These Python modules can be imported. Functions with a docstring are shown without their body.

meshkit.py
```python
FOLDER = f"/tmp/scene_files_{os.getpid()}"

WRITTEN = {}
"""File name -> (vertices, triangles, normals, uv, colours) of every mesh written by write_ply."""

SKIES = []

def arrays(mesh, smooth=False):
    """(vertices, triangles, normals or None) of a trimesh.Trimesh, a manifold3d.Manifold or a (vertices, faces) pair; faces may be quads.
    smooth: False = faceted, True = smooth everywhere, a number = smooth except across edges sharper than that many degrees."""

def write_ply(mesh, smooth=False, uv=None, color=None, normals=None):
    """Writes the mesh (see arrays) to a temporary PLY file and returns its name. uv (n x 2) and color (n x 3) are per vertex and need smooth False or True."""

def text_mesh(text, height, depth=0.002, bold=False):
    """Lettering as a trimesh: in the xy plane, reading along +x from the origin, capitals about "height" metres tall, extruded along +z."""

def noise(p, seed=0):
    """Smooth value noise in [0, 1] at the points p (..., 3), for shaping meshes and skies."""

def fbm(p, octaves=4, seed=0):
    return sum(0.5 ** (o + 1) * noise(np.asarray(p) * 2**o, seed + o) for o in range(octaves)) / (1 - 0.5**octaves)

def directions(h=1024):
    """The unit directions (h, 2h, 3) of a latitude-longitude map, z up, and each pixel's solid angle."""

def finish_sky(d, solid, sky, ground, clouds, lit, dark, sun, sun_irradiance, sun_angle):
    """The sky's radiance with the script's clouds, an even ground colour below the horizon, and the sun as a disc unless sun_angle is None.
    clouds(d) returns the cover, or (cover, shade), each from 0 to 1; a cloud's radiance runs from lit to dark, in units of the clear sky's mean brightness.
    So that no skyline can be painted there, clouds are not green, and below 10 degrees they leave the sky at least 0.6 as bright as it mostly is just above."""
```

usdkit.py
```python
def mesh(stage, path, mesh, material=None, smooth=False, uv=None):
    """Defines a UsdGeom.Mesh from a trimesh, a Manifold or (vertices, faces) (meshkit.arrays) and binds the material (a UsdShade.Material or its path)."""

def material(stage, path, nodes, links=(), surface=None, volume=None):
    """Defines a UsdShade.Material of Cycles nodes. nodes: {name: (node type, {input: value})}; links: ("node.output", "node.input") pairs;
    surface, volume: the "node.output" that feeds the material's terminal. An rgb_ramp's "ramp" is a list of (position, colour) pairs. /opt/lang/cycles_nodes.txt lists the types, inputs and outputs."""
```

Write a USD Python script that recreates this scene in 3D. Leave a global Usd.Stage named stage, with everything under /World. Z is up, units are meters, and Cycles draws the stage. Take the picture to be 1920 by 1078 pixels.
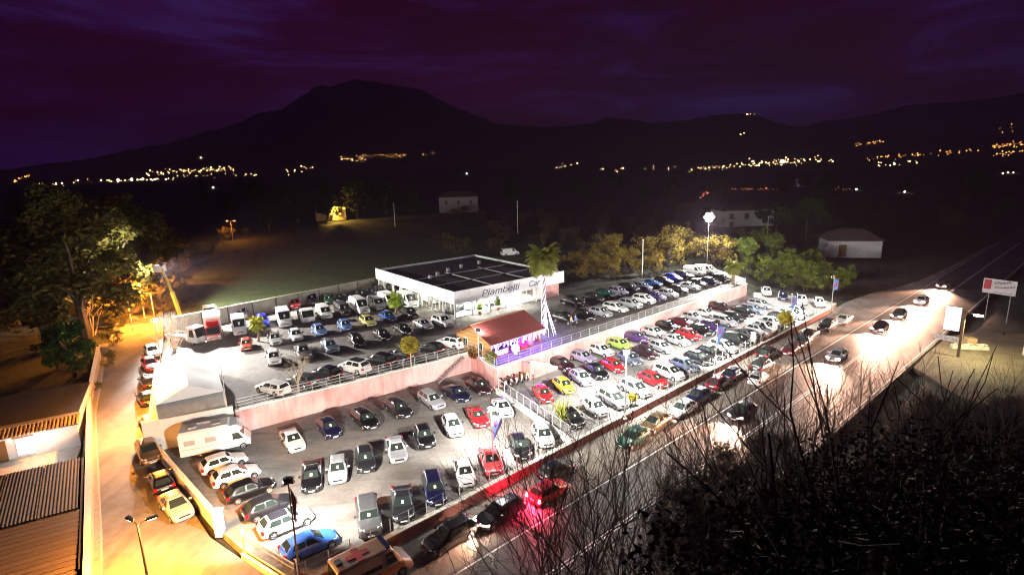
import math, random
import numpy as np, trimesh, manifold3d as m3, shapely.geometry as sg
import usdkit, meshkit
from pxr import Usd, UsdGeom, UsdLux, UsdShade, Gf, Sdf

stage = Usd.Stage.CreateInMemory()
UsdGeom.SetStageUpAxis(stage, UsdGeom.Tokens.z)
UsdGeom.SetStageMetersPerUnit(stage, 1.0)
UsdGeom.Xform.Define(stage, '/World')

# ------------------------------------------------------------------ camera
cam = UsdGeom.Camera.Define(stage, '/World/camera')
cam.CreateHorizontalApertureAttr(36.0)
cam.CreateFocalLengthAttr(20.006)
cam.CreateClippingRangeAttr((0.5, 30000.0))
cam.CreateExposureAttr(0.0)
_th, _ro = math.atan((539 - 297) / 1067.0), math.radians(1.5)
_r0, _d0, _f = np.array([1, 0, 0.]), np.array([0, -math.sin(_th), -math.cos(_th)]), np.array([0, math.cos(_th), -math.sin(_th)])
_right = math.cos(_ro) * _r0 + math.sin(_ro) * _d0
_up = -(-math.sin(_ro) * _r0 + math.cos(_ro) * _d0)
cam.AddTransformOp().Set(Gf.Matrix4d(*_right, 0, *_up, 0, *(-_f), 0, 0, 0, 27.5, 1))

# ------------------------------------------------------------------ sky: night, purple cloud lit by the towns
sky = UsdLux.DomeLight.Define(stage, '/World/sky')
sky.GetPrim().SetCustomDataByKey('kind', 'structure')
sky_mat = usdkit.material(stage, '/World/Looks/night_sky', {
    'tc': ('texture_coordinate', {}),
    'dusk': ('sky_texture', {'sky_type': 'single_scattering', 'sun_disc': False, 'sun_elevation': -0.10, 'sun_rotation': 0.4}),
    'm1': ('mapping', {'scale': (1.4, 1.4, 7.0), 'rotation': (0.10, -0.12, 0.3)}),
    'n1': ('noise_texture', {'scale': 2.2, 'detail': 9.0, 'roughness': 0.60, 'distortion': 0.9}),
    'r1': ('rgb_ramp', {'ramp': [(0.0, (0.0022, 0.0004, 0.0052)), (0.40, (0.0040, 0.0006, 0.0095)), (0.50, (0.0080, 0.0012, 0.0210)), (0.58, (0.0120, 0.0036, 0.044)), (0.68, (0.019, 0.011, 0.085)), (1.0, (0.026, 0.016, 0.100))]}),
    'r1x': ('rgb_ramp', {'ramp': [(0.0, (0.0028, 0.0004, 0.0058)), (0.42, (0.0048, 0.0007, 0.0092)), (0.55, (0.0090, 0.0013, 0.0170)), (0.66, (0.016, 0.0040, 0.038)), (1.0, (0.024, 0.010, 0.062))]}),
    'm2': ('mapping', {'scale': (0.9, 0.9, 1.6), 'location': (0.35, 0.1, 0.2)}),
    'n2': ('noise_texture', {'scale': 1.3, 'detail': 2.0}),
    'r2': ('rgb_ramp', {'ramp': [(0.40, (0.0, 0.0, 0.0)), (0.70, (0.020, 0.0003, 0.0035))]}),
    'a1': ('vector_math', {'math_type': 'add'}),
    'a2': ('vector_math', {'math_type': 'add'}),
    'b': ('background_shader', {'strength': 0.05}),
    'sc': ('vector_math', {'math_type': 'scale', 'scale': 16.5}),
}, [('tc.generated', 'm1.vector'), ('m1.vector', 'n1.vector'), ('n1.fac', 'r1.fac'), ('tc.generated', 'm2.vector'), ('m2.vector', 'n2.vector'),
    ('n2.fac', 'r2.fac'), ('r1.color', 'a1.vector1'), ('r2.color', 'a1.vector2'), ('a1.vector', 'sc.vector1'), ('sc.vector', 'a2.vector1'),
    ('dusk.color', 'a2.vector2'), ('a2.vector', 'b.color')], surface='b.background')
UsdShade.MaterialBindingAPI.Apply(sky.GetPrim()).Bind(sky_mat)

HAZE = 0.0001
FLOOD = 0.33      # master factor of the white lot lights

# ------------------------------------------------------------------ materials
_mats = {}
def M(name, color=None, rough=0.6, metal=0.0, coat=0.0, noise=0.0, nscale=3.0, bump=0.0, bscale=20.0, emit=None, estr=0.0, spec=0.5, color2=None):
    if name in _mats: return _mats[name]
    nodes = {'p': ('principled_bsdf', {'base_color': color, 'roughness': rough, 'metallic': metal, 'coat_weight': coat, 'specular_ior_level': spec})}
    links = []
    if emit is not None:
        nodes['p'][1].update({'emission_color': emit, 'emission_strength': estr})
    if noise or color2 is not None:
        c = np.array(color); c2 = np.array(color2) if color2 is not None else c * (1 - noise)
        c1 = c if color2 is not None else c * (1 + noise)
        nodes['g'] = ('geometry', {})
        nodes['n'] = ('noise_texture', {'scale': nscale, 'detail': 6.0, 'roughness': 0.62})
        nodes['r'] = ('rgb_ramp', {'ramp': [(0.30, tuple(c2)), (0.70, tuple(c1))]})
        links += [('g.position', 'n.vector'), ('n.fac', 'r.fac'), ('r.color', 'p.base_color')]
    if bump:
        nodes.setdefault('g', ('geometry', {}))
        nodes['bn'] = ('noise_texture', {'scale': bscale, 'detail': 4.0})
        nodes['bu'] = ('bump', {'strength': bump, 'distance': 0.05})
        links += [('g.position', 'bn.vector'), ('bn.fac', 'bu.height'), ('bu.normal', 'p.normal')]
    _mats[name] = usdkit.material(stage, '/World/Looks/' + name, nodes, links, surface='p.BSDF')
    return _mats[name]

def leaf_mat(name, c1, c2, scale=0.6, trans=0.3):
    if name in _mats: return _mats[name]
    _mats[name] = usdkit.material(stage, '/World/Looks/' + name, {
        'g': ('geometry', {}), 'n': ('noise_texture', {'scale': scale, 'detail': 4.0, 'roughness': 0.7}),
        'r': ('rgb_ramp', {'ramp': [(0.30, c1), (0.68, c2)]}),
        'd': ('principled_bsdf', {'roughness': 0.8, 'specular_ior_level': 0.12}), 't': ('translucent_bsdf', {}), 'm': ('mix_closure', {'fac': trans})},
        [('g.position', 'n.vector'), ('n.fac', 'r.fac'), ('r.color', 'd.base_color'), ('r.color', 't.color'), ('d.BSDF', 'm.closure1'), ('t.BSDF', 'm.closure2')], surface='m.closure')
    return _mats[name]

def stained(name, color, dark, nscale=.8, streak=(1, 1, 1), bump=.3, sscale=.22, rough=.9):
    # worn surface: fine mottling times broad patches and drawn-out streaks
    if name in _mats: return _mats[name]
    c, d = np.array(color), np.array(dark)
    _mats[name] = usdkit.material(stage, '/World/Looks/' + name, {
        'g': ('geometry', {}), 'n': ('noise_texture', {'scale': nscale * 4, 'detail': 8.0, 'roughness': .7}), 'r': ('rgb_ramp', {'ramp': [(.28, tuple(d)), (.66, tuple(c))]}),
        'm': ('mapping', {'scale': streak, 'rotation': (0, 0, -.7)}), 'n2': ('noise_texture', {'scale': nscale, 'detail': 5.0, 'roughness': .6, 'distortion': .8}), 'r2': ('rgb_ramp', {'ramp': [(.30, (.72, .70, .68)), (.50, (.95, .95, .95)), (.72, (1.14, 1.13, 1.11))]}),
        'n3': ('noise_texture', {'scale': sscale, 'detail': 3.0}), 'r3': ('rgb_ramp', {'ramp': [(.35, (.75, .74, .73)), (.65, (1.1, 1.1, 1.1))]}),
        'x': ('vector_math', {'math_type': 'multiply'}), 'y': ('vector_math', {'math_type': 'multiply'}),
        'bn': ('noise_texture', {'scale': 18.0, 'detail': 4.0}), 'bu': ('bump', {'strength': bump, 'distance': .04}), 'p': ('principled_bsdf', {'roughness': rough})},
        [('g.position', 'n.vector'), ('n.fac', 'r.fac'), ('g.position', 'm.vector'), ('m.vector', 'n2.vector'), ('n2.fac', 'r2.fac'), ('g.position', 'n3.vector'), ('n3.fac', 'r3.fac'), ('r.color', 'x.vector1'), ('r2.color', 'x.vector2'),
         ('x.vector', 'y.vector1'), ('r3.color', 'y.vector2'), ('y.vector', 'p.base_color'), ('g.position', 'bn.vector'), ('bn.fac', 'bu.height'), ('bu.normal', 'p.normal')], surface='p.BSDF')
    return _mats[name]
def emis(name, color, s): return M(name, (0.8, 0.8, 0.8), 0.4, emit=color, estr=s)

PAINT = {'white': ((.78, .78, .77), 0), 'silver': ((.52, .54, .57), .55), 'grey': ((.11, .113, .118), .5), 'charcoal': ((.020, .021, .025), .3), 'black': ((.005, .005, .006), .1),
         'navy': ((.007, .009, .040), .2), 'darkmaroon': ((.028, .006, .010), .2), 'maroon': ((.11, .012, .02), .3), 'red': ((.42, .015, .02), 0), 'coral': ((.52, .05, .06), 0),
         'redorange': ((.55, .09, .05), 0), 'yellow': ((.72, .52, .05), 0), 'paleyellow': ((.66, .60, .20), 0), 'lime': ((.36, .55, .10), 0), 'blue': ((.02, .10, .34), .2),
         'royal': ((.015, .03, .55), 0), 'skyblue': ((.05, .17, .68), 0), 'lightblue': ((.14, .27, .62), .1), 'purple': ((.07, .03, .16), .3), 'lilac': ((.40, .36, .52), .4),
         'steel': ((.20, .25, .34), .5), 'beige': ((.52, .46, .38), .3), 'bronze': ((.20, .14, .07), .5), 'green': ((.03, .07, .04), .2), 'darkgreen': ((.006, .07, .045), .2), 'rosewhite': ((.78, .76, .75), 0), 'ambo': ((.46, .33, .23), 0)}
def paint(col):
    c, m = PAINT[col]
    return M('paint_' + col, c, 0.34, m * .8, coat=0.9)
GLASS = lambda: M('car_glass', (.022, .032, .028), 0.05, spec=0.9)
TYRE = lambda: M('tyre_rubber', (.014, .014, .014), 0.8)
RIM = lambda: M('alloy', (.50, .50, .52), 0.32, 0.8)
BLK = lambda: M('black_plastic', (.015, .015, .016), 0.5)
HEADL = lambda: M('headlamp_lens', (.80, .82, .84), 0.08, coat=1.0)
TAILL = lambda: M('tail_lens', (.38, .008, .012), 0.15, coat=1.0)
PLATE = lambda: M('plate_white', (.75, .75, .72), 0.4)
SHEET = lambda: M('paper_white', (.85, .85, .85), 0.6)
HLIT = lambda: emis('headlamp_lit', (1.0, .80, .66), 900.0)
BLIT = lambda: emis('brake_lit', (1.0, .05, .08), 40.0)

# ------------------------------------------------------------------ geometry helpers
class MB:
    """collects simple solids; v, f arrays"""
    def __init__(self): self.v, self.f, self.n = [], [], 0
    def add(self, m):
        if hasattr(m, 'to_mesh'):
            q = m.to_mesh(); v, f = np.asarray(q.vert_properties[:, :3], float), np.asarray(q.tri_verts, int)
        elif isinstance(m, (tuple, list)):
            v, f = np.asarray(m[0], float), np.asarray(m[1], int)
            if f.shape[1] == 4: f = np.vstack([f[:, [0, 1, 2]], f[:, [0, 2, 3]]])
        elif isinstance(m, MB): v, f = m.arr()
        else: v, f = np.asarray(m.vertices, float), np.asarray(m.faces, int)
        self.v.append(v); self.f.append(f + self.n); self.n += len(v); return self
    def box(self, c, s, rz=0.0, taper=1.0):
        x, y, z = np.array(s) / 2.0
        v = np.array([[-x, -y, -z], [x, -y, -z], [x, y, -z], [-x, y, -z], [-x * taper, -y * taper, z], [x * taper, -y * taper, z], [x * taper, y * taper, z], [-x * taper, y * taper, z]])
        if rz:
            a = math.radians(rz); R = np.array([[math.cos(a), math.sin(a), 0], [-math.sin(a), math.cos(a), 0], [0, 0, 1]]); v = v @ R
        f = [[0, 3, 2, 1], [4, 5, 6, 7], [0, 1, 5, 4], [1, 2, 6, 5], [2, 3, 7, 6], [3, 0, 4, 7]]
        return self.add((v + np.array(c, float), f))
    def bar(self, p, q, w, h, drop=0.0):
        """box from p to q, w wide (horizontal), h high, centred"""
        p, q = np.array(p, float), np.array(q, float); t = q - p; L = np.linalg.norm(t); t = t / L
        s = np.cross([0, 0, 1.0], t); ns = np.linalg.norm(s); s = s / ns if ns > 1e-6 else np.array([1.0, 0, 0]); u = np.cross(t, s)
        v = [b + i * s * w / 2 + j * u * h / 2 for b in (p, q) for i, j in ((-1, -1), (1, -1), (1, 1), (-1, 1))]
        return self.add((v, [[0, 1, 2, 3], [7, 6, 5, 4], [0, 4, 5, 1], [1, 5, 6, 2], [2, 6, 7, 3], [3, 7, 4, 0]]))
    def tube(self, pts, rad, sides=6, cap=True):
        p = np.asarray(pts, float); n = len(p); rad = np.broadcast_to(rad, (n,))
        t = np.gradient(p, axis=0); t /= np.linalg.norm(t, axis=1, keepdims=True) + 1e-12
        ref = np.array([0, 0, 1.0]) if abs(t[0, 2]) < .9 else np.array([1.0, 0, 0])
        a = np.cross(t, ref); a /= np.linalg.norm(a, axis=1, keepdims=True) + 1e-12; b = np.cross(t, a)
        ang = np.arange(sides) * 2 * np.pi / sides
        v = p[:, None] + rad[:, None, None] * (np.cos(ang)[None, :, None] * a[:, None] + np.sin(ang)[None, :, None] * b[:, None])
        i, j = np.meshgrid(np.arange(n - 1), np.arange(sides), indexing='ij')
        q = np.stack([i * sides + j, i * sides + (j + 1) % sides, (i + 1) * sides + (j + 1) % sides, (i + 1) * sides + j], -1).reshape(-1, 4)
        f = np.vstack([q[:, [0, 2, 1]], q[:, [0, 3, 2]]])
        if cap:
            e = [[0, k, k + 1] for k in range(1, sides - 1)]; o = (n - 1) * sides
            f = np.vstack([f, e, [[o, o + k + 1, o + k] for k in range(1, sides - 1)]])
        return self.add((v.reshape(-1, 3), f))
    def prism(self, poly, z0, z1):
        """vertical prism of a 2D polygon"""
        p = sg.polygon.orient(sg.Polygon(poly)); m = trimesh.creation.extrude_polygon(p, z1 - z0, engine='earcut'); m.apply_translation([0, 0, z0]); return self.add(m)
    def slab(self, pts, out=0.012, inn=0.02):
        """thin solid over a planar polygon (3D points, counter-clockwise seen from outside)"""
        p = np.asarray(pts, float); nrm = np.cross(p[1] - p[0], p[2] - p[0]); nrm /= np.linalg.norm(nrm); k = len(p)
        v = np.vstack([p + nrm * out, p - nrm * inn])
        f = [[0, i, i + 1] for i in range(1, k - 1)] + [[k, k + i + 1, k + i] for i in range(1, k - 1)]
        for i in range(k):
            j = (i + 1) % k; f += [[i, k + i, k + j], [i, k + j, j]]
        return self.add((v, f))
    def move(self, d=(0, 0, 0), rz=0.0):
        a = math.radians(rz); R = np.array([[math.cos(a), math.sin(a), 0], [-math.sin(a), math.cos(a), 0], [0, 0, 1]])
        self.v = [x @ R + np.array(d, float) for x in self.v]; return self
    def arr(self): return np.vstack(self.v), np.vstack(self.f)

def leaves(centres, n, size, rg, flat=.0, elong=1.0):
    """n leaf quads scattered through balls (x, y, z, r)"""
    c = np.array(centres); w = c[:, 3] ** 2.4; i = rg.choice(len(c), n, p=w / w.sum())
    d = rg.normal(size=(n, 3)); d /= np.linalg.norm(d, axis=1, keepdims=True); r = rg.random(n) ** (1 / 2.2)
    p = c[i, :3] + d * (c[i, 3] * r)[:, None] * [1, 1, .85]
    a = rg.normal(size=(n, 3)); a[:, 2] *= .6; a /= np.linalg.norm(a, axis=1, keepdims=True); b = np.cross(a, rg.normal(size=(n, 3))); b /= np.linalg.norm(b, axis=1, keepdims=True)
    s = size * (.6 + .8 * rg.random(n))[:, None]; a, b = a * s * elong, b * s * .6
    v = np.stack([p - a, p + b * .8, p + a, p - b * .8], 1).reshape(-1, 3); k = np.arange(n)[:, None] * 4
    return v, np.vstack([k + [0, 1, 2], k + [0, 2, 3]])
_names = {}
def numbered(parent, name):
    k = (parent, name); n = _names.get(k, -1) + 1; _names[k] = n
    return name if n == 0 else f'{name}_{n:03d}'
def obj(name, mesh, m, parent=None, smooth=False, label=None, kind=None):
    base = str(parent.GetPath()) if parent is not None else '/World'
    path = base + '/' + numbered(base, name)
    g = usdkit.mesh(stage, path, mesh.arr() if isinstance(mesh, MB) else mesh, m, smooth)
    p = g.GetPrim()
    if label: p.SetCustomDataByKey('label', label)
    if kind: p.SetCustomDataByKey('kind', kind)
    return p
def struct(name, mesh, m, parent=None, smooth=False): return obj(name, mesh, m, parent, smooth, kind=None if parent is not None else 'structure')
def tag(p, label, cat, group=None, kind=None):
    for k, v in (('label', label), ('category', cat), ('group', group), ('kind', kind)):
        if v: p.SetCustomDataByKey(k, v)
    return p
def thing(name, label, cat, loc=(0, 0, 0), rz=0.0, group=None, kind=None, scale=None):
    x = UsdGeom.Xform.Define(stage, '/World/' + numbered('/World', name))
    x.AddTranslateOp().Set(Gf.Vec3d(*map(float, loc))); x.AddRotateZOp().Set(float(rz))
    if scale: x.AddScaleOp().Set(Gf.Vec3f(*scale))
    return tag(x.GetPrim(), label, cat, group, kind)
def copy(root, name, label, loc, rz, group=None, scale=None, cat=None):
    c = cat or root.GetCustomDataByKey('category')
    r = thing(name, label, c, loc, rz, group, scale=scale)
    r.GetReferences().AddInternalReference(root.GetPath()); r.SetInstanceable(True)
    return r
def lamp(parent, name, pos, power, color=(1, 1, 1), aim=None, cone=None, radius=0.15, soft=0.4):
    l = UsdLux.SphereLight.Define(stage, str(parent.GetPath()) + '/' + numbered(str(parent.GetPath()), name))
    l.CreateIntensityAttr(float(power)); l.CreateNormalizeAttr(True); l.CreateColorAttr(Gf.Vec3f(*color)); l.CreateRadiusAttr(radius)
    if aim is not None:
        l.AddTransformOp().Set(Gf.Matrix4d().SetLookAt(Gf.Vec3d(*map(float, pos)), Gf.Vec3d(*map(float, aim)), Gf.Vec3d(0.01, 0.02, 1)).GetInverse())
        s = UsdLux.ShapingAPI.Apply(l.GetPrim()); s.CreateShapingConeAngleAttr(float(cone or 70)); s.CreateShapingConeSoftnessAttr(float(soft))
    else: l.AddTranslateOp().Set(Gf.Vec3d(*map(float, pos)))
    return l
def rectlamp(parent, name, pos, w, h, power, color, aim):
    l = UsdLux.RectLight.Define(stage, str(parent.GetPath()) + '/' + numbered(str(parent.GetPath()), name))
    l.CreateIntensityAttr(float(power)); l.CreateNormalizeAttr(True); l.CreateColorAttr(Gf.Vec3f(*color)); l.CreateWidthAttr(w); l.CreateHeightAttr(h)
    l.AddTransformOp().Set(Gf.Matrix4d().SetLookAt(Gf.Vec3d(*map(float, pos)), Gf.Vec3d(*map(float, aim)), Gf.Vec3d(0.01, 0.02, 1)).GetInverse())
    return l

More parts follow.
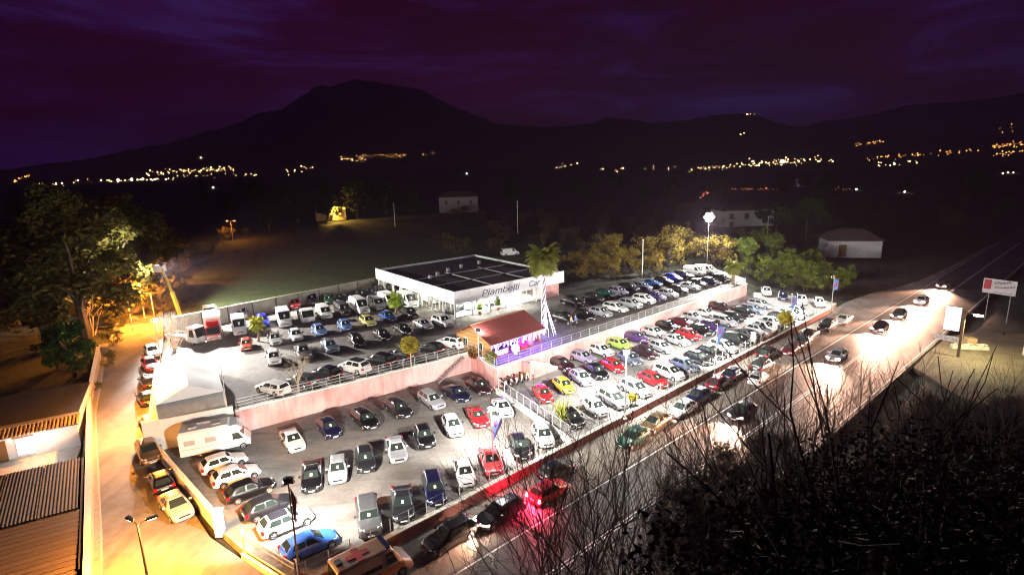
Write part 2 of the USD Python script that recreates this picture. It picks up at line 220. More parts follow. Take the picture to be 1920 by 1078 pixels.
# ------------------------------------------------------------------ survey of the site (metres, z up)
CARS = [
('saloon_car', 'sedan', 'white', np.float64(-22.41), np.float64(52.4), 0.0, -55.9, 'white saloon car, leftmost in back row below the pink wall', 'car', 'cars for sale in the lower left lot', 1),
('hatchback_car', 'hatch', 'navy', np.float64(-19.46), np.float64(54.79), 0.0, -55.3, 'navy blue hatchback, second from left in back row below the pink wall', 'car', 'cars for sale in the lower left lot', 1),
('estate_car', 'wagon', 'black', np.float64(-16.21), np.float64(56.73), 0.0, -53.0, 'black estate car, third from left in back row below the pink wall', 'car', 'cars for sale in the lower left lot', 1),
('estate_car', 'wagon', 'charcoal', np.float64(-13.06), np.float64(59.23), 0.0, -53.6, 'charcoal estate car, fourth from left in back row below the pink wall', 'car', 'cars for sale in the lower left lot', 1),
('estate_car', 'wagon', 'silver', np.float64(-9.64), np.float64(61.34), 0.0, -55.9, 'silver estate car, fifth from left in back row below the pink wall', 'car', 'cars for sale in the lower left lot', 1),
('saloon_car', 'sedan', 'navy', np.float64(-6.86), np.float64(63.0), 0.0, -53.9, 'navy blue saloon car, sixth from left in back row below the pink wall', 'car', 'cars for sale in the lower left lot', 1),
('hatchback_car', 'hatch', 'darkmaroon', np.float64(-4.26), np.float64(64.78), 0.0, -54.7, 'dark maroon hatchback, rightmost in back row below the pink wall', 'car', 'cars for sale in the lower left lot', 1),
('saloon_car', 'sedan', 'black', np.float64(-18.13), np.float64(45.49), 0.0, -72.4, 'black saloon car, leftmost in middle row of the lower left lot', 'car', 'cars for sale in the lower left lot', 1),
('hatchback_car', 'hatch', 'silver', np.float64(-16.12), np.float64(46.55), 0.0, -74.5, 'silver hatchback, second from left in middle row of the lower left lot', 'car', 'cars for sale in the lower left lot', 1),
('hatchback_car', 'hatch', 'charcoal', np.float64(-14.08), np.float64(48.22), 0.0, -72.3, 'charcoal hatchback, third from left in middle row of the lower left lot', 'car', 'cars for sale in the lower left lot', 1),
('saloon_car', 'sedan', 'silver', np.float64(-11.52), np.float64(49.99), 0.0, -72.2, 'silver saloon car, fourth from left in middle row of the lower left lot', 'car', 'cars for sale in the lower left lot', 1),
('hatchback_car', 'hatch', 'black', np.float64(-9.21), np.float64(52.46), 0.0, -70.3, 'black hatchback, fifth from left in middle row of the lower left lot', 'car', 'cars for sale in the lower left lot', 1),
('hatchback_car', 'hatch', 'white', np.float64(-6.55), np.float64(54.66), 0.0, -71.6, 'white hatchback, sixth from left in middle row of the lower left lot', 'car', 'cars for sale in the lower left lot', 1),
('coupe_car', 'coupe', 'red', np.float64(-4.08), np.float64(56.66), 0.0, -71.2, 'red coupe, seventh from left in middle row of the lower left lot', 'car', 'cars for sale in the lower left lot', 1),
('coupe_car', 'coupe', 'white', np.float64(-1.41), np.float64(58.8), 0.0, -73.6, 'white coupe, rightmost in middle row of the lower left lot', 'car', 'cars for sale in the lower left lot', 1),
('off_road_car', 'jeep', 'grey', np.float64(-11.6), np.float64(39.24), 0.0, -71.3, 'grey boxy off-roader, leftmost in fence row of the lower left lot', 'car', 'cars for sale in the lower left lot', 1),
('saloon_car', 'sedan', 'charcoal', np.float64(-9.3), np.float64(41.1), 0.0, -77.2, 'charcoal saloon car, second from left in fence row of the lower left lot', 'car', 'cars for sale in the lower left lot', 1),
('estate_car', 'wagon', 'navy', np.float64(-7.03), np.float64(43.18), 0.0, -74.4, 'navy blue estate car, third from left in fence row of the lower left lot', 'car', 'cars for sale in the lower left lot', 1),
('city_car', 'city', 'white', np.float64(-4.61), np.float64(45.37), 0.0, -76.9, 'white city car, fourth from left in fence row of the lower left lot', 'car', 'cars for sale in the lower left lot', 1),
('coupe_car', 'coupe', 'coral', np.float64(-2.34), np.float64(47.41), 0.0, -78.3, 'bright red coupe, fifth from left in fence row of the lower left lot', 'car', 'cars for sale in the lower left lot', 1),
('hatchback_car', 'hatch', 'black', np.float64(0.31), np.float64(49.82), 0.0, -78.7, 'black hatchback, sixth from left in fence row of the lower left lot', 'car', 'cars for sale in the lower left lot', 1),
('hatchback_car', 'hatch', 'white', np.float64(2.71), np.float64(51.99), 0.0, -79.3, 'white hatchback, rightmost in fence row of the lower left lot', 'car', 'cars for sale in the lower left lot', 1),
('flatbed_truck', 'flatbed', 'white', np.float64(-51.32), np.float64(93.49), 2.5, -62.5, 'white flatbed truck, leftmost in row against the concrete back wall', 'truck', 'vehicles for sale on the upper lot', 1),
('delivery_van', 'van', 'white', np.float64(-45.86), np.float64(92.95), 2.5, -63.1, 'white van, second from left in row against the concrete back wall', 'van', 'vehicles for sale on the upper lot', 1),
('saloon_car', 'sedan', 'darkmaroon', np.float64(-42.17), np.float64(98.01), 2.5, -60.1, 'dark maroon saloon car, third from left in row against the concrete back wall', 'car', 'vehicles for sale on the upper lot', 1),
('sport_utility_car', 'suv', 'red', np.float64(-38.95), np.float64(98.81), 2.5, -62.9, 'red SUV, fourth from left in row against the concrete back wall', 'car', 'vehicles for sale on the upper lot', 1),
('delivery_van', 'van', 'grey', np.float64(-37.08), np.float64(101.79), 2.5, -59.8, 'grey van, fifth from left in row against the concrete back wall', 'van', 'vehicles for sale on the upper lot', 1),
('hatchback_car', 'hatch', 'green', np.float64(-33.79), np.float64(101.53), 2.5, -59.7, 'green hatchback, sixth from left in row against the concrete back wall', 'car', 'vehicles for sale on the upper lot', 1),
('hatchback_car', 'hatch', 'black', np.float64(-32.16), np.float64(102.45), 2.5, -57.2, 'black hatchback, seventh from left in row against the concrete back wall', 'car', 'vehicles for sale on the upper lot', 1),
('saloon_car', 'sedan', 'navy', np.float64(-30.12), np.float64(102.55), 2.5, -60.2, 'navy blue saloon car, eighth from left in row against the concrete back wall', 'car', 'vehicles for sale on the upper lot', 1),
('saloon_car', 'sedan', 'black', np.float64(-28.62), np.float64(105.04), 2.5, -57.2, 'black saloon car, ninth from left in row against the concrete back wall', 'car', 'vehicles for sale on the upper lot', 1),
('hatchback_car', 'hatch', 'charcoal', np.float64(-27.07), np.float64(106.19), 2.5, -56.0, 'charcoal hatchback, tenth from left in row against the concrete back wall', 'car', 'vehicles for sale on the upper lot', 1),
('hatchback_car', 'hatch', 'navy', np.float64(-25.8), np.float64(108.31), 2.5, -57.5, 'navy blue hatchback, eleventh from left in row against the concrete back wall', 'car', 'vehicles for sale on the upper lot', 1),
('sport_utility_car', 'suv', 'black', np.float64(-22.79), np.float64(108.93), 2.5, -53.6, 'black SUV, rightmost in row against the concrete back wall', 'car', 'vehicles for sale on the upper lot', 1),
('box_truck', 'boxtruck', 'rosewhite', np.float64(-44.88), np.float64(82.02), 2.5, -62.8, 'white-boxed red box truck, leftmost in row of vans and trucks', 'truck', 'vehicles for sale on the upper lot', 1),
('delivery_van', 'hivan', 'white', np.float64(-42.11), np.float64(84.21), 2.5, -61.8, 'white high-roof van, second from left in row of vans and trucks', 'van', 'vehicles for sale on the upper lot', 1),
('sport_utility_car', 'suv', 'royal', np.float64(-40.08), np.float64(87.9), 2.5, -61.5, 'bright blue SUV, third from left in row of vans and trucks', 'car', 'vehicles for sale on the upper lot', 1),
('delivery_van', 'hivan', 'white', np.float64(-36.68), np.float64(87.99), 2.5, -62.6, 'white high-roof van, fourth from left in row of vans and trucks', 'van', 'vehicles for sale on the upper lot', 1),
('flatbed_truck', 'flatbed', 'white', np.float64(-33.78), np.float64(89.75), 2.5, -61.0, 'white flatbed truck, fifth from left in row of vans and trucks', 'truck', 'vehicles for sale on the upper lot', 1),
('delivery_van', 'van', 'white', np.float64(-31.49), np.float64(91.88), 2.5, -59.3, 'white van, sixth from left in row of vans and trucks', 'van', 'vehicles for sale on the upper lot', 1),
('delivery_van', 'van', 'grey', np.float64(-28.78), np.float64(93.31), 2.5, -57.0, 'grey van, seventh from left in row of vans and trucks', 'van', 'vehicles for sale on the upper lot', 1),
('delivery_van', 'hivan', 'white', np.float64(-26.24), np.float64(94.51), 2.5, -55.9, 'white high-roof van, eighth from left in row of vans and trucks', 'van', 'vehicles for sale on the upper lot', 1),
('delivery_van', 'van', 'silver', np.float64(-23.85), np.float64(96.62), 2.5, -56.8, 'silver van, ninth from left in row of vans and trucks', 'van', 'vehicles for sale on the upper lot', 1),
('delivery_van', 'hivan', 'white', np.float64(-21.88), np.float64(97.53), 2.5, -55.9, 'white high-roof van, tenth from left in row of vans and trucks', 'van', 'vehicles for sale on the upper lot', 1),
('delivery_van', 'hivan', 'white', np.float64(-18.5), np.float64(97.56), 2.5, -55.0, 'white high-roof van, rightmost in row of vans and trucks', 'van', 'vehicles for sale on the upper lot', 1),
('hatchback_car', 'oldhatch', 'redorange', np.float64(-37.48), np.float64(76.26), 2.5, -63.7, 'coral red old boxy hatchback, leftmost in first row before the vans, upper lot', 'car', 'vehicles for sale on the upper lot', 1),
('hatchback_car', 'hatch', 'white', np.float64(-34.27), np.float64(78.41), 2.5, -62.2, 'white hatchback, second from left in first row before the vans, upper lot', 'car', 'vehicles for sale on the upper lot', 1),
('hatchback_car', 'hatch', 'white', np.float64(-31.83), np.float64(79.91), 2.5, -60.8, 'white hatchback, third from left in first row before the vans, upper lot', 'car', 'vehicles for sale on the upper lot', 1),
('city_car', 'city', 'lightblue', np.float64(-29.14), np.float64(82.09), 2.5, -56.8, 'light blue city car, fourth from left in first row before the vans, upper lot', 'car', 'vehicles for sale on the upper lot', 1),
('city_car', 'city', 'lightblue', np.float64(-25.93), np.float64(84.36), 2.5, -58.4, 'light blue city car, fifth from left in first row before the vans, upper lot', 'car', 'vehicles for sale on the upper lot', 1),
('hatchback_car', 'hatch', 'paleyellow', np.float64(-22.87), np.float64(86.47), 2.5, -56.8, 'pale yellow hatchback, sixth from left in first row before the vans, upper lot', 'car', 'vehicles for sale on the upper lot', 1),
('hatchback_car', 'hatch', 'blue', np.float64(-20.18), np.float64(88.73), 2.5, -54.7, 'blue hatchback, seventh from left in first row before the vans, upper lot', 'car', 'vehicles for sale on the upper lot', 1),
('sport_utility_car', 'suv', 'black', np.float64(-17.03), np.float64(90.47), 2.5, -55.1, 'black SUV, rightmost in first row before the vans, upper lot', 'car', 'vehicles for sale on the upper lot', 1),
('hatchback_car', 'hatch', 'white', np.float64(-31.18), np.float64(70.25), 2.5, -62.4, 'white hatchback, leftmost in second row before the vans, upper lot', 'car', 'vehicles for sale on the upper lot', 1),
('saloon_car', 'sedan', 'grey', np.float64(-28.16), np.float64(72.45), 2.5, -60.2, 'grey saloon car, second from left in second row before the vans, upper lot', 'car', 'vehicles for sale on the upper lot', 1),
('saloon_car', 'sedan', 'steel', np.float64(-25.23), np.float64(74.57), 2.5, -57.7, 'blue-grey saloon car, third from left in second row before the vans, upper lot', 'car', 'vehicles for sale on the upper lot', 1),
('hatchback_car', 'hatch', 'black', np.float64(-22.14), np.float64(76.77), 2.5, -58.7, 'black hatchback, fourth from left in second row before the vans, upper lot', 'car', 'vehicles for sale on the upper lot', 1),
('hatchback_car', 'hatch', 'black', np.float64(-18.91), np.float64(78.86), 2.5, -53.9, 'black hatchback, fifth from left in second row before the vans, upper lot', 'car', 'vehicles for sale on the upper lot', 1),
('saloon_car', 'sedan', 'black', np.float64(-16.47), np.float64(81.56), 2.5, -54.8, 'black saloon car, sixth from left in second row before the vans, upper lot', 'car', 'vehicles for sale on the upper lot', 1),
('coupe_car', 'coupe', 'silver', np.float64(-13.74), np.float64(83.98), 2.5, -52.9, 'silver coupe, seventh from left in second row before the vans, upper lot', 'car', 'vehicles for sale on the upper lot', 1),
('sport_utility_car', 'suv', 'white', np.float64(-10.92), np.float64(84.96), 2.5, -51.0, 'white SUV, rightmost in second row before the vans, upper lot', 'car', 'vehicles for sale on the upper lot', 1),
('estate_car', 'wagon', 'white', np.float64(-27.18), np.float64(60.04), 2.5, 150.8, 'white estate car, leftmost in row along the upper railing', 'car', 'vehicles for sale on the upper lot', 1),
('hatchback_car', 'hatch', 'grey', np.float64(-24.59), np.float64(62.03), 2.5, 151.3, 'grey hatchback, second from left in row along the upper railing', 'car', 'vehicles for sale on the upper lot', 1),
('hatchback_car', 'hatch', 'black', np.float64(-22.5), np.float64(64.35), 2.5, 150.2, 'black hatchback, third from left in row along the upper railing', 'car', 'vehicles for sale on the upper lot', 1),
('sport_utility_car', 'suv', 'white', np.float64(-19.56), np.float64(65.92), 2.5, 150.0, 'white SUV, fourth from left in row along the upper railing', 'car', 'vehicles for sale on the upper lot', 1),
('sport_utility_car', 'suv', 'black', np.float64(-16.82), np.float64(67.99), 2.5, 149.3, 'black SUV, fifth from left in row along the upper railing', 'car', 'vehicles for sale on the upper lot', 1),
('hatchback_car', 'hatch', 'charcoal', np.float64(-14.63), np.float64(70.32), 2.5, 146.9, 'charcoal hatchback, sixth from left in row along the upper railing', 'car', 'vehicles for sale on the upper lot', 1),
('hatchback_car', 'hatch', 'black', np.float64(-11.0), np.float64(72.47), 2.5, 148.4, 'black hatchback, seventh from left in row along the upper railing', 'car', 'vehicles for sale on the upper lot', 1),
('sport_utility_car', 'suv', 'white', np.float64(-8.54), np.float64(74.37), 2.5, 145.2, 'white SUV, rightmost in row along the upper railing', 'car', 'vehicles for sale on the upper lot', 1),
('city_car', 'city', 'red', np.float64(3.25), np.float64(61.34), 0.3, -73.5, 'red city car, leftmost in middle row of the right lower lot', 'car', 'cars for sale in the lower right lot', 1),
('city_car', 'city', 'yellow', np.float64(5.87), np.float64(63.7), 0.3, -66.7, 'yellow city car, second from left in middle row of the right lower lot', 'car', 'cars for sale in the lower right lot', 1),
('hatchback_car', 'hatch', 'silver', np.float64(8.28), np.float64(66.09), 0.3, -66.9, 'silver hatchback, third from left in middle row of the right lower lot', 'car', 'cars for sale in the lower right lot', 1),
('hatchback_car', 'hatch', 'black', np.float64(10.41), np.float64(68.0), 0.3, -66.0, 'black hatchback, fourth from left in middle row of the right lower lot', 'car', 'cars for sale in the lower right lot', 1),
('city_car', 'city', 'red', np.float64(12.91), np.float64(69.85), 0.3, -60.3, 'red city car, fifth from left in middle row of the right lower lot', 'car', 'cars for sale in the lower right lot', 1),
('hatchback_car', 'hatch', 'steel', np.float64(15.6), np.float64(72.49), 0.3, -61.6, 'blue-grey hatchback, sixth from left in middle row of the right lower lot', 'car', 'cars for sale in the lower right lot', 1),
('hatchback_car', 'hatch', 'darkmaroon', np.float64(18.31), np.float64(74.66), 0.3, -58.7, 'dark maroon hatchback, seventh from left in middle row of the right lower lot', 'car', 'cars for sale in the lower right lot', 1),
('hatchback_car', 'hatch', 'silver', np.float64(20.95), np.float64(76.74), 0.3, -59.7, 'silver hatchback, eighth from left in middle row of the right lower lot', 'car', 'cars for sale in the lower right lot', 1),
('saloon_car', 'sedan', 'silver', np.float64(23.95), np.float64(79.78), 0.3, -57.8, 'silver saloon car, ninth from left in middle row of the right lower lot', 'car', 'cars for sale in the lower right lot', 1),
('hatchback_car', 'hatch', 'red', np.float64(26.6), np.float64(82.03), 0.3, -58.5, 'red hatchback, tenth from left in middle row of the right lower lot', 'car', 'cars for sale in the lower right lot', 1),
('hatchback_car', 'hatch', 'black', np.float64(29.15), np.float64(84.0), 0.3, -57.7, 'black hatchback, eleventh from left in middle row of the right lower lot', 'car', 'cars for sale in the lower right lot', 1),
('hatchback_car', 'hatch', 'purple', np.float64(31.48), np.float64(86.08), 0.3, -55.8, 'purple hatchback, twelfth from left in middle row of the right lower lot', 'car', 'cars for sale in the lower right lot', 1),
('minivan', 'mpv', 'silver', np.float64(34.2), np.float64(88.56), 0.3, -53.8, 'silver minivan, thirteenth from left in middle row of the right lower lot', 'car', 'cars for sale in the lower right lot', 1),
('hatchback_car', 'hatch', 'charcoal', np.float64(36.7), np.float64(90.87), 0.3, -51.9, 'charcoal hatchback, fourteenth from left in middle row of the right lower lot', 'car', 'cars for sale in the lower right lot', 1),
('hatchback_car', 'hatch', 'black', np.float64(39.5), np.float64(93.63), 0.3, -49.2, 'black hatchback, fifteenth from left in middle row of the right lower lot', 'car', 'cars for sale in the lower right lot', 1),
('estate_car', 'wagon', 'steel', np.float64(41.65), np.float64(95.29), 0.3, -52.6, 'blue-grey estate car, sixteenth from left in middle row of the right lower lot', 'car', 'cars for sale in the lower right lot', 1),
('estate_car', 'wagon', 'silver', np.float64(44.38), np.float64(98.61), 0.3, -49.8, 'silver estate car, rightmost in middle row of the right lower lot', 'car', 'cars for sale in the lower right lot', 1),
('hatchback_car', 'hatch', 'darkmaroon', np.float64(6.35), np.float64(70.93), 0.3, -50.7, 'dark maroon hatchback, leftmost in row under the white right-hand wall', 'car', 'cars for sale in the lower right lot', 1),
('hatchback_car', 'hatch', 'lilac', np.float64(9.39), np.float64(73.5), 0.3, -49.6, 'lilac hatchback, second from left in row under the white right-hand wall', 'car', 'cars for sale in the lower right lot', 1),
('hatchback_car', 'hatch', 'white', np.float64(12.29), np.float64(76.04), 0.3, -50.8, 'white hatchback, third from left in row under the white right-hand wall', 'car', 'cars for sale in the lower right lot', 1),
('hatchback_car', 'hatch', 'lime', np.float64(15.37), np.float64(78.44), 0.3, -50.3, 'lime green hatchback, fourth from left in row under the white right-hand wall', 'car', 'cars for sale in the lower right lot', 1),
('hatchback_car', 'hatch', 'purple', np.float64(18.42), np.float64(81.41), 0.3, -49.0, 'purple hatchback, fifth from left in row under the white right-hand wall', 'car', 'cars for sale in the lower right lot', 1),
('hatchback_car', 'hatch', 'silver', np.float64(21.62), np.float64(83.69), 0.3, -49.1, 'silver hatchback, sixth from left in row under the white right-hand wall', 'car', 'cars for sale in the lower right lot', 1),
('hatchback_car', 'hatch', 'black', np.float64(24.55), np.float64(86.72), 0.3, -47.3, 'black hatchback, seventh from left in row under the white right-hand wall', 'car', 'cars for sale in the lower right lot', 1),
('saloon_car', 'sedan', 'maroon', np.float64(27.45), np.float64(88.97), 0.3, -47.8, 'maroon saloon car, eighth from left in row under the white right-hand wall', 'car', 'cars for sale in the lower right lot', 1),
('hatchback_car', 'hatch', 'silver', np.float64(29.99), np.float64(91.52), 0.3, -45.2, 'silver hatchback, ninth from left in row under the white right-hand wall', 'car', 'cars for sale in the lower right lot', 1),
('saloon_car', 'sedan', 'white', np.float64(32.95), np.float64(93.94), 0.3, -46.2, 'white saloon car, tenth from left in row under the white right-hand wall', 'car', 'cars for sale in the lower right lot', 1),
('estate_car', 'wagon', 'darkmaroon', np.float64(36.85), np.float64(97.5), 0.3, -45.8, 'dark maroon estate car, rightmost in row under the white right-hand wall', 'car', 'cars for sale in the lower right lot', 1),
('city_car', 'city', 'black', np.float64(5.91), np.float64(54.93), 0.3, -68.5, 'black city car, leftmost in road fence row, right lower lot', 'car', 'cars for sale in the lower right lot', 1),
('city_car', 'city', 'white', np.float64(8.69), np.float64(57.44), 0.3, -65.4, 'white city car, second from left in road fence row, right lower lot', 'car', 'cars for sale in the lower right lot', 1),
('minivan', 'mpv', 'silver', np.float64(11.0), np.float64(59.52), 0.3, -63.1, 'silver minivan, third from left in road fence row, right lower lot', 'car', 'cars for sale in the lower right lot', 1),
('minivan', 'mpv', 'silver', np.float64(14.06), np.float64(62.27), 0.3, -60.0, 'silver minivan, fourth from left in road fence row, right lower lot', 'car', 'cars for sale in the lower right lot', 1),
('hatchback_car', 'hatch', 'red', np.float64(16.92), np.float64(64.85), 0.3, -58.8, 'red hatchback, fifth from left in road fence row, right lower lot', 'car', 'cars for sale in the lower right lot', 1),
('minivan', 'mpv', 'white', np.float64(19.33), np.float64(67.0), 0.3, -56.4, 'white minivan, sixth from left in road fence row, right lower lot', 'car', 'cars for sale in the lower right lot', 1),
('hatchback_car', 'hatch', 'steel', np.float64(22.12), np.float64(69.53), 0.3, -55.8, 'blue-grey hatchback, seventh from left in road fence row, right lower lot', 'car', 'cars for sale in the lower right lot', 1),
('hatchback_car', 'hatch', 'black', np.float64(24.67), np.float64(71.83), 0.3, -55.3, 'black hatchback, eighth from left in road fence row, right lower lot', 'car', 'cars for sale in the lower right lot', 1),
('hatchback_car', 'hatch', 'black', np.float64(27.06), np.float64(73.99), 0.3, -53.9, 'black hatchback, ninth from left in road fence row, right lower lot', 'car', 'cars for sale in the lower right lot', 1),
('minivan', 'mpv', 'silver', np.float64(29.47), np.float64(76.18), 0.3, -55.0, 'silver minivan, tenth from left in road fence row, right lower lot', 'car', 'cars for sale in the lower right lot', 1),
('sport_utility_car', 'suv', 'charcoal', np.float64(32.47), np.float64(78.87), 0.3, -52.8, 'charcoal SUV, eleventh from left in road fence row, right lower lot', 'car', 'cars for sale in the lower right lot', 1),
('hatchback_car', 'hatch', 'grey', np.float64(34.98), np.float64(81.18), 0.3, -54.4, 'grey hatchback, twelfth from left in road fence row, right lower lot', 'car', 'cars for sale in the lower right lot', 1),
('hatchback_car', 'hatch', 'silver', np.float64(37.6), np.float64(83.49), 0.3, -50.5, 'silver hatchback, thirteenth from left in road fence row, right lower lot', 'car', 'cars for sale in the lower right lot', 1),
('hatchback_car', 'hatch', 'silver', np.float64(41.53), np.float64(87.25), 0.3, -51.6, 'silver hatchback, fourteenth from left in road fence row, right lower lot', 'car', 'cars for sale in the lower right lot', 1),
('hatchback_car', 'hatch', 'white', np.float64(39.26), np.float64(85.0), 0.3, -50.8, 'white hatchback, fifteenth from left in road fence row, right lower lot', 'car', 'cars for sale in the lower right lot', 1),
('sport_utility_car', 'suv', 'black', np.float64(43.45), np.float64(88.78), 0.3, -50.0, 'black SUV, sixteenth from left in road fence row, right lower lot', 'car', 'cars for sale in the lower right lot', 1),
('minivan', 'mpv', 'white', np.float64(46.43), np.float64(91.5), 0.3, -50.1, 'white minivan, seventeenth from left in road fence row, right lower lot', 'car', 'cars for sale in the lower right lot', 1),
('hatchback_car', 'hatch', 'silver', np.float64(48.88), np.float64(93.72), 0.3, -50.3, 'silver hatchback, rightmost in road fence row, right lower lot', 'car', 'cars for sale in the lower right lot', 1),
('saloon_car', 'sedan', 'white', np.float64(49.82), np.float64(108.34), 0.3, -109.0, 'white saloon car, leftmost in end row by the green bushes', 'car', 'cars for sale in the lower right lot', 1),
('hatchback_car', 'hatch', 'navy', np.float64(51.11), np.float64(104.4), 0.3, -110.3, 'navy blue hatchback, second from left in end row by the green bushes', 'car', 'cars for sale in the lower right lot', 1),
('sport_utility_car', 'suv', 'white', np.float64(52.75), np.float64(100.64), 0.3, -111.5, 'white SUV, third from left in end row by the green bushes', 'car', 'cars for sale in the lower right lot', 1),
('hatchback_car', 'hatch', 'silver', np.float64(55.01), np.float64(98.65), 0.3, -109.9, 'silver hatchback, rightmost in end row by the green bushes', 'car', 'cars for sale in the lower right lot', 1),
('sport_utility_car', 'suv', 'black', np.float64(8.11), np.float64(84.59), 2.5, -48.0, 'black SUV, leftmost in railing row right of the palm', 'car', 'cars for sale on the upper right lot', 1),
('hatchback_car', 'hatch', 'black', np.float64(11.23), np.float64(86.43), 2.5, -44.0, 'black hatchback, second from left in railing row right of the palm', 'car', 'cars for sale on the upper right lot', 1),
('hatchback_car', 'hatch', 'silver', np.float64(14.09), np.float64(88.07), 2.5, -46.2, 'silver hatchback, third from left in railing row right of the palm', 'car', 'cars for sale on the upper right lot', 1),
('estate_car', 'wagon', 'white', np.float64(16.95), np.float64(90.8), 2.5, -45.9, 'white estate car, fourth from left in railing row right of the palm', 'car', 'cars for sale on the upper right lot', 1),
('minivan', 'mpv', 'silver', np.float64(19.83), np.float64(92.62), 2.5, -43.3, 'silver minivan, fifth from left in railing row right of the palm', 'car', 'cars for sale on the upper right lot', 1),
('minivan', 'mpv', 'white', np.float64(22.73), np.float64(95.44), 2.5, -43.4, 'white minivan, sixth from left in railing row right of the palm', 'car', 'cars for sale on the upper right lot', 1),
('hatchback_car', 'hatch', 'purple', np.float64(25.24), np.float64(97.35), 2.5, -45.9, 'purple hatchback, seventh from left in railing row right of the palm', 'car', 'cars for sale on the upper right lot', 1),
('hatchback_car', 'hatch', 'silver', np.float64(27.93), np.float64(99.29), 2.5, -45.3, 'silver hatchback, eighth from left in railing row right of the palm', 'car', 'cars for sale on the upper right lot', 1),
('hatchback_car', 'hatch', 'charcoal', np.float64(30.59), np.float64(102.18), 2.5, -44.7, 'charcoal hatchback, ninth from left in railing row right of the palm', 'car', 'cars for sale on the upper right lot', 1),
('saloon_car', 'sedan', 'silver', np.float64(33.46), np.float64(104.77), 2.5, -44.0, 'silver saloon car, tenth from left in railing row right of the palm', 'car', 'cars for sale on the upper right lot', 1),
('hatchback_car', 'hatch', 'black', np.float64(35.75), np.float64(106.86), 2.5, -46.2, 'black hatchback, eleventh from left in railing row right of the palm', 'car', 'cars for sale on the upper right lot', 1),
('hatchback_car', 'hatch', 'navy', np.float64(38.75), np.float64(108.19), 2.5, -45.8, 'navy blue hatchback, twelfth from left in railing row right of the palm', 'car', 'cars for sale on the upper right lot', 1),
('hatchback_car', 'hatch', 'black', np.float64(41.73), np.float64(110.86), 2.5, -44.5, 'black hatchback, rightmost in railing row right of the palm', 'car', 'cars for sale on the upper right lot', 1),
('sport_utility_car', 'suv', 'black', np.float64(10.41), np.float64(95.07), 2.5, -45.7, 'black SUV, leftmost in hedge row right of the showroom', 'car', 'cars for sale on the upper right lot', 1),
('hatchback_car', 'hatch', 'charcoal', np.float64(14.3), np.float64(97.76), 2.5, -45.1, 'charcoal hatchback, second from left in hedge row right of the showroom', 'car', 'cars for sale on the upper right lot', 1),
('sport_utility_car', 'suv', 'darkgreen', np.float64(16.83), np.float64(99.92), 2.5, -45.3, 'dark green SUV, third from left in hedge row right of the showroom', 'car', 'cars for sale on the upper right lot', 1),
('minivan', 'mpv', 'lilac', np.float64(19.39), np.float64(101.74), 2.5, -47.4, 'lilac minivan, fourth from left in hedge row right of the showroom', 'car', 'cars for sale on the upper right lot', 1),
('sport_utility_car', 'suv', 'black', np.float64(21.93), np.float64(104.1), 2.5, -47.0, 'black SUV, fifth from left in hedge row right of the showroom', 'car', 'cars for sale on the upper right lot', 1),
('hatchback_car', 'hatch', 'steel', np.float64(24.78), np.float64(105.59), 2.5, -49.2, 'blue-grey hatchback, sixth from left in hedge row right of the showroom', 'car', 'cars for sale on the upper right lot', 1),
('saloon_car', 'sedan', 'blue', np.float64(27.23), np.float64(108.15), 2.5, -46.3, 'blue saloon car, seventh from left in hedge row right of the showroom', 'car', 'cars for sale on the upper right lot', 1),
('hatchback_car', 'hatch', 'black', np.float64(30.01), np.float64(109.99), 2.5, -44.4, 'black hatchback, eighth from left in hedge row right of the showroom', 'car', 'cars for sale on the upper right lot', 1),
('hatchback_car', 'hatch', 'royal', np.float64(32.63), np.float64(112.55), 2.5, -47.3, 'bright blue hatchback, ninth from left in hedge row right of the showroom', 'car', 'cars for sale on the upper right lot', 1),
('sport_utility_car', 'suv', 'charcoal', np.float64(35.24), np.float64(114.42), 2.5, -44.5, 'charcoal SUV, tenth from left in hedge row right of the showroom', 'car', 'cars for sale on the upper right lot', 1),
('delivery_van', 'van', 'white', np.float64(38.52), np.float64(117.52), 2.5, -44.8, 'white van, eleventh from left in hedge row right of the showroom', 'van', 'cars for sale on the upper right lot', 1),
('delivery_van', 'bluevan', 'white', np.float64(41.16), np.float64(118.34), 2.5, -46.1, 'white van with blue rear, rightmost in hedge row right of the showroom', 'van', 'cars for sale on the upper right lot', 1),
('hatchback_car', 'hatch', 'white', np.float64(-27.31), np.float64(48.32), 0.0, np.float64(39.6), 'white hatchback nearest the motorhome, parked side-on in the corner', 'car', 'side-on cars in the lot corner by the street', 0),
('hatchback_car', 'hatch', 'white', np.float64(-25.13), np.float64(46.09), 0.0, np.float64(38.6), 'white hatchback between another white one and a black one, side-on', 'car', 'side-on cars in the lot corner by the street', 0),
('hatchback_car', 'hatch', 'black', np.float64(-22.78), np.float64(43.7), 0.0, np.float64(38.6), 'black hatchback parked side-on between white and charcoal hatchbacks', 'car', 'side-on cars in the lot corner by the street', 0),
('hatchback_car', 'hatch', 'charcoal', np.float64(-20.11), np.float64(41.2), 0.0, np.float64(38.6), 'charcoal hatchback side-on beside the white one with a dark roof', 'car', 'side-on cars in the lot corner by the street', 0),
('hatchback_car', 'hatchroof', 'white', np.float64(-17.97), np.float64(39.08), 0.0, np.float64(38.6), 'white hatchback with a dark roof next to the bright blue hatchback', 'car', 'side-on cars in the lot corner by the street', 0),
('hatchback_car', 'hatch', 'skyblue', np.float64(-15.21), np.float64(36.34), 0.0, np.float64(37.6), 'bright blue hatchback with black sills at the near corner of the lot', 'car', 'side-on cars in the lot corner by the street', 0),
('motorhome', 'camper', 'white', np.float64(-29.65), np.float64(51.82), 0.0, np.float64(23.3), 'white motorhome with an overcab bunk parked below the tent', 'motorhome', '', 0),
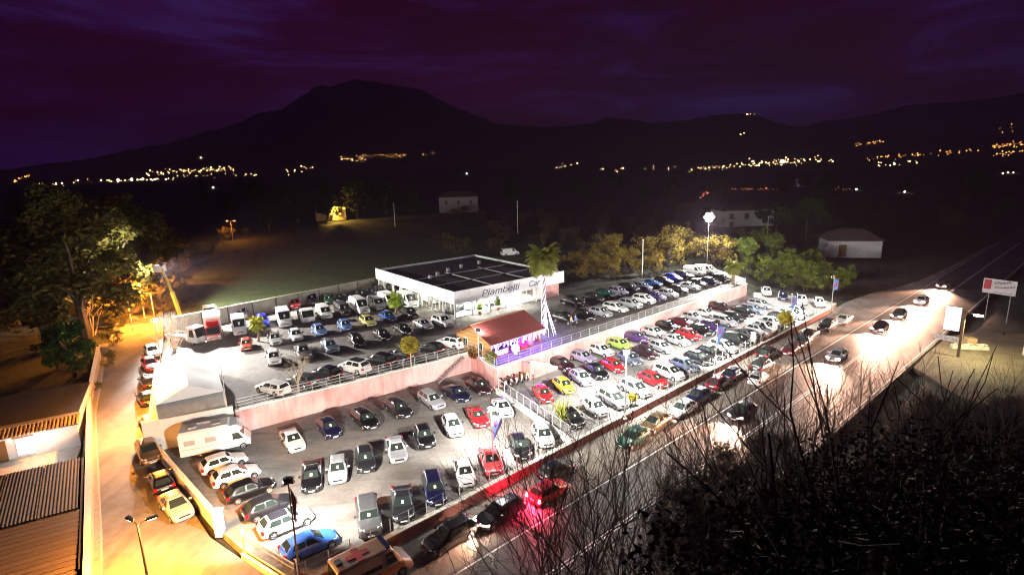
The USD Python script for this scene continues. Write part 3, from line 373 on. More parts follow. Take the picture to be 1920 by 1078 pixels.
('saloon_car', 'sedan', 'beige', np.float64(-28.1), np.float64(41.83), -0.13282025411789863, np.float64(-44.1), 'silver beige saloon, nearest of the cars parked along the orange-lit street', 'car', 'cars parked along the side street', 0),
('hatchback_car', 'hatch', 'black', np.float64(-31.6), np.float64(45.58), -0.08061633397408705, np.float64(130.8), 'black hatchback seen from behind between a beige saloon and a bronze car', 'car', 'cars parked along the side street', 0),
('sport_utility_car', 'suv', 'bronze', np.float64(-35.77), np.float64(50.65), -0.003015606162901349, np.float64(-49.2), 'bronze SUV with bright headlights parked in the side street below the motorhome', 'car', 'cars parked along the side street', 0),
('hatchback_car', 'hatch', 'beige', np.float64(-39.58), np.float64(57.13), 0.09693352769046826, np.float64(130.8), 'pale beige hatchback seen from behind, beside the foot of the tent', 'car', 'cars parked along the side street', 0),
('hatchback_car', 'hatch', 'black', np.float64(-43.4), np.float64(62.79), 0.5086694266398579, np.float64(130.8), 'black hatchback with red tail lamps beside the white tent in the street', 'car', 'cars parked along the side street', 0),
('hatchback_car', 'hatch', 'charcoal', np.float64(-45.89), np.float64(67.26), 0.8444629975089029, np.float64(130.8), 'dark car between the black hatchback and the red car in the street', 'car', 'cars parked along the side street', 0),
('hatchback_car', 'hatch', 'red', np.float64(-48.83), np.float64(72.48), 1.2517761149523619, np.float64(-49.2), 'red hatchback parked in the side street beside the tent roof', 'car', 'cars parked along the side street', 0),
('hatchback_car', 'hatch', 'white', np.float64(-51.17), np.float64(76.87), 1.6034319828405752, np.float64(-49.2), 'white hatchback farthest up the side street, beside the pale bare tree', 'car', 'cars parked along the side street', 0),
('platform_truck', 'truckcab', 'white', np.float64(-47.65), np.float64(79.64), 2.5, -20, 'white truck cab carrying the yellow work platform boom', 'truck', '', 0),
('delivery_van', 'van', 'white', np.float64(-0.32), np.float64(148.58), 2.5, 20, 'white van standing on the dark ground behind the showroom roof', 'van', '', 0),
('ambulance', 'ambulance', 'ambo', np.float64(-10.09), np.float64(33.7), -0.5, 38.0, 'ambulance with a red cross on its roof beside the lot wall', 'ambulance', '', 0),
('estate_car', 'wagon', 'black', np.float64(-5.12), np.float64(37.57), -0.5, 222.0, 'black estate car behind the ambulance on the dark road', 'car', 'cars parked or queuing along the road wall', 0),
('estate_car', 'wagonlit', 'black', np.float64(-1.4), np.float64(40.26), -0.5, 222.0, 'black estate car with lit headlights just behind another black estate', 'car', 'cars parked or queuing along the road wall', 0),
('hatchback_car', 'hatchbrake', 'red', np.float64(2.71), np.float64(43.05), -0.5, 42.0, 'red hatchback with glowing brake lamps on the road below the wall', 'car', 'cars parked or queuing along the road wall', 0),
('hatchback_car', 'hatch', 'charcoal', np.float64(3.71), np.float64(46.33), -0.5, 42.0, 'charcoal car squeezed between the red braking car and the road wall', 'car', 'cars parked or queuing along the road wall', 0),
('hatchback_car', 'hatch', 'darkgreen', np.float64(11.67), np.float64(51.94), -0.5, 222.0, 'dark green hatchback parked beyond the bare trees beside the wall', 'car', 'cars parked or queuing along the road wall', 0),
('hatchback_car', 'hatch', 'bronze', np.float64(14.69), np.float64(55.07), -0.5, 222.0, 'bronze hatchback parked behind the dark green one by the wall', 'car', 'cars parked or queuing along the road wall', 0),
('hatchback_car', 'hatch', 'silver', np.float64(18.42), np.float64(58.18), -0.5, 222.0, 'silver hatchback half hidden by twigs along the road wall', 'car', 'cars parked or queuing along the road wall', 0),
('hatchback_car', 'hatch', 'navy', np.float64(21.19), np.float64(61.33), -0.5, 222.0, 'navy hatchback just beyond the silver one hidden by twigs', 'car', 'cars parked or queuing along the road wall', 0),
('hatchback_car', 'hatch', 'maroon', np.float64(25.15), np.float64(65.3), -0.5, 42.0, 'dark maroon hatchback on the road before the white car', 'car', 'cars parked or queuing along the road wall', 0),
('hatchback_car', 'hatch', 'navy', np.float64(28.14), np.float64(68.2), -0.5, 42.0, 'navy hatchback close to the wall left of the white car', 'car', 'cars parked or queuing along the road wall', 0),
('hatchback_car', 'hatch', 'white', np.float64(30.42), np.float64(66.55), -0.5, 50.0, 'white hatchback with pink glow on its flank at the kerb', 'car', 'cars parked or queuing along the road wall', 0),
('sport_utility_car', 'suv', 'charcoal', np.float64(32.68), np.float64(70.52), -0.5, 42.0, 'charcoal SUV parked beside the sliding gate of the lot', 'car', 'cars parked or queuing along the road wall', 0),
('sport_utility_car', 'suv', 'black', np.float64(35.51), np.float64(75.21), -0.5, 42.0, 'black SUV tucked beside the brown gate of the right lot', 'car', 'cars parked or queuing along the road wall', 0),
('saloon_car', 'sedan', 'maroon', np.float64(39.58), np.float64(76.83), -0.5, 222.0, 'dark brown saloon just past the brown gate on the road side', 'car', 'cars parked or queuing along the road wall', 0),
('hatchback_car', 'hatch', 'grey', np.float64(42.54), np.float64(79.76), -0.5, 222.0, 'grey hatchback parked outside between two dark saloons at the wall', 'car', 'cars parked or queuing along the road wall', 0),
('saloon_car', 'sedan', 'black', np.float64(45.18), np.float64(82.96), -0.5, 222.0, 'black saloon parked outside the fence near its far end', 'car', 'cars parked or queuing along the road wall', 0),
('sport_utility_car', 'suv', 'black', np.float64(50.2), np.float64(87.06), -0.5, 222.0, 'black SUV parked outside just before the beige saloon', 'car', 'cars parked or queuing along the road wall', 0),
('saloon_car', 'sedan', 'beige', np.float64(54.9), np.float64(90.65), -0.5, 222.0, 'beige saloon at the far end of the cars parked on the road', 'car', 'cars parked or queuing along the road wall', 0),
('hatchback_car', 'hatchlit', 'charcoal', np.float64(24.62), np.float64(57.06), -0.5, 222.0, 'oncoming car with lit headlights nearest the dark trees', 'car', 'cars driving towards the viewer with lit headlights', 0),
('hatchback_car', 'hatchlit', 'silver', np.float64(44.22), np.float64(73.58), -0.5, 222.0, 'oncoming car with lit headlights alone in mid road', 'car', 'cars driving towards the viewer with lit headlights', 0),
('hatchback_car', 'hatchlit', 'black', np.float64(57.82), np.float64(85.77), -0.5, 222.0, 'oncoming car with lit headlights, last before the queue ends nearest us', 'car', 'cars driving towards the viewer with lit headlights', 0),
('hatchback_car', 'hatchlit', 'grey', np.float64(65.42), np.float64(92.61), -0.5, 222.0, 'oncoming car with lit headlights, second of the far queue', 'car', 'cars driving towards the viewer with lit headlights', 0),
('hatchback_car', 'hatchlit', 'white', np.float64(75.32), np.float64(101.24), -0.5, 222.0, 'oncoming car with lit headlights, third of the far queue', 'car', 'cars driving towards the viewer with lit headlights', 0),
('hatchback_car', 'hatchlit', 'charcoal', np.float64(87.94), np.float64(112.91), -0.5, 222.0, 'oncoming car with lit headlights farthest up the road', 'car', 'cars driving towards the viewer with lit headlights', 0),
]
POINTS = {'P1': (-15.08, 33.81, 0.0),
 'P2': (-2.12, 46.59, 0.0),
 'P3': (11.61, 55.67, 0.3),
 'P4': (25.19, 67.2, 0.3),
 'P5': (43.56, 85.86, 0.3),
 'P6': (56.01, 96.41, -0.3),
 'ball': (-12.74, 66.62, 2.5),
 'bare1': (-24.29, 59.94, 2.5),
 'bareW': (-47.41, 75.61, 2.4),
 'barn': (90.14, 149.97, 0.0),
 'board': (79.37, 89.81, -0.5),
 'boom': (-53.17, 88.2, 2.5),
 'cablamp': (-4.49, 69.46, 2.5),
 'flood': (44.13, 126.27, 2.5),
 'gatebush': (4.59, 54.23, 0.3),
 'lampS': (-37.86, 56.67, 0.1),
 'lampT': (-79.52, 125.4, 2.3),
 'leftpole': (-58.31, 89.66, 2.2),
 'leftpole2': (-59.47, 91.0, 2.2),
 'palm': (4.46, 78.93, 2.5),
 'palm2': (-37.03, 79.18, 2.5),
 'palm3': (-19.57, 91.96, 2.5),
 'palm4': (43.43, 109.36, 2.5),
 'palmbush': (56.87, 123.37, 0.3),
 'person1': (8.76, 82.29, 2.5),
 'person2': (9.43, 82.5, 2.5),
 'pole1203': (27.3, 116.53, 2.4),
 'pole1438': (72.75, 160.3, 1.5),
 'pole740': (-45.8, 226.33, 2.2),
 'pole970': (2.5, 195.11, 2.2),
 'poleF': (-96.91, 197.96, 2.2),
 'spiky': (4.98, 55.43, 0.3),
 'tentlamp': (-46.69, 71.59, 1.7),
 'tentpole': (-31.32, 56.57, 2.5),
 'totem': (60.34, 73.37, -0.4),
 'twin': (-25.62, 33.96, -0.1),
 'vangate': (35.74, 76.22, -0.5),
 'villa': (-25.08, 285.43, 2.2),
 'whitehouse': (82.84, 203.51, 1.5),
 'ybush': (41.85, 84.03, 0.3),
 'ybush2': (12.95, 58.23, 0.3),
 'yhouse': (-81.73, 261.54, 2.2)}
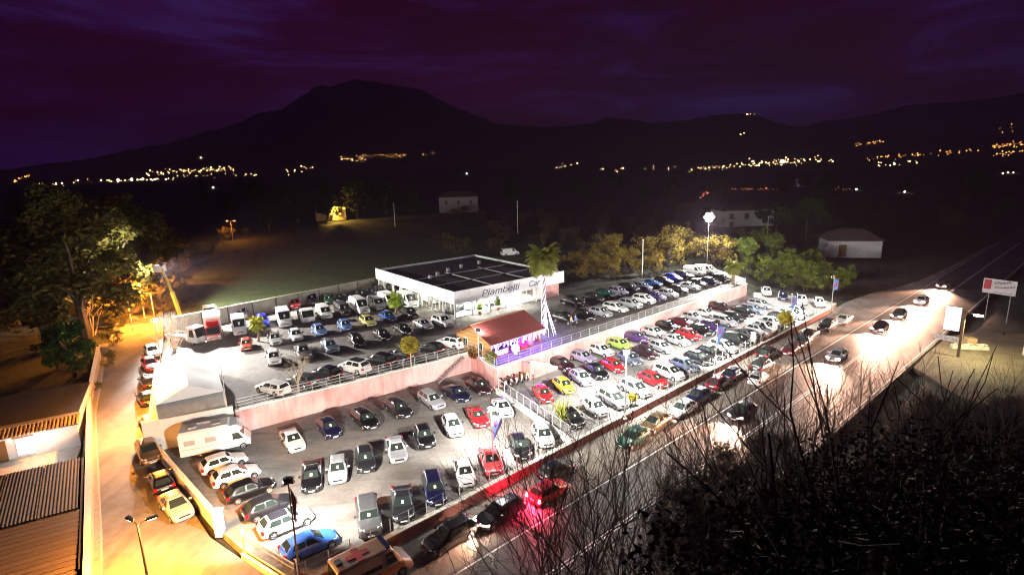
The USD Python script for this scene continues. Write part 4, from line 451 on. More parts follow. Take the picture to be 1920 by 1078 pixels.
TOWNS = [('left_hill', 0, [(-1185.1, 1398.8, 2.4, 1.02), (-1251.7, 1474.3, 2.7, 1.11), (-1789.9, 2169.1, 5.6, 2.24), (-1792.0, 2155.1, 5.1, 3.15), (-1774.0, 2133.7, 4.8, 2.31), (-1879.4, 2282.7, 8.7, 2.28), (-1617.2, 1919.7, 1.9, 2.87), (-1789.7, 2169.3, 5.6, 1.76), (-1199.2, 1411.0, 2.6, 1.07), (-1771.7, 2135.6, 4.9, 1.66), (-1149.8, 1349.7, 2.3, 1.34), (-2065.1, 2505.6, 12.1, 1.81), (-1194.6, 1406.8, 2.5, 1.83), (-1172.3, 1377.7, 2.3, 1.58), (-1705.1, 2026.0, 3.0, 1.55), (-1257.6, 1477.9, 2.8, 1.11), (-1866.0, 2255.6, 7.2, 2.58), (-1891.7, 2298.3, 9.3, 1.76), (-1211.7, 1424.9, 2.6, 1.94), (-1571.2, 1871.9, 1.8, 1.58), (-1262.0, 1491.2, 2.7, 1.29), (-1762.7, 2107.1, 4.2, 1.53), (-1137.5, 1336.9, 2.2, 2.12), (-1748.5, 2107.0, 4.2, 2.72), (-1800.4, 2172.6, 5.5, 2.58), (-1268.9, 1493.9, 2.7, 2.52)]), ('left_plain', 0, [(-1011.7, 1356.2, 2.0, 1.23), (-1061.6, 1464.7, 2.1, 1.52), (-825.7, 1025.8, 2.1, 0.95), (-720.8, 938.3, 2.1, 0.9), (-879.3, 1087.4, 2.2, 1.62), (-788.7, 1005.3, 2.1, 0.91), (-833.0, 1059.8, 2.2, 0.96), (-867.7, 1078.9, 2.2, 2.26), (-825.0, 1100.3, 2.3, 1.69)]), ('left_town', 1, [(-867.8, 1260.7, 2.1, 1.75), (-767.2, 1254.3, 1.9, 0.91), (-762.8, 1262.8, 1.9, 1.03), (-819.0, 1280.9, 2.0, 1.35), (-723.9, 1073.7, 2.2, 1.36), (-781.7, 1170.9, 2.2, 1.18), (-756.5, 1226.7, 2.0, 2.06), (-868.2, 1254.3, 2.1, 0.85), (-777.6, 1134.4, 2.2, 1.27), (-763.8, 1302.8, 1.8, 1.41), (-799.9, 1210.4, 2.1, 1.44), (-795.9, 1313.3, 1.9, 1.14), (-762.4, 1206.0, 2.1, 1.66), (-698.4, 1137.2, 2.2, 1.69), (-918.7, 1327.8, 2.2, 0.91), (-740.0, 1186.6, 2.1, 1.7), (-797.3, 1160.3, 2.2, 1.14), (-776.9, 1213.8, 2.0, 1.78), (-787.1, 1150.3, 2.2, 1.04), (-788.5, 1366.0, 1.9, 1.29), (-851.4, 1235.2, 2.2, 1.53), (-774.9, 1220.8, 2.1, 1.8), (-795.7, 1313.4, 1.9, 1.62), (-691.2, 1194.3, 2.0, 0.93), (-795.7, 1248.2, 2.0, 0.89), (-818.8, 1251.0, 2.1, 0.83)]), ('left_slope', 1, [(-1493.8, 2427.2, 13.6, 3.4), (-1118.0, 2361.6, 8.4, 1.66), (-1261.0, 2112.6, 2.7, 2.21), (-1162.5, 2359.6, 8.6, 1.4), (-1145.7, 2397.2, 10.3, 1.7), (-1132.9, 1907.0, 2.3, 1.36), (-1282.7, 2513.3, 18.9, 3.73), (-1308.8, 2191.3, 4.0, 3.25), (-1270.6, 2333.4, 8.2, 2.19), (-1273.2, 2281.6, 6.3, 1.71), (-1245.0, 2357.2, 8.8, 3.28), (-1091.3, 2307.4, 5.6, 1.93), (-1337.7, 2399.5, 11.3, 2.93), (-1442.3, 2480.4, 16.2, 2.76), (-1322.4, 2387.1, 10.4, 1.49), (-1348.3, 2167.3, 3.8, 2.97), (-1323.5, 2386.5, 10.5, 1.43), (-1235.5, 2342.1, 8.2, 1.42), (-1360.2, 2418.7, 12.4, 3.32), (-1376.8, 2441.4, 13.5, 1.46), (-1300.9, 2326.8, 7.8, 1.4), (-1175.1, 2218.1, 3.6, 1.58), (-1209.7, 2335.7, 7.9, 3.15), (-1166.7, 2328.2, 7.1, 3.23), (-1186.3, 1971.8, 2.2, 1.53), (-1214.7, 2383.0, 10.4, 2.72), (-1432.8, 2344.0, 9.0, 1.58), (-1189.1, 2356.1, 8.6, 1.57), (-1169.8, 2395.4, 10.8, 1.53), (-1091.6, 1764.2, 2.5, 2.76), (-1489.7, 2531.3, 19.9, 1.77), (-1319.5, 2357.5, 9.1, 1.41), (-1378.4, 2355.2, 9.4, 1.6), (-1216.9, 2371.8, 9.7, 1.71), (-1244.9, 2459.3, 15.1, 1.51), (-1255.9, 2115.6, 2.7, 2.97), (-1199.7, 2410.6, 11.9, 3.23), (-1259.7, 2462.1, 15.3, 1.79), (-1298.7, 2277.3, 6.1, 2.49), (-1146.0, 2426.7, 12.0, 1.72), (-1142.6, 2418.4, 11.8, 1.42), (-1345.2, 2448.3, 13.8, 3.3), (-1361.1, 2281.8, 6.7, 1.44), (-1125.2, 2310.1, 5.9, 1.42), (-1293.0, 2403.1, 11.5, 2.29), (-1286.7, 2375.6, 10.1, 1.73), (-1229.1, 2560.9, 21.8, 1.64), (-1282.7, 2196.9, 4.1, 2.97), (-1282.9, 2450.1, 14.5, 3.54), (-1145.7, 2290.4, 5.4, 2.48), (-1377.5, 2506.0, 18.2, 1.49), (-1258.6, 2441.9, 14.2, 1.6), (-1209.7, 2476.7, 15.6, 3.63), (-1384.7, 2319.8, 8.2, 1.71), (-1381.4, 2290.4, 7.1, 3.39), (-1385.4, 2458.1, 14.3, 2.8), (-1204.9, 2448.5, 14.0, 1.45), (-1380.7, 2407.0, 11.4, 1.7), (-1215.0, 2283.7, 5.5, 2.88), (-1293.1, 2083.4, 2.5, 2.85), (-1298.2, 2505.3, 18.5, 1.59), (-1178.5, 2471.4, 14.8, 2.51), (-1152.9, 2325.3, 6.9, 1.36), (-1362.9, 2364.2, 9.4, 2.21), (-1257.2, 2536.7, 20.5, 3.8), (-1281.2, 2327.6, 7.9, 2.19), (-1214.6, 2373.0, 9.7, 2.32), (-1124.8, 2377.8, 9.4, 1.96), (-1200.8, 2440.4, 13.6, 1.86), (-1224.0, 2552.8, 21.4, 2.7), (-879.0, 1803.7, 2.3, 1.46), (-602.4, 1368.4, 1.7, 0.74), (-901.5, 1762.7, 2.3, 1.57), (-831.1, 1552.8, 2.0, 0.87), (-806.3, 1532.9, 2.0, 0.95), (-753.3, 1698.4, 2.3, 0.91), (-711.4, 1572.9, 2.1, 1.6), (-635.8, 1460.8, 1.9, 1.84), (-624.0, 1425.8, 1.8, 1.65), (-833.4, 1605.6, 2.1, 0.88), (-910.8, 1598.1, 2.1, 1.72), (-713.5, 1610.2, 2.1, 1.43), (-821.9, 1736.4, 2.2, 0.94), (-700.3, 1491.1, 1.8, 1.09), (-935.5, 1641.4, 2.2, 0.93), (-815.5, 1515.0, 2.0, 1.52), (-1170.9, 2135.8, 2.6, 2.93), (-841.3, 1507.4, 2.1, 0.91), (-874.9, 1583.3, 2.1, 0.95), (-645.0, 1272.7, 1.8, 0.73), (-972.9, 1739.5, 2.3, 1.34), (-646.5, 1421.4, 1.8, 0.76)]), ('mid', 1, [(-514.4, 1356.6, 1.7, 1.42), (-729.3, 1920.1, 2.3, 1.75), (-635.1, 1779.4, 2.7, 1.12), (-884.7, 2486.5, 14.6, 3.77), (-863.2, 2447.7, 11.9, 1.49), (-857.1, 2449.8, 11.7, 1.5), (-871.9, 2283.1, 3.7, 2.62), (-707.8, 1920.8, 2.3, 1.82), (-814.4, 2392.1, 7.5, 1.56), (-817.9, 2355.4, 5.7, 1.42), (-650.3, 1828.3, 2.6, 1.3), (-839.3, 2410.5, 8.6, 1.45), (-812.9, 2211.0, 2.5, 2.94), (-817.0, 2427.2, 9.6, 2.56)]), ('hill_village', 0, [(-683.7, 2718.2, 43.6, 2.74), (-569.6, 2763.6, 48.1, 1.73), (-740.3, 2713.1, 43.9, 2.43), (-695.6, 2734.6, 48.2, 3.2), (-761.7, 2716.9, 44.0, 1.96), (-679.1, 2777.8, 56.4, 2.31), (-603.7, 2795.2, 57.0, 2.11), (-551.8, 2748.0, 44.4, 1.92), (-695.6, 2744.3, 49.6, 3.02), (-710.3, 2740.5, 48.5, 1.62), (-529.7, 2742.8, 42.1, 1.79), (-755.2, 2758.1, 53.0, 1.49), (-690.7, 2765.1, 53.9, 2.19), (-542.3, 2827.3, 57.7, 3.53), (-552.5, 2747.9, 44.8, 2.27), (-662.9, 2742.7, 47.9, 1.54), (-693.0, 2706.2, 42.6, 2.29), (-533.1, 2809.5, 52.7, 1.51), (-639.3, 2729.0, 44.9, 1.49), (-663.0, 2762.1, 51.3, 2.82), (-709.2, 2770.3, 54.4, 1.51), (-641.8, 2738.0, 46.7, 1.48), (-550.2, 2816.0, 56.4, 1.5), (-523.4, 2830.8, 56.2, 2.22), (-510.5, 2765.5, 45.5, 1.6), (-575.8, 2771.9, 51.0, 2.43), (-619.1, 2762.6, 50.6, 1.49), (-635.4, 2788.1, 57.2, 2.28), (-576.6, 2762.1, 48.6, 1.48), (-614.2, 2802.7, 58.9, 1.99), (-645.3, 2776.1, 54.5, 1.62), (-606.6, 2804.4, 59.2, 1.8), (-693.7, 2784.1, 58.2, 2.37), (-581.3, 2809.7, 57.3, 1.65), (-685.7, 2756.6, 52.1, 1.72), (-730.8, 2705.9, 42.7, 2.1), (-582.5, 2780.2, 51.3, 1.79), (-509.9, 2843.1, 57.0, 1.98), (-599.6, 2796.1, 57.3, 2.26), (-773.4, 2753.1, 52.5, 1.83), (-607.6, 2707.6, 39.6, 1.45), (-679.6, 2728.9, 46.7, 2.75), (-650.5, 2755.4, 49.5, 1.88), (-731.4, 2705.7, 42.9, 1.69), (-676.3, 2672.2, 35.3, 1.8), (-498.0, 2835.4, 54.4, 2.17), (-505.0, 2824.4, 52.7, 3.48), (-553.6, 2757.2, 46.9, 1.52), (-572.9, 2840.9, 63.0, 1.77), (-520.4, 2782.9, 48.2, 3.88), (-747.2, 2691.7, 39.7, 3.69), (-579.6, 2780.8, 52.7, 1.63), (-503.9, 2814.9, 51.8, 2.91), (-505.5, 2756.9, 42.3, 1.72), (-756.0, 2718.5, 44.4, 1.47), (-618.9, 2801.7, 59.9, 1.54), (-718.9, 2767.8, 55.5, 3.09), (-548.6, 2777.4, 49.7, 2.19), (-690.2, 2804.8, 61.9, 1.92), (-568.9, 2716.0, 40.2, 1.47), (-399.2, 2841.3, 51.9, 1.49), (-363.9, 2885.0, 54.8, 1.71), (-363.9, 2885.0, 54.9, 1.44), (-376.5, 2903.0, 59.7, 3.09), (-415.7, 2848.6, 53.4, 3.55)]), ('hill_village', 1, [(-714.0, 2662.3, 34.6, 2.7), (-759.6, 2707.7, 42.9, 2.23), (-741.4, 2693.3, 40.0, 3.24), (-766.8, 2676.5, 37.1, 2.38), (-767.5, 2695.7, 40.2, 3.84), (-786.3, 2749.4, 51.2, 3.39), (-675.5, 2691.4, 38.5, 2.91), (-719.4, 2689.6, 39.6, 3.35), (-715.9, 2661.8, 35.0, 1.65), (-656.4, 2677.1, 36.4, 2.72), (-679.3, 2671.4, 35.5, 1.63), (-686.1, 2641.2, 30.6, 2.67), (-706.6, 2654.8, 32.8, 1.55), (-657.9, 2620.3, 27.2, 1.54)]), ('right_near', 1, [(273.0, 2339.8, 2.1, 1.31), (109.3, 1334.5, 2.4, 1.58), (118.8, 1365.5, 2.5, 0.88), (184.7, 1991.2, 2.7, 1.17), (182.8, 1716.5, 2.5, 1.06), (152.5, 1575.2, 2.5, 1.25), (190.1, 1756.9, 2.5, 1.22), (228.2, 1933.6, 2.6, 2.55), (130.5, 1445.0, 2.7, 0.96), (135.8, 1406.0, 2.7, 0.81), (189.4, 1028.3, 1.5, 0.62), (300.3, 1092.4, 1.3, 1.15), (237.9, 1208.4, 1.9, 0.65), (222.9, 1130.2, 1.6, 1.21), (275.3, 1001.4, 1.3, 0.94), (339.7, 1188.1, 1.8, 0.66), (292.7, 1063.5, 1.3, 0.59), (178.6, 1134.2, 1.6, 0.56), (259.4, 1106.7, 1.4, 0.57), (185.9, 1148.7, 1.6, 1.27), (172.6, 1063.6, 1.6, 0.53), (218.3, 1131.1, 1.5, 0.64), (307.6, 1235.8, 2.0, 1.05), (265.5, 1066.8, 1.4, 0.83), (171.3, 917.4, 1.7, 1.02), (229.1, 1173.0, 1.7, 1.13)]), ('right_town', 1, [(849.4, 1638.5, 1.0, 1.5), (486.3, 1083.0, 1.3, 0.78), (692.7, 1387.9, 1.7, 2.26), (411.2, 1109.5, 1.4, 1.19), (461.9, 1072.2, 1.2, 1.69), (363.7, 1029.7, 1.2, 0.67), (641.5, 1285.1, 1.8, 0.86), (423.7, 1092.1, 1.3, 0.93), (590.6, 1262.5, 1.7, 0.84), (598.6, 1233.0, 1.6, 1.04), (310.1, 896.9, 1.3, 0.7), (852.1, 1679.1, 1.0, 1.89), (356.3, 1032.2, 1.2, 1.41), (513.5, 1092.5, 1.3, 1.43), (699.4, 1254.6, 1.4, 2.17), (606.4, 1229.3, 1.5, 0.81), (876.8, 1631.0, 1.0, 1.13), (623.1, 1337.2, 1.8, 1.0), (903.7, 1836.8, 0.9, 1.57), (547.2, 1183.2, 1.5, 0.85), (259.1, 833.5, 1.6, 0.52), (573.9, 1295.9, 1.8, 1.92), (368.8, 1001.0, 1.1, 0.75), (1108.3, 2105.5, 1.5, 1.76), (376.7, 1121.6, 1.5, 0.71), (550.4, 1275.5, 1.8, 1.57), (741.3, 1344.9, 1.5, 1.05), (341.1, 1045.1, 1.3, 1.15), (596.3, 1208.9, 1.5, 0.85), (752.9, 1515.2, 1.3, 1.69), (507.7, 1131.2, 1.5, 0.88), (720.2, 1445.1, 1.5, 1.75), (500.9, 1275.9, 1.8, 1.54), (680.6, 1417.1, 1.8, 1.12), (826.0, 1489.7, 1.1, 1.82), (401.4, 1088.0, 1.4, 1.16), (452.4, 1185.9, 1.7, 1.52), (703.0, 1313.9, 1.6, 1.96), (469.0, 1103.6, 1.4, 0.78), (287.3, 911.1, 1.4, 0.94), (518.3, 1046.1, 1.1, 0.71), (397.4, 1044.8, 1.1, 0.76), (324.5, 957.7, 1.2, 1.45), (378.8, 1043.8, 1.2, 0.73), (483.4, 1123.9, 1.4, 1.79), (652.0, 1477.1, 1.8, 1.0), (650.7, 1324.0, 1.8, 1.08), (488.0, 1135.3, 1.5, 1.3), (415.4, 1159.5, 1.6, 0.73), (861.4, 1857.1, 0.9, 1.28), (836.3, 1583.6, 1.0, 1.8), (400.9, 1143.0, 1.6, 0.73), (922.4, 1835.2, 0.9, 1.22), (339.8, 1026.3, 1.2, 0.81), (947.7, 1768.6, 0.9, 1.23), (549.1, 1231.1, 1.6, 1.09), (335.7, 911.6, 1.2, 0.61), (1201.5, 2261.7, 4.6, 2.52), (649.8, 1543.9, 1.6, 2.44), (372.3, 992.1, 1.0, 1.09), (525.7, 1122.9, 1.3, 0.76), (742.4, 1458.3, 1.4, 1.88), (629.2, 1323.5, 1.8, 1.44), (333.5, 1009.5, 1.2, 0.71), (449.2, 1077.6, 1.2, 0.9), (472.6, 1173.4, 1.7, 1.47), (695.5, 1306.7, 1.6, 2.2), (305.8, 971.0, 1.2, 0.71), (463.3, 1084.4, 1.3, 1.44), (627.0, 1281.6, 1.7, 0.85), (664.1, 1350.7, 1.8, 0.92), (838.1, 1616.8, 1.0, 2.42), (373.9, 1053.5, 1.2, 0.88), (532.8, 1161.4, 1.5, 1.18), (602.4, 1195.8, 1.4, 0.88), (510.0, 1272.3, 1.8, 1.16), (686.2, 1491.5, 1.6, 1.44), (448.4, 1073.7, 1.2, 1.18), (479.2, 1175.3, 1.6, 0.97), (563.2, 1406.7, 1.9, 1.28), (845.8, 1760.9, 0.9, 2.43), (417.9, 1048.9, 1.2, 1.27), (677.0, 1430.5, 1.7, 1.21), (613.2, 1464.7, 1.8, 2.41), (630.9, 1317.3, 1.8, 2.04), (507.1, 1205.7, 1.6, 1.35), (636.7, 1358.3, 1.9, 2.51), (702.6, 1615.0, 1.4, 1.52), (764.0, 1606.6, 1.3, 1.85), (999.7, 2098.4, 1.2, 3.58), (459.0, 1082.0, 1.3, 0.9), (563.4, 1295.3, 1.8, 2.5), (870.9, 2105.2, 1.3, 2.85), (616.9, 1411.9, 1.9, 1.18), (827.9, 1769.4, 0.9, 1.53), (475.7, 1149.5, 1.5, 1.63), (581.3, 1297.8, 1.8, 1.45), (528.5, 1249.9, 1.7, 1.92), (787.3, 1724.4, 1.0, 1.46), (603.1, 1324.9, 1.9, 1.53), (629.7, 1345.1, 1.8, 1.21)]), ('right_hill', 0, [(1897.2, 3018.9, 52.9, 1.76), (2006.2, 3196.6, 63.7, 1.96), (1878.5, 3030.5, 54.4, 2.19), (1780.7, 2979.9, 41.9, 2.09), (1999.3, 3200.9, 65.0, 2.19), (1878.2, 3002.7, 51.8, 3.5), (1984.8, 3165.6, 58.0, 2.79), (1817.4, 3012.4, 49.5, 2.6), (1769.8, 2972.9, 41.3, 2.78), (1975.2, 3171.6, 59.4, 3.12), (1978.0, 3169.8, 60.4, 2.74), (1792.1, 3000.2, 44.7, 1.93), (1864.6, 3025.2, 54.1, 4.45), (2014.3, 3161.7, 59.5, 2.15), (1859.3, 3014.5, 53.0, 4.15), (1992.4, 3175.6, 60.4, 3.03), (1969.3, 3160.5, 58.4, 1.84), (1959.0, 3181.6, 60.8, 2.05), (2028.6, 3197.4, 65.4, 3.87), (1813.6, 3014.7, 49.0, 2.19), (2011.1, 3163.8, 59.9, 1.97), (2029.2, 3167.1, 60.0, 4.45), (1812.6, 3015.3, 49.3, 2.82), (1822.3, 3064.6, 53.4, 2.18), (1848.5, 3090.9, 57.2, 2.25), (2022.8, 3186.1, 63.2, 2.32), (1890.4, 3079.6, 56.4, 1.88), (2029.0, 3197.1, 66.2, 4.65), (2012.2, 3192.8, 64.7, 2.84), (1839.5, 2998.9, 49.8, 1.88)]), ('far_right', 0, [(1103.4, 1635.8, 1.2, 1.62), (1303.1, 2000.3, 1.6, 1.26), (1445.0, 2042.2, 2.8, 1.71), (1666.8, 2218.5, 7.5, 2.21), (1359.8, 1933.2, 1.5, 3.24), (933.6, 1472.6, 1.0, 0.92), (1753.2, 2174.8, 8.3, 3.13), (1447.8, 1918.4, 1.9, 2.37), (1087.9, 1670.0, 1.1, 1.85), (1703.6, 2202.1, 8.2, 1.98), (1504.1, 2072.7, 3.5, 1.35), (973.9, 1553.2, 0.9, 1.03), (1296.9, 1910.2, 1.2, 1.36), (903.3, 1357.9, 1.1, 0.99), (1416.2, 2042.1, 2.6, 2.81), (1175.4, 1828.9, 1.1, 1.36), (1372.7, 1924.1, 1.5, 1.44), (1390.0, 1970.5, 1.7, 1.79), (1593.9, 2059.4, 4.3, 1.97), (1719.4, 2321.0, 10.4, 3.93), (1363.0, 1999.0, 1.9, 1.36), (1099.6, 1734.8, 1.1, 2.47), (1743.0, 2195.0, 8.4, 1.66), (1215.7, 1811.2, 1.1, 2.23), (1496.6, 2131.1, 4.2, 3.5), (1703.9, 2249.1, 8.8, 3.16), (1732.2, 2203.5, 8.7, 3.26), (1328.7, 1907.2, 1.3, 1.29), (1660.6, 2142.5, 6.3, 1.42), (1618.8, 2129.3, 5.7, 1.47), (1800.0, 2271.4, 11.1, 2.43), (1310.8, 1863.4, 1.1, 2.89), (1144.8, 1788.8, 1.1, 2.53), (1681.7, 2230.6, 8.2, 1.87), (975.5, 1581.3, 1.0, 1.45), (1846.4, 2334.8, 14.9, 2.25), (1573.0, 2075.4, 4.3, 1.61), (1398.3, 2084.6, 2.9, 2.79), (1174.8, 1812.1, 1.1, 2.36), (1619.3, 2151.3, 5.9, 1.87), (1581.3, 2047.2, 4.0, 1.38), (1349.7, 1930.7, 1.4, 1.41), (1568.0, 2024.8, 3.6, 1.66), (1266.4, 1939.8, 1.2, 2.94), (1322.6, 1789.9, 1.1, 1.62), (812.4, 1309.2, 1.2, 1.52), (2204.0, 2577.3, 28.2, 2.73), (2103.3, 2473.7, 24.2, 3.28), (2058.4, 2427.2, 20.6, 2.69), (2313.7, 2634.8, 37.5, 3.2), (2058.7, 2468.8, 23.9, 2.97), (2073.2, 2442.6, 22.1, 1.89), (2216.6, 2581.4, 29.2, 2.79), (2056.0, 2457.1, 23.1, 1.79), (2039.9, 2456.6, 22.4, 2.56), (2126.9, 2453.3, 23.2, 2.8), (2108.5, 2454.9, 23.5, 2.13), (2227.9, 2571.7, 29.6, 1.78), (2119.2, 2531.8, 28.4, 3.38), (2002.7, 2310.1, 18.2, 2.54), (2173.6, 2470.6, 24.9, 4.36), (2058.1, 2469.3, 24.3, 1.7), (2221.4, 2577.3, 28.8, 2.39), (2052.9, 2431.9, 21.0, 2.76), (2251.9, 2581.1, 31.9, 1.79), (2172.7, 2471.4, 24.8, 4.46), (1958.6, 2347.6, 17.6, 2.84), (2287.3, 2611.3, 33.5, 4.19), (2116.0, 2477.1, 24.8, 1.74), (2057.4, 2469.9, 23.7, 2.24), (2189.4, 2619.4, 31.2, 2.37), (2293.6, 2652.2, 36.2, 2.69), (2053.9, 2472.8, 24.7, 3.14), (2100.3, 2461.9, 23.6, 3.2), (2174.7, 2528.3, 25.9, 4.41), (2063.0, 2479.3, 25.0, 2.59), (2060.3, 2453.5, 23.1, 1.95), (2210.4, 2586.7, 29.5, 3.2), (1995.4, 2289.5, 17.6, 2.7), (2199.0, 2492.4, 27.1, 1.75), (2176.3, 2571.2, 27.7, 3.55), (1955.1, 2324.0, 16.9, 3.08), (2084.0, 2475.8, 24.9, 1.69), (2323.4, 2688.8, 42.7, 3.05), (2224.6, 2589.5, 30.7, 2.56), (2204.2, 2577.1, 28.2, 3.5), (2201.6, 2594.2, 29.8, 1.98), (2206.5, 2515.6, 27.8, 2.46), (2238.5, 2577.5, 30.7, 1.93), (2183.7, 2520.6, 26.1, 1.75), (1950.4, 2341.2, 17.5, 3.19), (1723.2, 1952.5, 5.2, 3.23), (1175.9, 1382.6, 1.2, 1.31), (1680.8, 1932.2, 4.6, 1.3), (1320.8, 1555.0, 1.0, 1.14), (1712.6, 1950.2, 5.0, 2.18), (1447.0, 1700.7, 1.8, 1.11), (2004.6, 2308.5, 18.2, 1.49), (1519.3, 1759.1, 2.2, 2.1), (1475.2, 1746.1, 2.0, 1.7), (1608.7, 1883.3, 3.3, 1.52), (1290.7, 1501.3, 1.0, 2.02), (1441.3, 1695.8, 1.6, 2.12), (1669.8, 1941.7, 4.3, 2.66), (1666.0, 1922.4, 4.3, 3.23), (1707.2, 2012.7, 5.4, 3.15), (1650.1, 1902.6, 4.0, 2.26), (1578.0, 1844.8, 2.8, 2.5), (1235.1, 1479.9, 1.1, 1.36), (1420.8, 1693.7, 1.5, 1.94), (1388.1, 1626.1, 1.3, 1.23), (1661.8, 1914.9, 4.2, 1.27), (1440.5, 1716.0, 1.7, 2.84), (3130.8, 3682.0, 121.7, 3.02), (3187.0, 3719.6, 134.6, 2.37), (3003.4, 3561.2, 102.2, 3.71), (3283.5, 3833.9, 157.3, 4.95), (3146.7, 3753.7, 134.4, 2.17), (3047.9, 3543.8, 106.4, 3.09), (3133.1, 3743.8, 130.0, 2.38), (3003.0, 3561.6, 100.9, 4.77)]), ('far_right', 1, [(699.0, 1090.1, 1.0, 0.99), (821.2, 1196.1, 0.8, 0.92), (815.7, 1164.8, 0.7, 0.8), (582.3, 885.3, 1.0, 1.23), (696.7, 990.8, 1.1, 1.37), (583.0, 914.7, 1.0, 1.2), (561.7, 877.8, 1.0, 0.74), (795.3, 1150.3, 0.8, 1.18), (762.8, 1105.9, 0.9, 1.37), (691.1, 1084.9, 1.0, 1.44), (667.5, 1005.9, 1.1, 1.69), (695.7, 1046.4, 1.0, 0.74), (603.1, 927.9, 1.0, 0.66), (620.5, 920.8, 1.1, 0.68)]), ('red_row', 2, [(147.0, 414.6, 2.2, 0.24), (183.3, 393.5, 2.1, 0.29), (162.8, 403.9, 2.2, 0.25), (157.7, 401.3, 2.2, 0.45), (164.5, 398.6, 2.1, 0.43), (171.8, 389.2, 2.2, 0.24), (168.3, 400.1, 2.2, 0.34), (179.0, 390.7, 2.2, 0.29), (164.6, 395.4, 2.2, 0.42), (169.7, 402.7, 2.2, 0.27), (173.4, 385.4, 2.2, 0.22), (157.7, 407.5, 2.2, 0.41), (161.1, 396.9, 2.1, 0.23), (170.4, 416.8, 2.2, 0.28), (179.0, 400.2, 2.2, 0.32), (184.7, 389.6, 2.2, 0.22), (169.1, 390.4, 2.2, 0.23), (196.9, 411.7, 2.1, 0.31), (174.4, 399.1, 2.2, 0.36), (179.7, 403.1, 2.1, 0.54), (111.5, 334.7, 2.2, 0.17), (126.0, 366.4, 2.2, 0.45), (122.4, 360.8, 2.2, 0.27), (122.9, 364.7, 2.2, 0.37), (124.0, 360.3, 2.2, 0.19), (116.9, 346.9, 2.2, 0.43), (110.4, 332.6, 2.2, 0.37), (129.1, 373.6, 2.1, 0.39), (114.4, 341.3, 2.2, 0.18), (129.1, 377.8, 2.2, 0.39), (214.0, 401.4, 2.1, 0.29), (207.7, 379.5, 2.1, 0.49), (210.5, 371.4, 2.2, 0.36), (217.2, 370.8, 2.2, 0.21), (211.3, 372.6, 2.2, 0.51), (204.8, 361.6, 2.2, 0.3), (216.6, 372.8, 2.1, 0.28), (222.3, 376.2, 2.2, 0.21), (216.7, 384.5, 2.2, 0.25), (225.0, 393.6, 2.2, 0.28), (209.2, 383.6, 2.2, 0.25), (213.1, 395.0, 2.2, 0.31), (211.1, 379.3, 2.2, 0.43), (202.8, 370.8, 2.2, 0.26)]), ('hill_top', 1, [(1618.7, 3983.2, 272.8, 2.14), (1606.6, 3972.6, 271.2, 5.18), (1637.3, 3991.1, 273.6, 3.29), (1687.6, 4049.0, 276.1, 2.15), (1612.9, 3970.0, 270.0, 2.84), (1268.2, 3206.6, 119.9, 2.68), (1297.7, 3232.3, 125.3, 4.22), (1266.8, 3207.2, 121.1, 2.61), (1271.9, 3205.2, 119.8, 2.3)])]
BEACONS = [(-801.8, 1191.8, 2.1, 3.23, 1), (-787.8, 1212.5, 2.1, 3.05, 1), (-781.5, 1239.7, 2.0, 2.88, 1), (-735.0, 1206.2, 2.1, 1.79, 1), (-826.8, 1058.9, 2.2, 1.51, 1), (-836.6, 1085.7, 2.2, 1.35, 1), (-968.8, 1305.2, 2.1, 1.83, 1), (-906.1, 1291.0, 2.2, 1.66, 1), (-730.7, 1236.6, 1.9, 1.31, 1), (-1515.0, 2884.1, 66.4, 2.75, 1), (605.9, 1286.5, 1.8, 4.0, 3), (209.6, 417.5, 2.2, 0.85, 3), (635.6, 956.2, 1.0, 1.45, 3), (222.1, 367.9, 2.2, 0.45, 3), (231.0, 335.5, 2.2, 0.57, 3), (-75.1, 1028.9, 1.8, 1.09, 3), (-353.6, 691.3, 1.8, 0.76, 2), (468.5, 542.3, 1.9, 0.6, 1), (456.4, 533.9, 1.9, 0.59, 1), (471.4, 539.8, 1.9, 0.6, 1)]
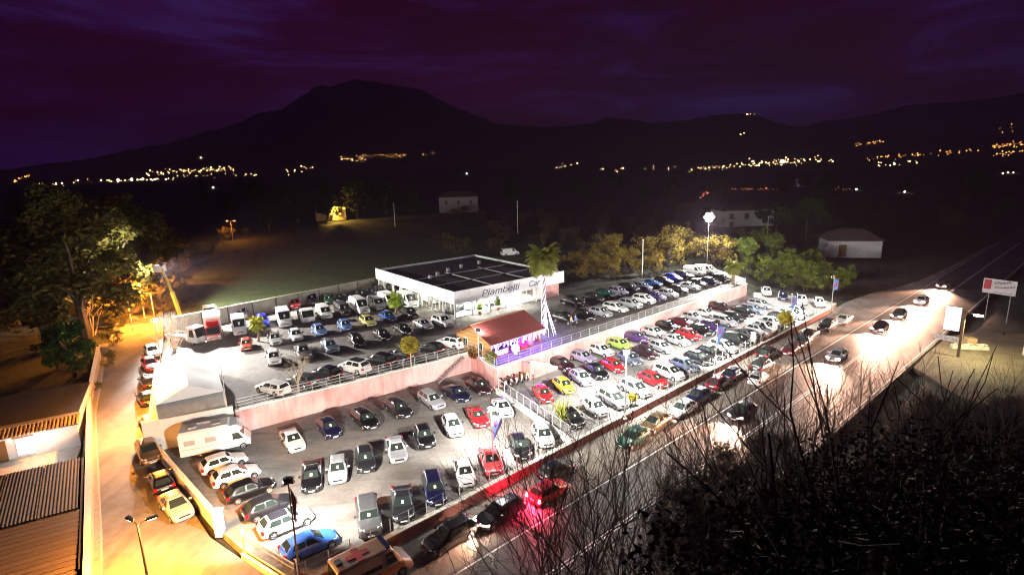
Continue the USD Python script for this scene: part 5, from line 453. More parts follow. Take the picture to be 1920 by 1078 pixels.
TREES = [('broad', np.float64(-71.3), np.float64(84.1), 1.83, 18, None), ('broad', np.float64(-65.2), np.float64(83.7), 1.8, 21, None), ('broad', np.float64(-68.0), np.float64(95.2), 1.96, 20, None), ('broad', np.float64(-76.5), np.float64(118.2), 2.05, 17, None), ('broad', np.float64(-86.4), np.float64(143.4), 2.05, 12, None), ('broad', np.float64(-98.1), np.float64(113.5), 2.05, 16, None), ('broad', np.float64(-107.5), np.float64(136.1), 2.05, 23, None), ('broad', np.float64(-101.1), np.float64(149.2), 2.05, 21, None), ('evergreen', np.float64(-58.3), np.float64(71.4), 0.81, 8, None), ('evergreen', np.float64(-62.5), np.float64(74.1), 1.03, 6, None), ('dense', np.float64(-95.8), np.float64(226.1), 2.05, 13, None), ('dense', np.float64(-92.0), np.float64(247.9), 2.05, 17, None), ('dense', np.float64(-81.8), np.float64(256.1), 2.05, 19, None), ('dense', np.float64(-70.5), np.float64(263.4), 2.2, 19, None), ('dense', np.float64(-60.7), np.float64(281.3), 2.2, 17, None), ('dense', np.float64(-48.9), np.float64(289.3), 2.2, 14, None), ('dense', np.float64(-118.0), np.float64(304.4), 2.05, 16, None), ('dense', np.float64(-85.7), np.float64(346.7), 2.05, 16, None), ('autumn', np.float64(14.7), np.float64(122.5), 2.2, 5.5, None), ('autumn', np.float64(22.9), np.float64(125.7), 2.2, 9, None), ('autumn', np.float64(18.3), np.float64(119.2), 2.2, 6, None), ('autumn', np.float64(26.5), np.float64(122.8), 2.2, 6, None), ('autumn', np.float64(31.7), np.float64(129.6), 2.2, 7.5, None), ('autumn', np.float64(35.8), np.float64(129.0), 2.2, 8, None), ('autumn', np.float64(40.8), np.float64(135.3), 2.2, 9, None), ('autumn', np.float64(46.2), np.float64(142.2), 2.2, 7, None), ('autumn', np.float64(47.0), np.float64(127.5), 2.2, 8, None), ('autumn', np.float64(21.7), np.float64(118.8), 2.2, 5, None), ('autumn', np.float64(15.2), np.float64(116.8), 2.2, 4, None), ('autumn', np.float64(31.2), np.float64(120.4), 2.2, 5, None), ('hedge', np.float64(54.6), np.float64(129.6), 1.74, 7, None), ('hedge', np.float64(54.5), np.float64(121.8), -0.37, 6.5, None), ('hedge', np.float64(60.3), np.float64(126.9), -0.41, 7, None), ('hedge', np.float64(59.7), np.float64(118.1), -1.0, 7, None), ('hedge', np.float64(61.2), np.float64(115.4), -1.0, 6, None), ('hedge', np.float64(62.7), np.float64(148.0), 2.2, 7, None), ('hedge', np.float64(64.6), np.float64(137.8), 1.57, 7, None), ('hedge', np.float64(66.2), np.float64(117.3), -1.0, 6, None), ('hedge', np.float64(67.5), np.float64(114.7), -1.0, 6, None), ('hedge', np.float64(69.5), np.float64(128.0), -1.0, 7, None), ('pine', np.float64(75.4), np.float64(160.3), 2.2, 11, None), ('pine', np.float64(85.6), np.float64(163.8), 2.2, 12, None), ('streetbush', np.float64(-98.9), np.float64(199.4), 2.05, 5, None), ('streetbush', np.float64(-92.0), np.float64(174.5), 2.05, 4, None), ('streetbush', np.float64(-91.6), np.float64(164.6), 2.05, 4, None), ('streetbush', np.float64(-67.9), np.float64(110.2), 2.05, 4, None), ('streetbush', np.float64(-70.7), np.float64(120.1), 2.05, 3.5, None), ('streetbush', np.float64(-61.7), np.float64(98.0), 1.98, 4, None), ('streetbush', np.float64(-99.9), np.float64(214.0), 2.05, 3, None), ('streetbush', np.float64(-64.6), np.float64(91.1), 1.94, 3.2, None), ('streetbush', np.float64(-59.5), np.float64(81.3), 1.6, 3.0, None), ('streetbush', np.float64(-55.6), np.float64(73.7), 1.0, 2.6, None), ('streetbush', np.float64(-72.6), np.float64(105.7), 2.02, 4, None), ('streetbush', np.float64(-52.2), np.float64(66.6), 0.44, 1.6, None), ('bare', np.float64(0.4), np.float64(23.0), -1.25, np.float64(15.7), None), ('bare', np.float64(1.9), np.float64(24.3), -1.25, np.float64(16.5), None), ('bare', np.float64(3.3), np.float64(25.6), -1.25, np.float64(16.4), None), ('bare', np.float64(5.1), np.float64(27.1), -1.25, np.float64(15.1), None), ('bare', np.float64(6.8), np.float64(28.7), -1.25, np.float64(15.5), None), ('bare', np.float64(8.2), np.float64(29.9), -1.25, np.float64(13.6), None), ('bare', np.float64(9.8), np.float64(31.3), -1.25, np.float64(14.2), None), ('bare', np.float64(12.3), np.float64(33.6), -1.25, np.float64(14.0), None), ('bare', np.float64(15.2), np.float64(36.1), -1.25, np.float64(14.2), None), ('bare', np.float64(18.4), np.float64(39.0), -1.25, np.float64(14.6), None), ('bare', np.float64(21.9), np.float64(42.1), -1.25, np.float64(14.1), None), ('bare', np.float64(25.6), np.float64(45.4), -1.25, np.float64(10.8), None), ('bare', np.float64(30.3), np.float64(49.6), -1.25, np.float64(10.3), None), ('bare', np.float64(36.0), np.float64(54.7), -1.25, np.float64(9.2), None), ('bare', np.float64(43.5), np.float64(61.3), -1.25, np.float64(6.4), None), ('bare', np.float64(54.4), np.float64(71.1), -1.25, np.float64(1.7), None), ('bare', np.float64(2.5), np.float64(21.9), -0.84, np.float64(14.1), None), ('bare', np.float64(4.9), np.float64(23.5), -0.84, np.float64(13.8), None), ('bare', np.float64(3.2), np.float64(18.7), -0.84, np.float64(14.6), None), ('bare', np.float64(7.6), np.float64(27.0), -0.85, np.float64(12.6), None), ('bare', np.float64(10.6), np.float64(30.2), -0.9, np.float64(11.7), None), ('bare', np.float64(14.2), np.float64(33.1), -0.86, np.float64(11.8), None), ('bare', np.float64(18.1), np.float64(35.7), -0.84, np.float64(12.4), None), ('bare', np.float64(22.6), np.float64(37.8), -0.84, np.float64(11.7), None), ('ivy', np.float64(9.1), np.float64(27.3), -0.84, np.float64(13.2), None), ('ivy', np.float64(10.6), np.float64(28.8), -0.84, np.float64(13.7), None), ('ivy', np.float64(13.1), np.float64(30.9), -0.84, np.float64(11.5), None), ('ivy', np.float64(15.6), np.float64(33.2), -0.84, np.float64(12.1), None), ('ivy', np.float64(18.9), np.float64(36.1), -0.84, np.float64(9.8), None), ('bare', np.float64(23.2), np.float64(39.9), -0.84, np.float64(9.5), None), ('bare', np.float64(28.5), np.float64(44.7), -0.84, np.float64(8.4), None), ('bare', np.float64(35.5), np.float64(50.8), -0.84, np.float64(6.4), None), ('bare', np.float64(44.9), np.float64(59.3), -0.84, np.float64(2.6), None), ('bare', np.float64(58.9), np.float64(71.8), -0.84, np.float64(-4.4), None), ('ivy', np.float64(9.7), np.float64(25.9), -0.84, np.float64(12.1), None), ('ivy', np.float64(16.4), np.float64(22.5), -0.84, np.float64(15.1), None), ('ivy', np.float64(18.2), np.float64(27.8), -0.84, np.float64(11.5), None), ('ivy', np.float64(10.6), np.float64(26.7), -0.84, np.float64(10.7), None), ('ivy', np.float64(17.8), np.float64(28.1), -0.84, np.float64(8.6), None), ('ivy', np.float64(22.4), np.float64(22.4), -0.84, np.float64(14.3), None), ('ivy', np.float64(12.7), np.float64(15.5), -0.84, np.float64(18.5), None), ('ivy', np.float64(18.3), np.float64(18.0), -0.84, np.float64(17.0), None), ('ivy', np.float64(19.8), np.float64(20.5), -0.84, np.float64(14.1), None), ('ivy', np.float64(21.4), np.float64(24.8), -0.84, np.float64(14.1), None), ('ivy', np.float64(16.0), np.float64(27.6), -0.84, np.float64(12.0), None), ('ivy', np.float64(22.0), np.float64(22.4), -0.84, np.float64(14.7), None), ('ivy', np.float64(15.6), np.float64(29.1), -0.84, np.float64(6.9), None), ('ivy', np.float64(13.8), np.float64(28.7), -0.84, np.float64(6.5), None), ('ivy', np.float64(17.6), np.float64(21.4), -0.84, np.float64(12.2), None), ('ivy', np.float64(14.4), np.float64(16.4), -0.84, np.float64(15.8), None), ('ivy', np.float64(19.5), np.float64(21.0), -0.84, np.float64(14.6), None), ('ivy', np.float64(9.9), np.float64(23.2), -0.84, np.float64(11.4), None), ('ivy', np.float64(20.6), np.float64(21.9), -0.84, np.float64(14.6), None), ('ivy', np.float64(12.2), np.float64(20.1), -0.84, np.float64(14.1), None), ('ivy', np.float64(13.0), np.float64(28.8), -0.84, np.float64(6.9), None), ('ivy', np.float64(14.1), np.float64(19.1), -0.84, np.float64(13.5), None), ('ivy', np.float64(25.3), np.float64(27.5), -0.84, np.float64(11.8), None), ('ivy', np.float64(22.9), np.float64(29.6), -0.84, np.float64(7.5), None), ('ivy', np.float64(14.0), np.float64(15.6), -0.84, np.float64(16.7), None), ('ivy', np.float64(11.7), np.float64(20.3), -0.84, np.float64(16.3), None), ('ivy', np.float64(9.6), np.float64(20.1), -0.84, np.float64(12.9), None), ('ivy', np.float64(16.6), np.float64(31.2), -0.84, np.float64(7.1), None), ('ivy', np.float64(17.1), np.float64(16.6), -0.84, np.float64(16.3), None), ('ivy', np.float64(12.2), np.float64(17.0), -0.84, np.float64(16.0), None), ('ivy', np.float64(19.2), np.float64(23.8), -0.84, np.float64(12.8), None), ('ivy', np.float64(18.5), np.float64(22.9), -0.84, np.float64(11.9), None), ('ivy', np.float64(16.8), np.float64(23.6), -0.84, np.float64(13.9), None), ('ivy', np.float64(11.0), np.float64(27.1), -0.84, np.float64(9.9), None), ('bare', np.float64(6.3), np.float64(21.5), -0.84, np.float64(15.2), None), ('bare', np.float64(9.3), np.float64(24.2), -0.84, np.float64(14.1), None), ('bare', np.float64(11.8), np.float64(26.4), -0.84, np.float64(13.4), None), ('bare', np.float64(15.9), np.float64(30.1), -0.84, np.float64(11.2), None), ('bare', np.float64(20.3), np.float64(34.0), -0.84, np.float64(10.0), None), ('bare', np.float64(26.1), np.float64(39.2), -0.84, np.float64(8.0), None), ('bare', np.float64(35.6), np.float64(47.6), -0.84, np.float64(4.1), None), ('bare', np.float64(50.9), np.float64(61.2), -0.84, np.float64(-3.7), None), ('bare', np.float64(74.1), np.float64(81.9), -0.84, np.float64(-15.6), None), ('bare', np.float64(8.0), np.float64(23.0), -0.84, np.float64(13.2), None), ('bare', np.float64(13.0), np.float64(27.5), -0.84, np.float64(10.5), None), ('bare', np.float64(21.8), np.float64(35.3), -0.84, np.float64(6.1), None), ('bare', np.float64(37.5), np.float64(49.3), -0.84, np.float64(-1.8), None), ('bare', np.float64(29.7), np.float64(33.1), -0.84, np.float64(12.9), None), ('ivy', np.float64(37.7), np.float64(47.1), -0.84, np.float64(7.2), None), ('bare', np.float64(38.4), np.float64(51.2), -0.84, np.float64(4.6), None), ('bare', np.float64(31.0), np.float64(41.3), -0.84, np.float64(9.3), None), ('ivy', np.float64(34.5), np.float64(44.2), -0.84, np.float64(9.0), None), ('bare', np.float64(41.8), np.float64(43.6), -0.84, np.float64(7.2), None), ('bare', np.float64(42.1), np.float64(43.3), -0.84, np.float64(6.2), None), ('ivy', np.float64(33.6), np.float64(36.5), -0.84, np.float64(9.8), None), ('bare', np.float64(30.7), np.float64(39.1), -0.84, np.float64(10.3), None), ('bare', np.float64(36.5), np.float64(44.6), -0.84, np.float64(7.9), None), ('ivy', np.float64(34.1), np.float64(41.5), -0.84, np.float64(10.1), None), ('bare', np.float64(27.7), np.float64(36.7), -0.84, np.float64(10.3), None), ('bare', np.float64(28.3), np.float64(42.4), -0.84, np.float64(8.3), None), ('ivy', np.float64(31.4), np.float64(36.7), -0.84, np.float64(11.4), None), ('bare', np.float64(32.7), np.float64(34.1), -0.84, np.float64(12.8), None), ('bare', np.float64(28.3), np.float64(40.0), -0.84, np.float64(10.0), None), ('ivy', np.float64(29.5), np.float64(36.3), -0.84, np.float64(9.6), None), ('bare', np.float64(38.5), np.float64(50.5), -0.84, np.float64(3.6), None), ('bare', np.float64(39.1), np.float64(39.8), -0.84, np.float64(10.5), None), ('ivy', np.float64(38.9), np.float64(41.6), -0.84, np.float64(10.1), None), ('bare', np.float64(28.7), np.float64(42.9), -0.84, np.float64(7.1), None), ('bare', np.float64(28.4), np.float64(35.4), -0.84, np.float64(13.1), None), ('ivy', np.float64(29.9), np.float64(39.1), -0.84, np.float64(8.5), None), ('bare', np.float64(32.4), np.float64(37.8), -0.84, np.float64(10.6), None), ('bare', np.float64(34.2), np.float64(39.4), -0.84, np.float64(10.2), None), ('ivy', np.float64(40.9), np.float64(45.6), -0.84, np.float64(6.6), None), ('ivy', np.float64(9.2), np.float64(10.7), -0.84, np.float64(23.0), None), ('ivy', np.float64(16.0), np.float64(16.8), -0.84, np.float64(19.4), None), ('ivy', np.float64(5.2), np.float64(7.2), -0.84, np.float64(24.7), None), ('ivy', np.float64(11.9), np.float64(13.1), -0.84, np.float64(21.4), None), ('ivy', np.float64(16.3), np.float64(17.0), -0.84, np.float64(19.2), None), ('ivy', np.float64(10.0), np.float64(11.5), -0.84, np.float64(22.2), None), ('ivy', np.float64(11.6), np.float64(12.9), -0.84, np.float64(21.5), None), ('ivy', np.float64(8.8), np.float64(10.3), -0.84, np.float64(23.3), None), ('ivy', np.float64(15.7), np.float64(16.5), -0.84, np.float64(19.5), None), ('ivy', np.float64(8.0), np.float64(9.6), -0.84, np.float64(23.4), None), ('ivy', np.float64(5.8), np.float64(7.7), -0.84, np.float64(24.2), None), ('ivy', np.float64(18.3), np.float64(18.8), -0.84, np.float64(18.9), None), ('ivy', np.float64(35.5), np.float64(37.7), -0.84, np.float64(10.8), None), ('ivy', np.float64(31.3), np.float64(39.3), -0.84, np.float64(9.6), None), ('ivy', np.float64(37.0), np.float64(44.8), -0.84, np.float64(7.0), None), ('ivy', np.float64(28.1), np.float64(41.0), -0.84, np.float64(8.6), None), ('ivy', np.float64(32.7), np.float64(40.4), -0.84, np.float64(9.3), None), ('ivy', np.float64(38.1), np.float64(40.5), -0.84, np.float64(9.9), None), ('ivy', np.float64(33.4), np.float64(45.6), -0.84, np.float64(6.8), None), ('ivy', np.float64(38.8), np.float64(41.4), -0.84, np.float64(9.7), None), ('ivy', np.float64(36.9), np.float64(39.2), -0.84, np.float64(10.5), None), ('ivy', np.float64(36.2), np.float64(40.5), -0.84, np.float64(8.8), None), ('ivy', np.float64(34.8), np.float64(39.9), -0.84, np.float64(9.2), None), ('ivy', np.float64(38.0), np.float64(43.5), -0.84, np.float64(7.7), None), ('ivy', np.float64(34.5), np.float64(41.6), -0.84, np.float64(9.2), None), ('ivy', np.float64(34.5), np.float64(36.3), -0.84, np.float64(11.8), None), ('orchard', np.float64(-18.9), np.float64(164.0), 2.2, 5.471620394034574, None), ('orchard', np.float64(-1.9), np.float64(230.1), 2.2, 3.495930512798439, None), ('orchard', np.float64(31.2), np.float64(191.8), 2.2, 5.051440305986013, None), ('orchard', np.float64(-3.5), np.float64(159.3), 2.2, 4.15987878849248, None), ('orchard', np.float64(41.3), np.float64(158.0), 2.2, 5.276875570112206, None), ('orchard', np.float64(20.7), np.float64(179.8), 2.2, 4.402576868215803, None), ('orchard', np.float64(-6.0), np.float64(197.4), 2.2, 5.316548018836556, None), ('orchard', np.float64(78.5), np.float64(256.2), 2.2, 4.658389684382925, None), ('orchard', np.float64(8.7), np.float64(251.2), 2.2, 3.3485996106995386, None), ('orchard', np.float64(37.4), np.float64(146.4), 2.2, 4.300601737232697, None), ('orchard', np.float64(11.7), np.float64(192.8), 2.2, 5.073231584570607, None), ('orchard', np.float64(58.3), np.float64(252.6), 2.2, 3.531325455569325, None), ('orchard', np.float64(53.7), np.float64(186.2), 2.2, 4.64431958456972, None), ('orchard', np.float64(42.6), np.float64(172.9), 2.2, 4.834737361131618, None), ('orchard', np.float64(31.2), np.float64(228.3), 2.2, 3.467735754124525, None), ('orchard', np.float64(88.5), np.float64(255.8), 2.2, 4.727280394804556, None), ('orchard', np.float64(64.6), np.float64(219.8), 2.2, 3.121350464641189, None), ('orchard', np.float64(14.7), np.float64(216.2), 2.2, 4.153973327514011, None), ('orchard', np.float64(12.3), np.float64(151.7), 2.2, 3.2983150003231434, None), ('orchard', np.float64(80.8), np.float64(250.2), 2.2, 5.3455959080750866, None), ('orchard', np.float64(6.2), np.float64(170.8), 2.2, 3.0077336031559656, None), ('orchard', np.float64(15.7), np.float64(173.8), 2.2, 4.570812468437625, None), ('orchard', np.float64(60.7), np.float64(234.3), 2.2, 4.003001238254923, None), ('orchard', np.float64(44.5), np.float64(264.3), 2.2, 5.089147811899178, None), ('orchard', np.float64(17.4), np.float64(228.8), 2.2, 3.5561561901973757, None), ('orchard', np.float64(48.2), np.float64(259.0), 2.2, 3.6111354774866005, None), ('orchard', np.float64(5.4), np.float64(229.6), 2.2, 4.8265159074397825, None), ('orchard', np.float64(24.3), np.float64(152.6), 2.2, 4.752443433851106, None), ('orchard', np.float64(4.2), np.float64(219.4), 2.2, 3.308112132613931, None), ('orchard', np.float64(-1.1), np.float64(184.5), 2.2, 4.827490882446366, None), ('orchard', np.float64(4.3), np.float64(216.4), 2.2, 5.0072327462127335, None), ('orchard', np.float64(80.0), np.float64(242.4), 2.2, 3.178171963066472, None), ('orchard', np.float64(44.6), np.float64(187.7), 2.2, 4.062530037054794, None), ('orchard', np.float64(29.2), np.float64(163.7), 2.2, 3.1746208095759005, None), ('orchard', np.float64(48.5), np.float64(144.7), 2.2, 4.0416326181726365, None), ('orchard', np.float64(22.6), np.float64(223.3), 2.2, 4.468711644680239, None), ('orchard', np.float64(-4.5), np.float64(193.1), 2.2, 5.260835627598793, None), ('orchard', np.float64(18.9), np.float64(159.7), 2.2, 3.4479820015052787, None), ('orchard', np.float64(70.1), np.float64(237.5), 2.2, 3.532153944257971, None), ('orchard', np.float64(46.6), np.float64(213.0), 2.2, 3.2972814041146754, None), ('orchard', np.float64(-13.4), np.float64(168.2), 2.2, 3.0494144590197303, None), ('orchard', np.float64(-14.8), np.float64(155.8), 2.2, 4.9553754542694435, None), ('orchard', np.float64(13.1), np.float64(239.3), 2.2, 5.167947093297495, None), ('orchard', np.float64(42.7), np.float64(169.7), 2.2, 4.325960031198739, None), ('orchard', np.float64(18.9), np.float64(148.0), 2.2, 4.3057263159357335, None), ('orchard', np.float64(-21.4), np.float64(272.3), 2.2, 4.4888844411872455, None), ('orchard', np.float64(39.3), np.float64(174.3), 2.2, 4.8570473780012815, None), ('orchard', np.float64(4.0), np.float64(212.5), 2.2, 3.6633494372184394, None), ('orchard', np.float64(12.6), np.float64(226.6), 2.2, 5.085345807250633, None), ('orchard', np.float64(-12.0), np.float64(242.7), 2.2, 4.785188241478397, None), ('orchard', np.float64(14.5), np.float64(214.5), 2.2, 5.436136797208059, None), ('orchard', np.float64(66.5), np.float64(221.4), 2.2, 3.3883608740469957, None), ('orchard', np.float64(20.5), np.float64(183.6), 2.2, 3.8668176774087417, None), ('orchard', np.float64(27.2), np.float64(171.6), 2.2, 5.036561767448255, None), ('orchard', np.float64(-1.1), np.float64(180.2), 2.2, 3.145240289753155, None), ('orchard', np.float64(-24.3), np.float64(277.5), 2.2, 3.2909346461033255, None), ('orchard', np.float64(50.2), np.float64(202.4), 2.2, 4.232051119854524, None), ('orchard', np.float64(21.7), np.float64(234.5), 2.2, 3.114441566823969, None), ('orchard', np.float64(-5.7), np.float64(161.3), 2.2, 3.8465771148751555, None), ('orchard', np.float64(17.6), np.float64(225.7), 2.2, 4.853028152350479, None), ('orchard', np.float64(42.6), np.float64(202.3), 2.2, 4.265960103575672, None), ('orchard', np.float64(12.3), np.float64(185.3), 2.2, 4.483976490935966, None), ('orchard', np.float64(23.3), np.float64(153.0), 2.2, 5.375618559232916, None), ('orchard', np.float64(-20.6), np.float64(216.7), 2.2, 3.1008692868892096, None), ('orchard', np.float64(9.2), np.float64(163.4), 2.2, 4.69873436797145, None), ('orchard', np.float64(37.3), np.float64(253.7), 2.2, 5.028422160677895, None), ('orchard', np.float64(36.2), np.float64(215.4), 2.2, 4.963329544866047, None), ('orchard', np.float64(-25.0), np.float64(249.8), 2.2, 4.972803388176176, None), ('orchard', np.float64(-25.2), np.float64(260.8), 2.2, 4.254041231019371, None), ('orchard', np.float64(38.3), np.float64(178.6), 2.2, 3.0923549970385404, None), ('orchard', np.float64(109.3), np.float64(177.3), 1.35, 5.0451743846334365, None), ('orchard', np.float64(154.4), np.float64(266.1), 2.2, 4.788129747398989, None), ('orchard', np.float64(265.0), np.float64(310.1), -0.65, 5.659435309920591, None), ('orchard', np.float64(191.0), np.float64(224.0), -1.0, 4.842923784741293, None), ('orchard', np.float64(206.0), np.float64(274.9), 2.2, 5.49668403332282, None), ('orchard', np.float64(102.8), np.float64(167.6), 0.23, 6.597914466897216, None), ('orchard', np.float64(206.0), np.float64(259.4), -0.07, 6.390810951029918, None), ('orchard', np.float64(228.5), np.float64(260.8), -1.0, 5.5755851185259, None), ('orchard', np.float64(139.6), np.float64(245.2), 2.2, 6.16042283120141, None), ('orchard', np.float64(95.5), np.float64(178.7), 2.2, 4.3408424845208575, None), ('orchard', np.float64(169.4), np.float64(222.3), -0.92, 6.822707081495132, None), ('orchard', np.float64(131.4), np.float64(199.9), 1.96, 5.198940155077362, None), ('orchard', np.float64(170.0), np.float64(219.0), -1.0, 4.34719612320471, None), ('orchard', np.float64(158.5), np.float64(251.6), 2.2, 4.704700764004161, None), ('orchard', np.float64(161.8), np.float64(205.2), -1.0, 6.941003723913912, None), ('orchard', np.float64(107.9), np.float64(201.4), 2.2, 6.617316283976712, None), ('orchard', np.float64(170.5), np.float64(244.5), 2.2, 6.347091109790613, None), ('orchard', np.float64(242.5), np.float64(291.9), -0.16, 5.5515046217555915, None), ('orchard', np.float64(131.3), np.float64(232.7), 2.2, 5.591953144803356, None), ('orchard', np.float64(104.6), np.float64(171.7), 0.98, 5.09618009971353, None), ('orchard', np.float64(101.4), np.float64(174.6), 2.17, 4.786078279943128, None), ('orchard', np.float64(83.1), np.float64(154.0), 1.43, 4.5527714630413545, None), ('orchard', np.float64(106.9), np.float64(190.8), 2.2, 4.011876899534762, None), ('orchard', np.float64(230.9), np.float64(287.9), 1.64, 4.1186328457562595, None), ('orchard', np.float64(211.8), np.float64(242.7), -1.0, 6.786251810451925, None), ('orchard', np.float64(187.4), np.float64(220.9), -1.0, 4.088956119671506, None), ('dense', np.float64(-299.2), np.float64(650.0), 1.91, 8.042687109199813, None), ('dense', np.float64(-204.1), np.float64(476.1), 2.06, 10.988629159155547, None), ('dense', np.float64(-157.3), np.float64(324.8), 2.05, 10.559116037384214, None), ('dense', np.float64(-164.4), np.float64(402.5), 2.06, 11.412794222568728, None), ('dense', np.float64(-160.8), np.float64(370.3), 2.06, 10.025368605623289, None), ('dense', np.float64(-181.0), np.float64(362.0), 2.06, 8.783359222141275, None), ('dense', np.float64(-180.2), np.float64(361.5), 2.06, 9.229479446822442, None), ('dense', np.float64(-342.1), np.float64(644.1), 1.88, 11.218058812864548, None), ('dense', np.float64(-131.5), np.float64(308.0), 2.05, 10.826033789934108, None), ('dense', np.float64(-307.9), np.float64(659.7), 1.9, 11.522898908798156, None), ('dense', np.float64(-172.6), np.float64(350.0), 2.06, 8.484272923505586, None), ('dense', np.float64(-255.7), np.float64(576.0), 2.01, 11.8335736935499, None), ('dense', np.float64(-176.7), np.float64(390.5), 2.06, 10.613165045339972, None), ('dense', np.float64(-220.8), np.float64(414.8), 2.06, 8.344372157150232, None), ('dense', np.float64(-259.8), np.float64(305.1), 2.05, 9.825664690070239, None), ('dense', np.float64(-395.6), np.float64(478.8), 1.99, 9.128902651489371, None), ('dense', np.float64(-119.9), np.float64(138.5), 2.05, 12.635280957793364, None), ('dense', np.float64(-292.7), np.float64(353.2), 2.06, 9.60774571735545, None), ('dense', np.float64(-158.4), np.float64(187.8), 2.05, 13.130601177945664, None), ('dense', np.float64(-130.8), np.float64(155.1), 2.05, 13.05647543212206, None), ('dense', np.float64(-214.1), np.float64(276.8), 2.05, 11.334968500129897, None), ('dense', np.float64(-178.8), np.float64(203.8), 2.05, 9.211842666279438, None), ('dense', np.float64(-310.9), np.float64(378.4), 2.06, 11.388524660471425, None), ('dense', np.float64(-498.4), np.float64(581.8), 1.91, 11.108780671600314, None), ('dense', np.float64(-178.3), np.float64(212.6), 2.05, 9.623274033966755, None), ('dense', np.float64(-242.6), np.float64(295.3), 2.05, 9.406933132934382, None), ('dense', np.float64(-156.4), np.float64(185.2), 2.05, 10.5141371930552, None), ('dense', np.float64(-131.5), np.float64(163.2), 2.05, 9.070083793460187, None), ('dense', np.float64(-264.0), np.float64(306.9), 2.05, 11.96150660569383, None), ('dense', np.float64(-170.9), np.float64(205.7), 2.05, 9.368997123208464, None), ('dense', np.float64(72.1), np.float64(484.9), 2.24, 11.729976593078929, None), ('dense', np.float64(208.3), np.float64(376.5), 2.21, 12.38083130328649, None), ('dense', np.float64(-3.1), np.float64(580.4), 2.21, 9.866788742457175, None), ('dense', np.float64(156.2), np.float64(289.2), 2.2, 10.54322566287609, None), ('dense', np.float64(-2.0), np.float64(407.1), 2.22, 8.084027181288137, None), ('dense', np.float64(245.2), np.float64(354.7), 2.21, 8.509175502917323, None), ('dense', np.float64(2.9), np.float64(362.0), 2.2, 12.532132245617928, None), ('dense', np.float64(14.5), np.float64(331.7), 2.2, 12.301509809686774, None), ('dense', np.float64(97.4), np.float64(508.2), 2.23, 8.756177474416406, None), ('dense', np.float64(132.3), np.float64(439.8), 2.23, 8.909712910361266, None), ('dense', np.float64(45.4), np.float64(338.5), 2.2, 8.182244818907057, None), ('dense', np.float64(258.6), np.float64(323.6), 2.21, 11.689985647912668, None), ('dense', np.float64(115.2), np.float64(303.8), 2.2, 8.906456283557265, None), ('dense', np.float64(47.1), np.float64(405.3), 2.22, 10.538057161881635, None), ('dense', np.float64(84.4), np.float64(436.7), 2.23, 8.445695118601735, None), ('dense', np.float64(117.7), np.float64(319.0), 2.2, 12.334088922375255, None), ('dense', np.float64(86.5), np.float64(309.3), 2.2, 12.834859530832873, None), ('dense', np.float64(89.0), np.float64(490.2), 2.24, 12.178692737239482, None), ('dense', np.float64(250.2), np.float64(305.6), 1.7, 12.821949603134222, None), ('dense', np.float64(126.2), np.float64(367.8), 2.21, 8.370453009640846, None), ('dense', np.float64(75.0), np.float64(320.9), 2.2, 8.516416765921385, None), ('dense', np.float64(-2.0), np.float64(573.3), 2.21, 10.47858000764288, None), ('dense', np.float64(165.0), np.float64(349.5), 2.21, 12.394991700321318, None), ('dense', np.float64(179.3), np.float64(325.2), 2.2, 11.013551237344279, None), ('dense', np.float64(170.4), np.float64(458.6), 2.23, 8.486738963065534, None), ('dense', np.float64(205.4), np.float64(400.4), 2.22, 10.076950836306274, None)]

def sstep(a,b,x):
    t=np.clip((np.asarray(x,float)-a)/(b-a),0,1); return t*t*(3-2*t)
def street_z(y): return np.interp(y,[30,45,58,70,85,110],[-.3,-.1,.1,1.0,2.2,2.35])
def street_left(y): return np.interp(y,[20,39,54,84.4,110,150],[-8,-23,-36.5,-53,-63,-80])
def terrain_z(x,y):
    x=np.asarray(x,float); y=np.asarray(y,float)
    d=-.669*(x+2.5)+.743*(y-65.9)
    q=12-12*sstep(-5,15,x); main=-1.0+3.2*sstep(q,q+12,d)
    nn=-.665*(x-38.2)+.747*(y-66.0); main=main+.46*(1-sstep(-9,-6.5,nn))
    left=street_z(y)-.3
    t=sstep(-1,10,x-street_left(y))
    z=left*(1-t)+main*t
    r=np.hypot(x,y)
    a=np.degrees(np.arctan2(x,y))          # azimuth from the view axis
    far=sstep(300,1500,r)
    z=z+far*6*(meshkit.fbm(np.stack([x/900,y/900,0*x],-1),3,5)-.5)
    # mountain ranges: a crest along each azimuth, falling off in front and behind
    az=np.array([-60,-45,-41,-36,-30,-25.5,-21,-17,-14,-12,-9.5,-7.5,-5,-3,-1,3,7,9.5,11.5,14,17,20,21.5,24,27,30,36,42,60])
    el=np.array([.3,.3,.4,1.0,2.2,3.6,5.1,6.9,7.5,7.4,6.9,6.3,5.0,4.2,3.5,3.1,3.0,3.8,3.5,3.0,3.3,3.75,3.7,2.9,1.9,1.2,.9,1.1,1.0])
    e=np.interp(a,az,el)
    crest=4600*np.tan(np.radians(e))
    n=meshkit.fbm(np.stack([x/420,y/420,0*x],-1),4,9)-.5
    up=sstep(2300,4600,r)**1.25
    down=1-sstep(4700,8500,r)
    n3=meshkit.fbm(np.stack([x/170,y/170,0*x+7],-1),4,29)-.5
    z=z+crest*up*down*(1+.35*n*(1-up*.8)+.10*n3)+45*n3*up*down
    e2=np.interp(a,[10,22,28,34,42,60],[0,0,2.2,3.1,3.6,3.0])
    n2=meshkit.fbm(np.stack([x/600,y/600,0*x+3],-1),4,19)-.5
    z=z+7600*np.tan(np.radians(e2))*sstep(4300,7600,r)*(1-sstep(7700,9500,r))*(1+.2*n2)
    return z

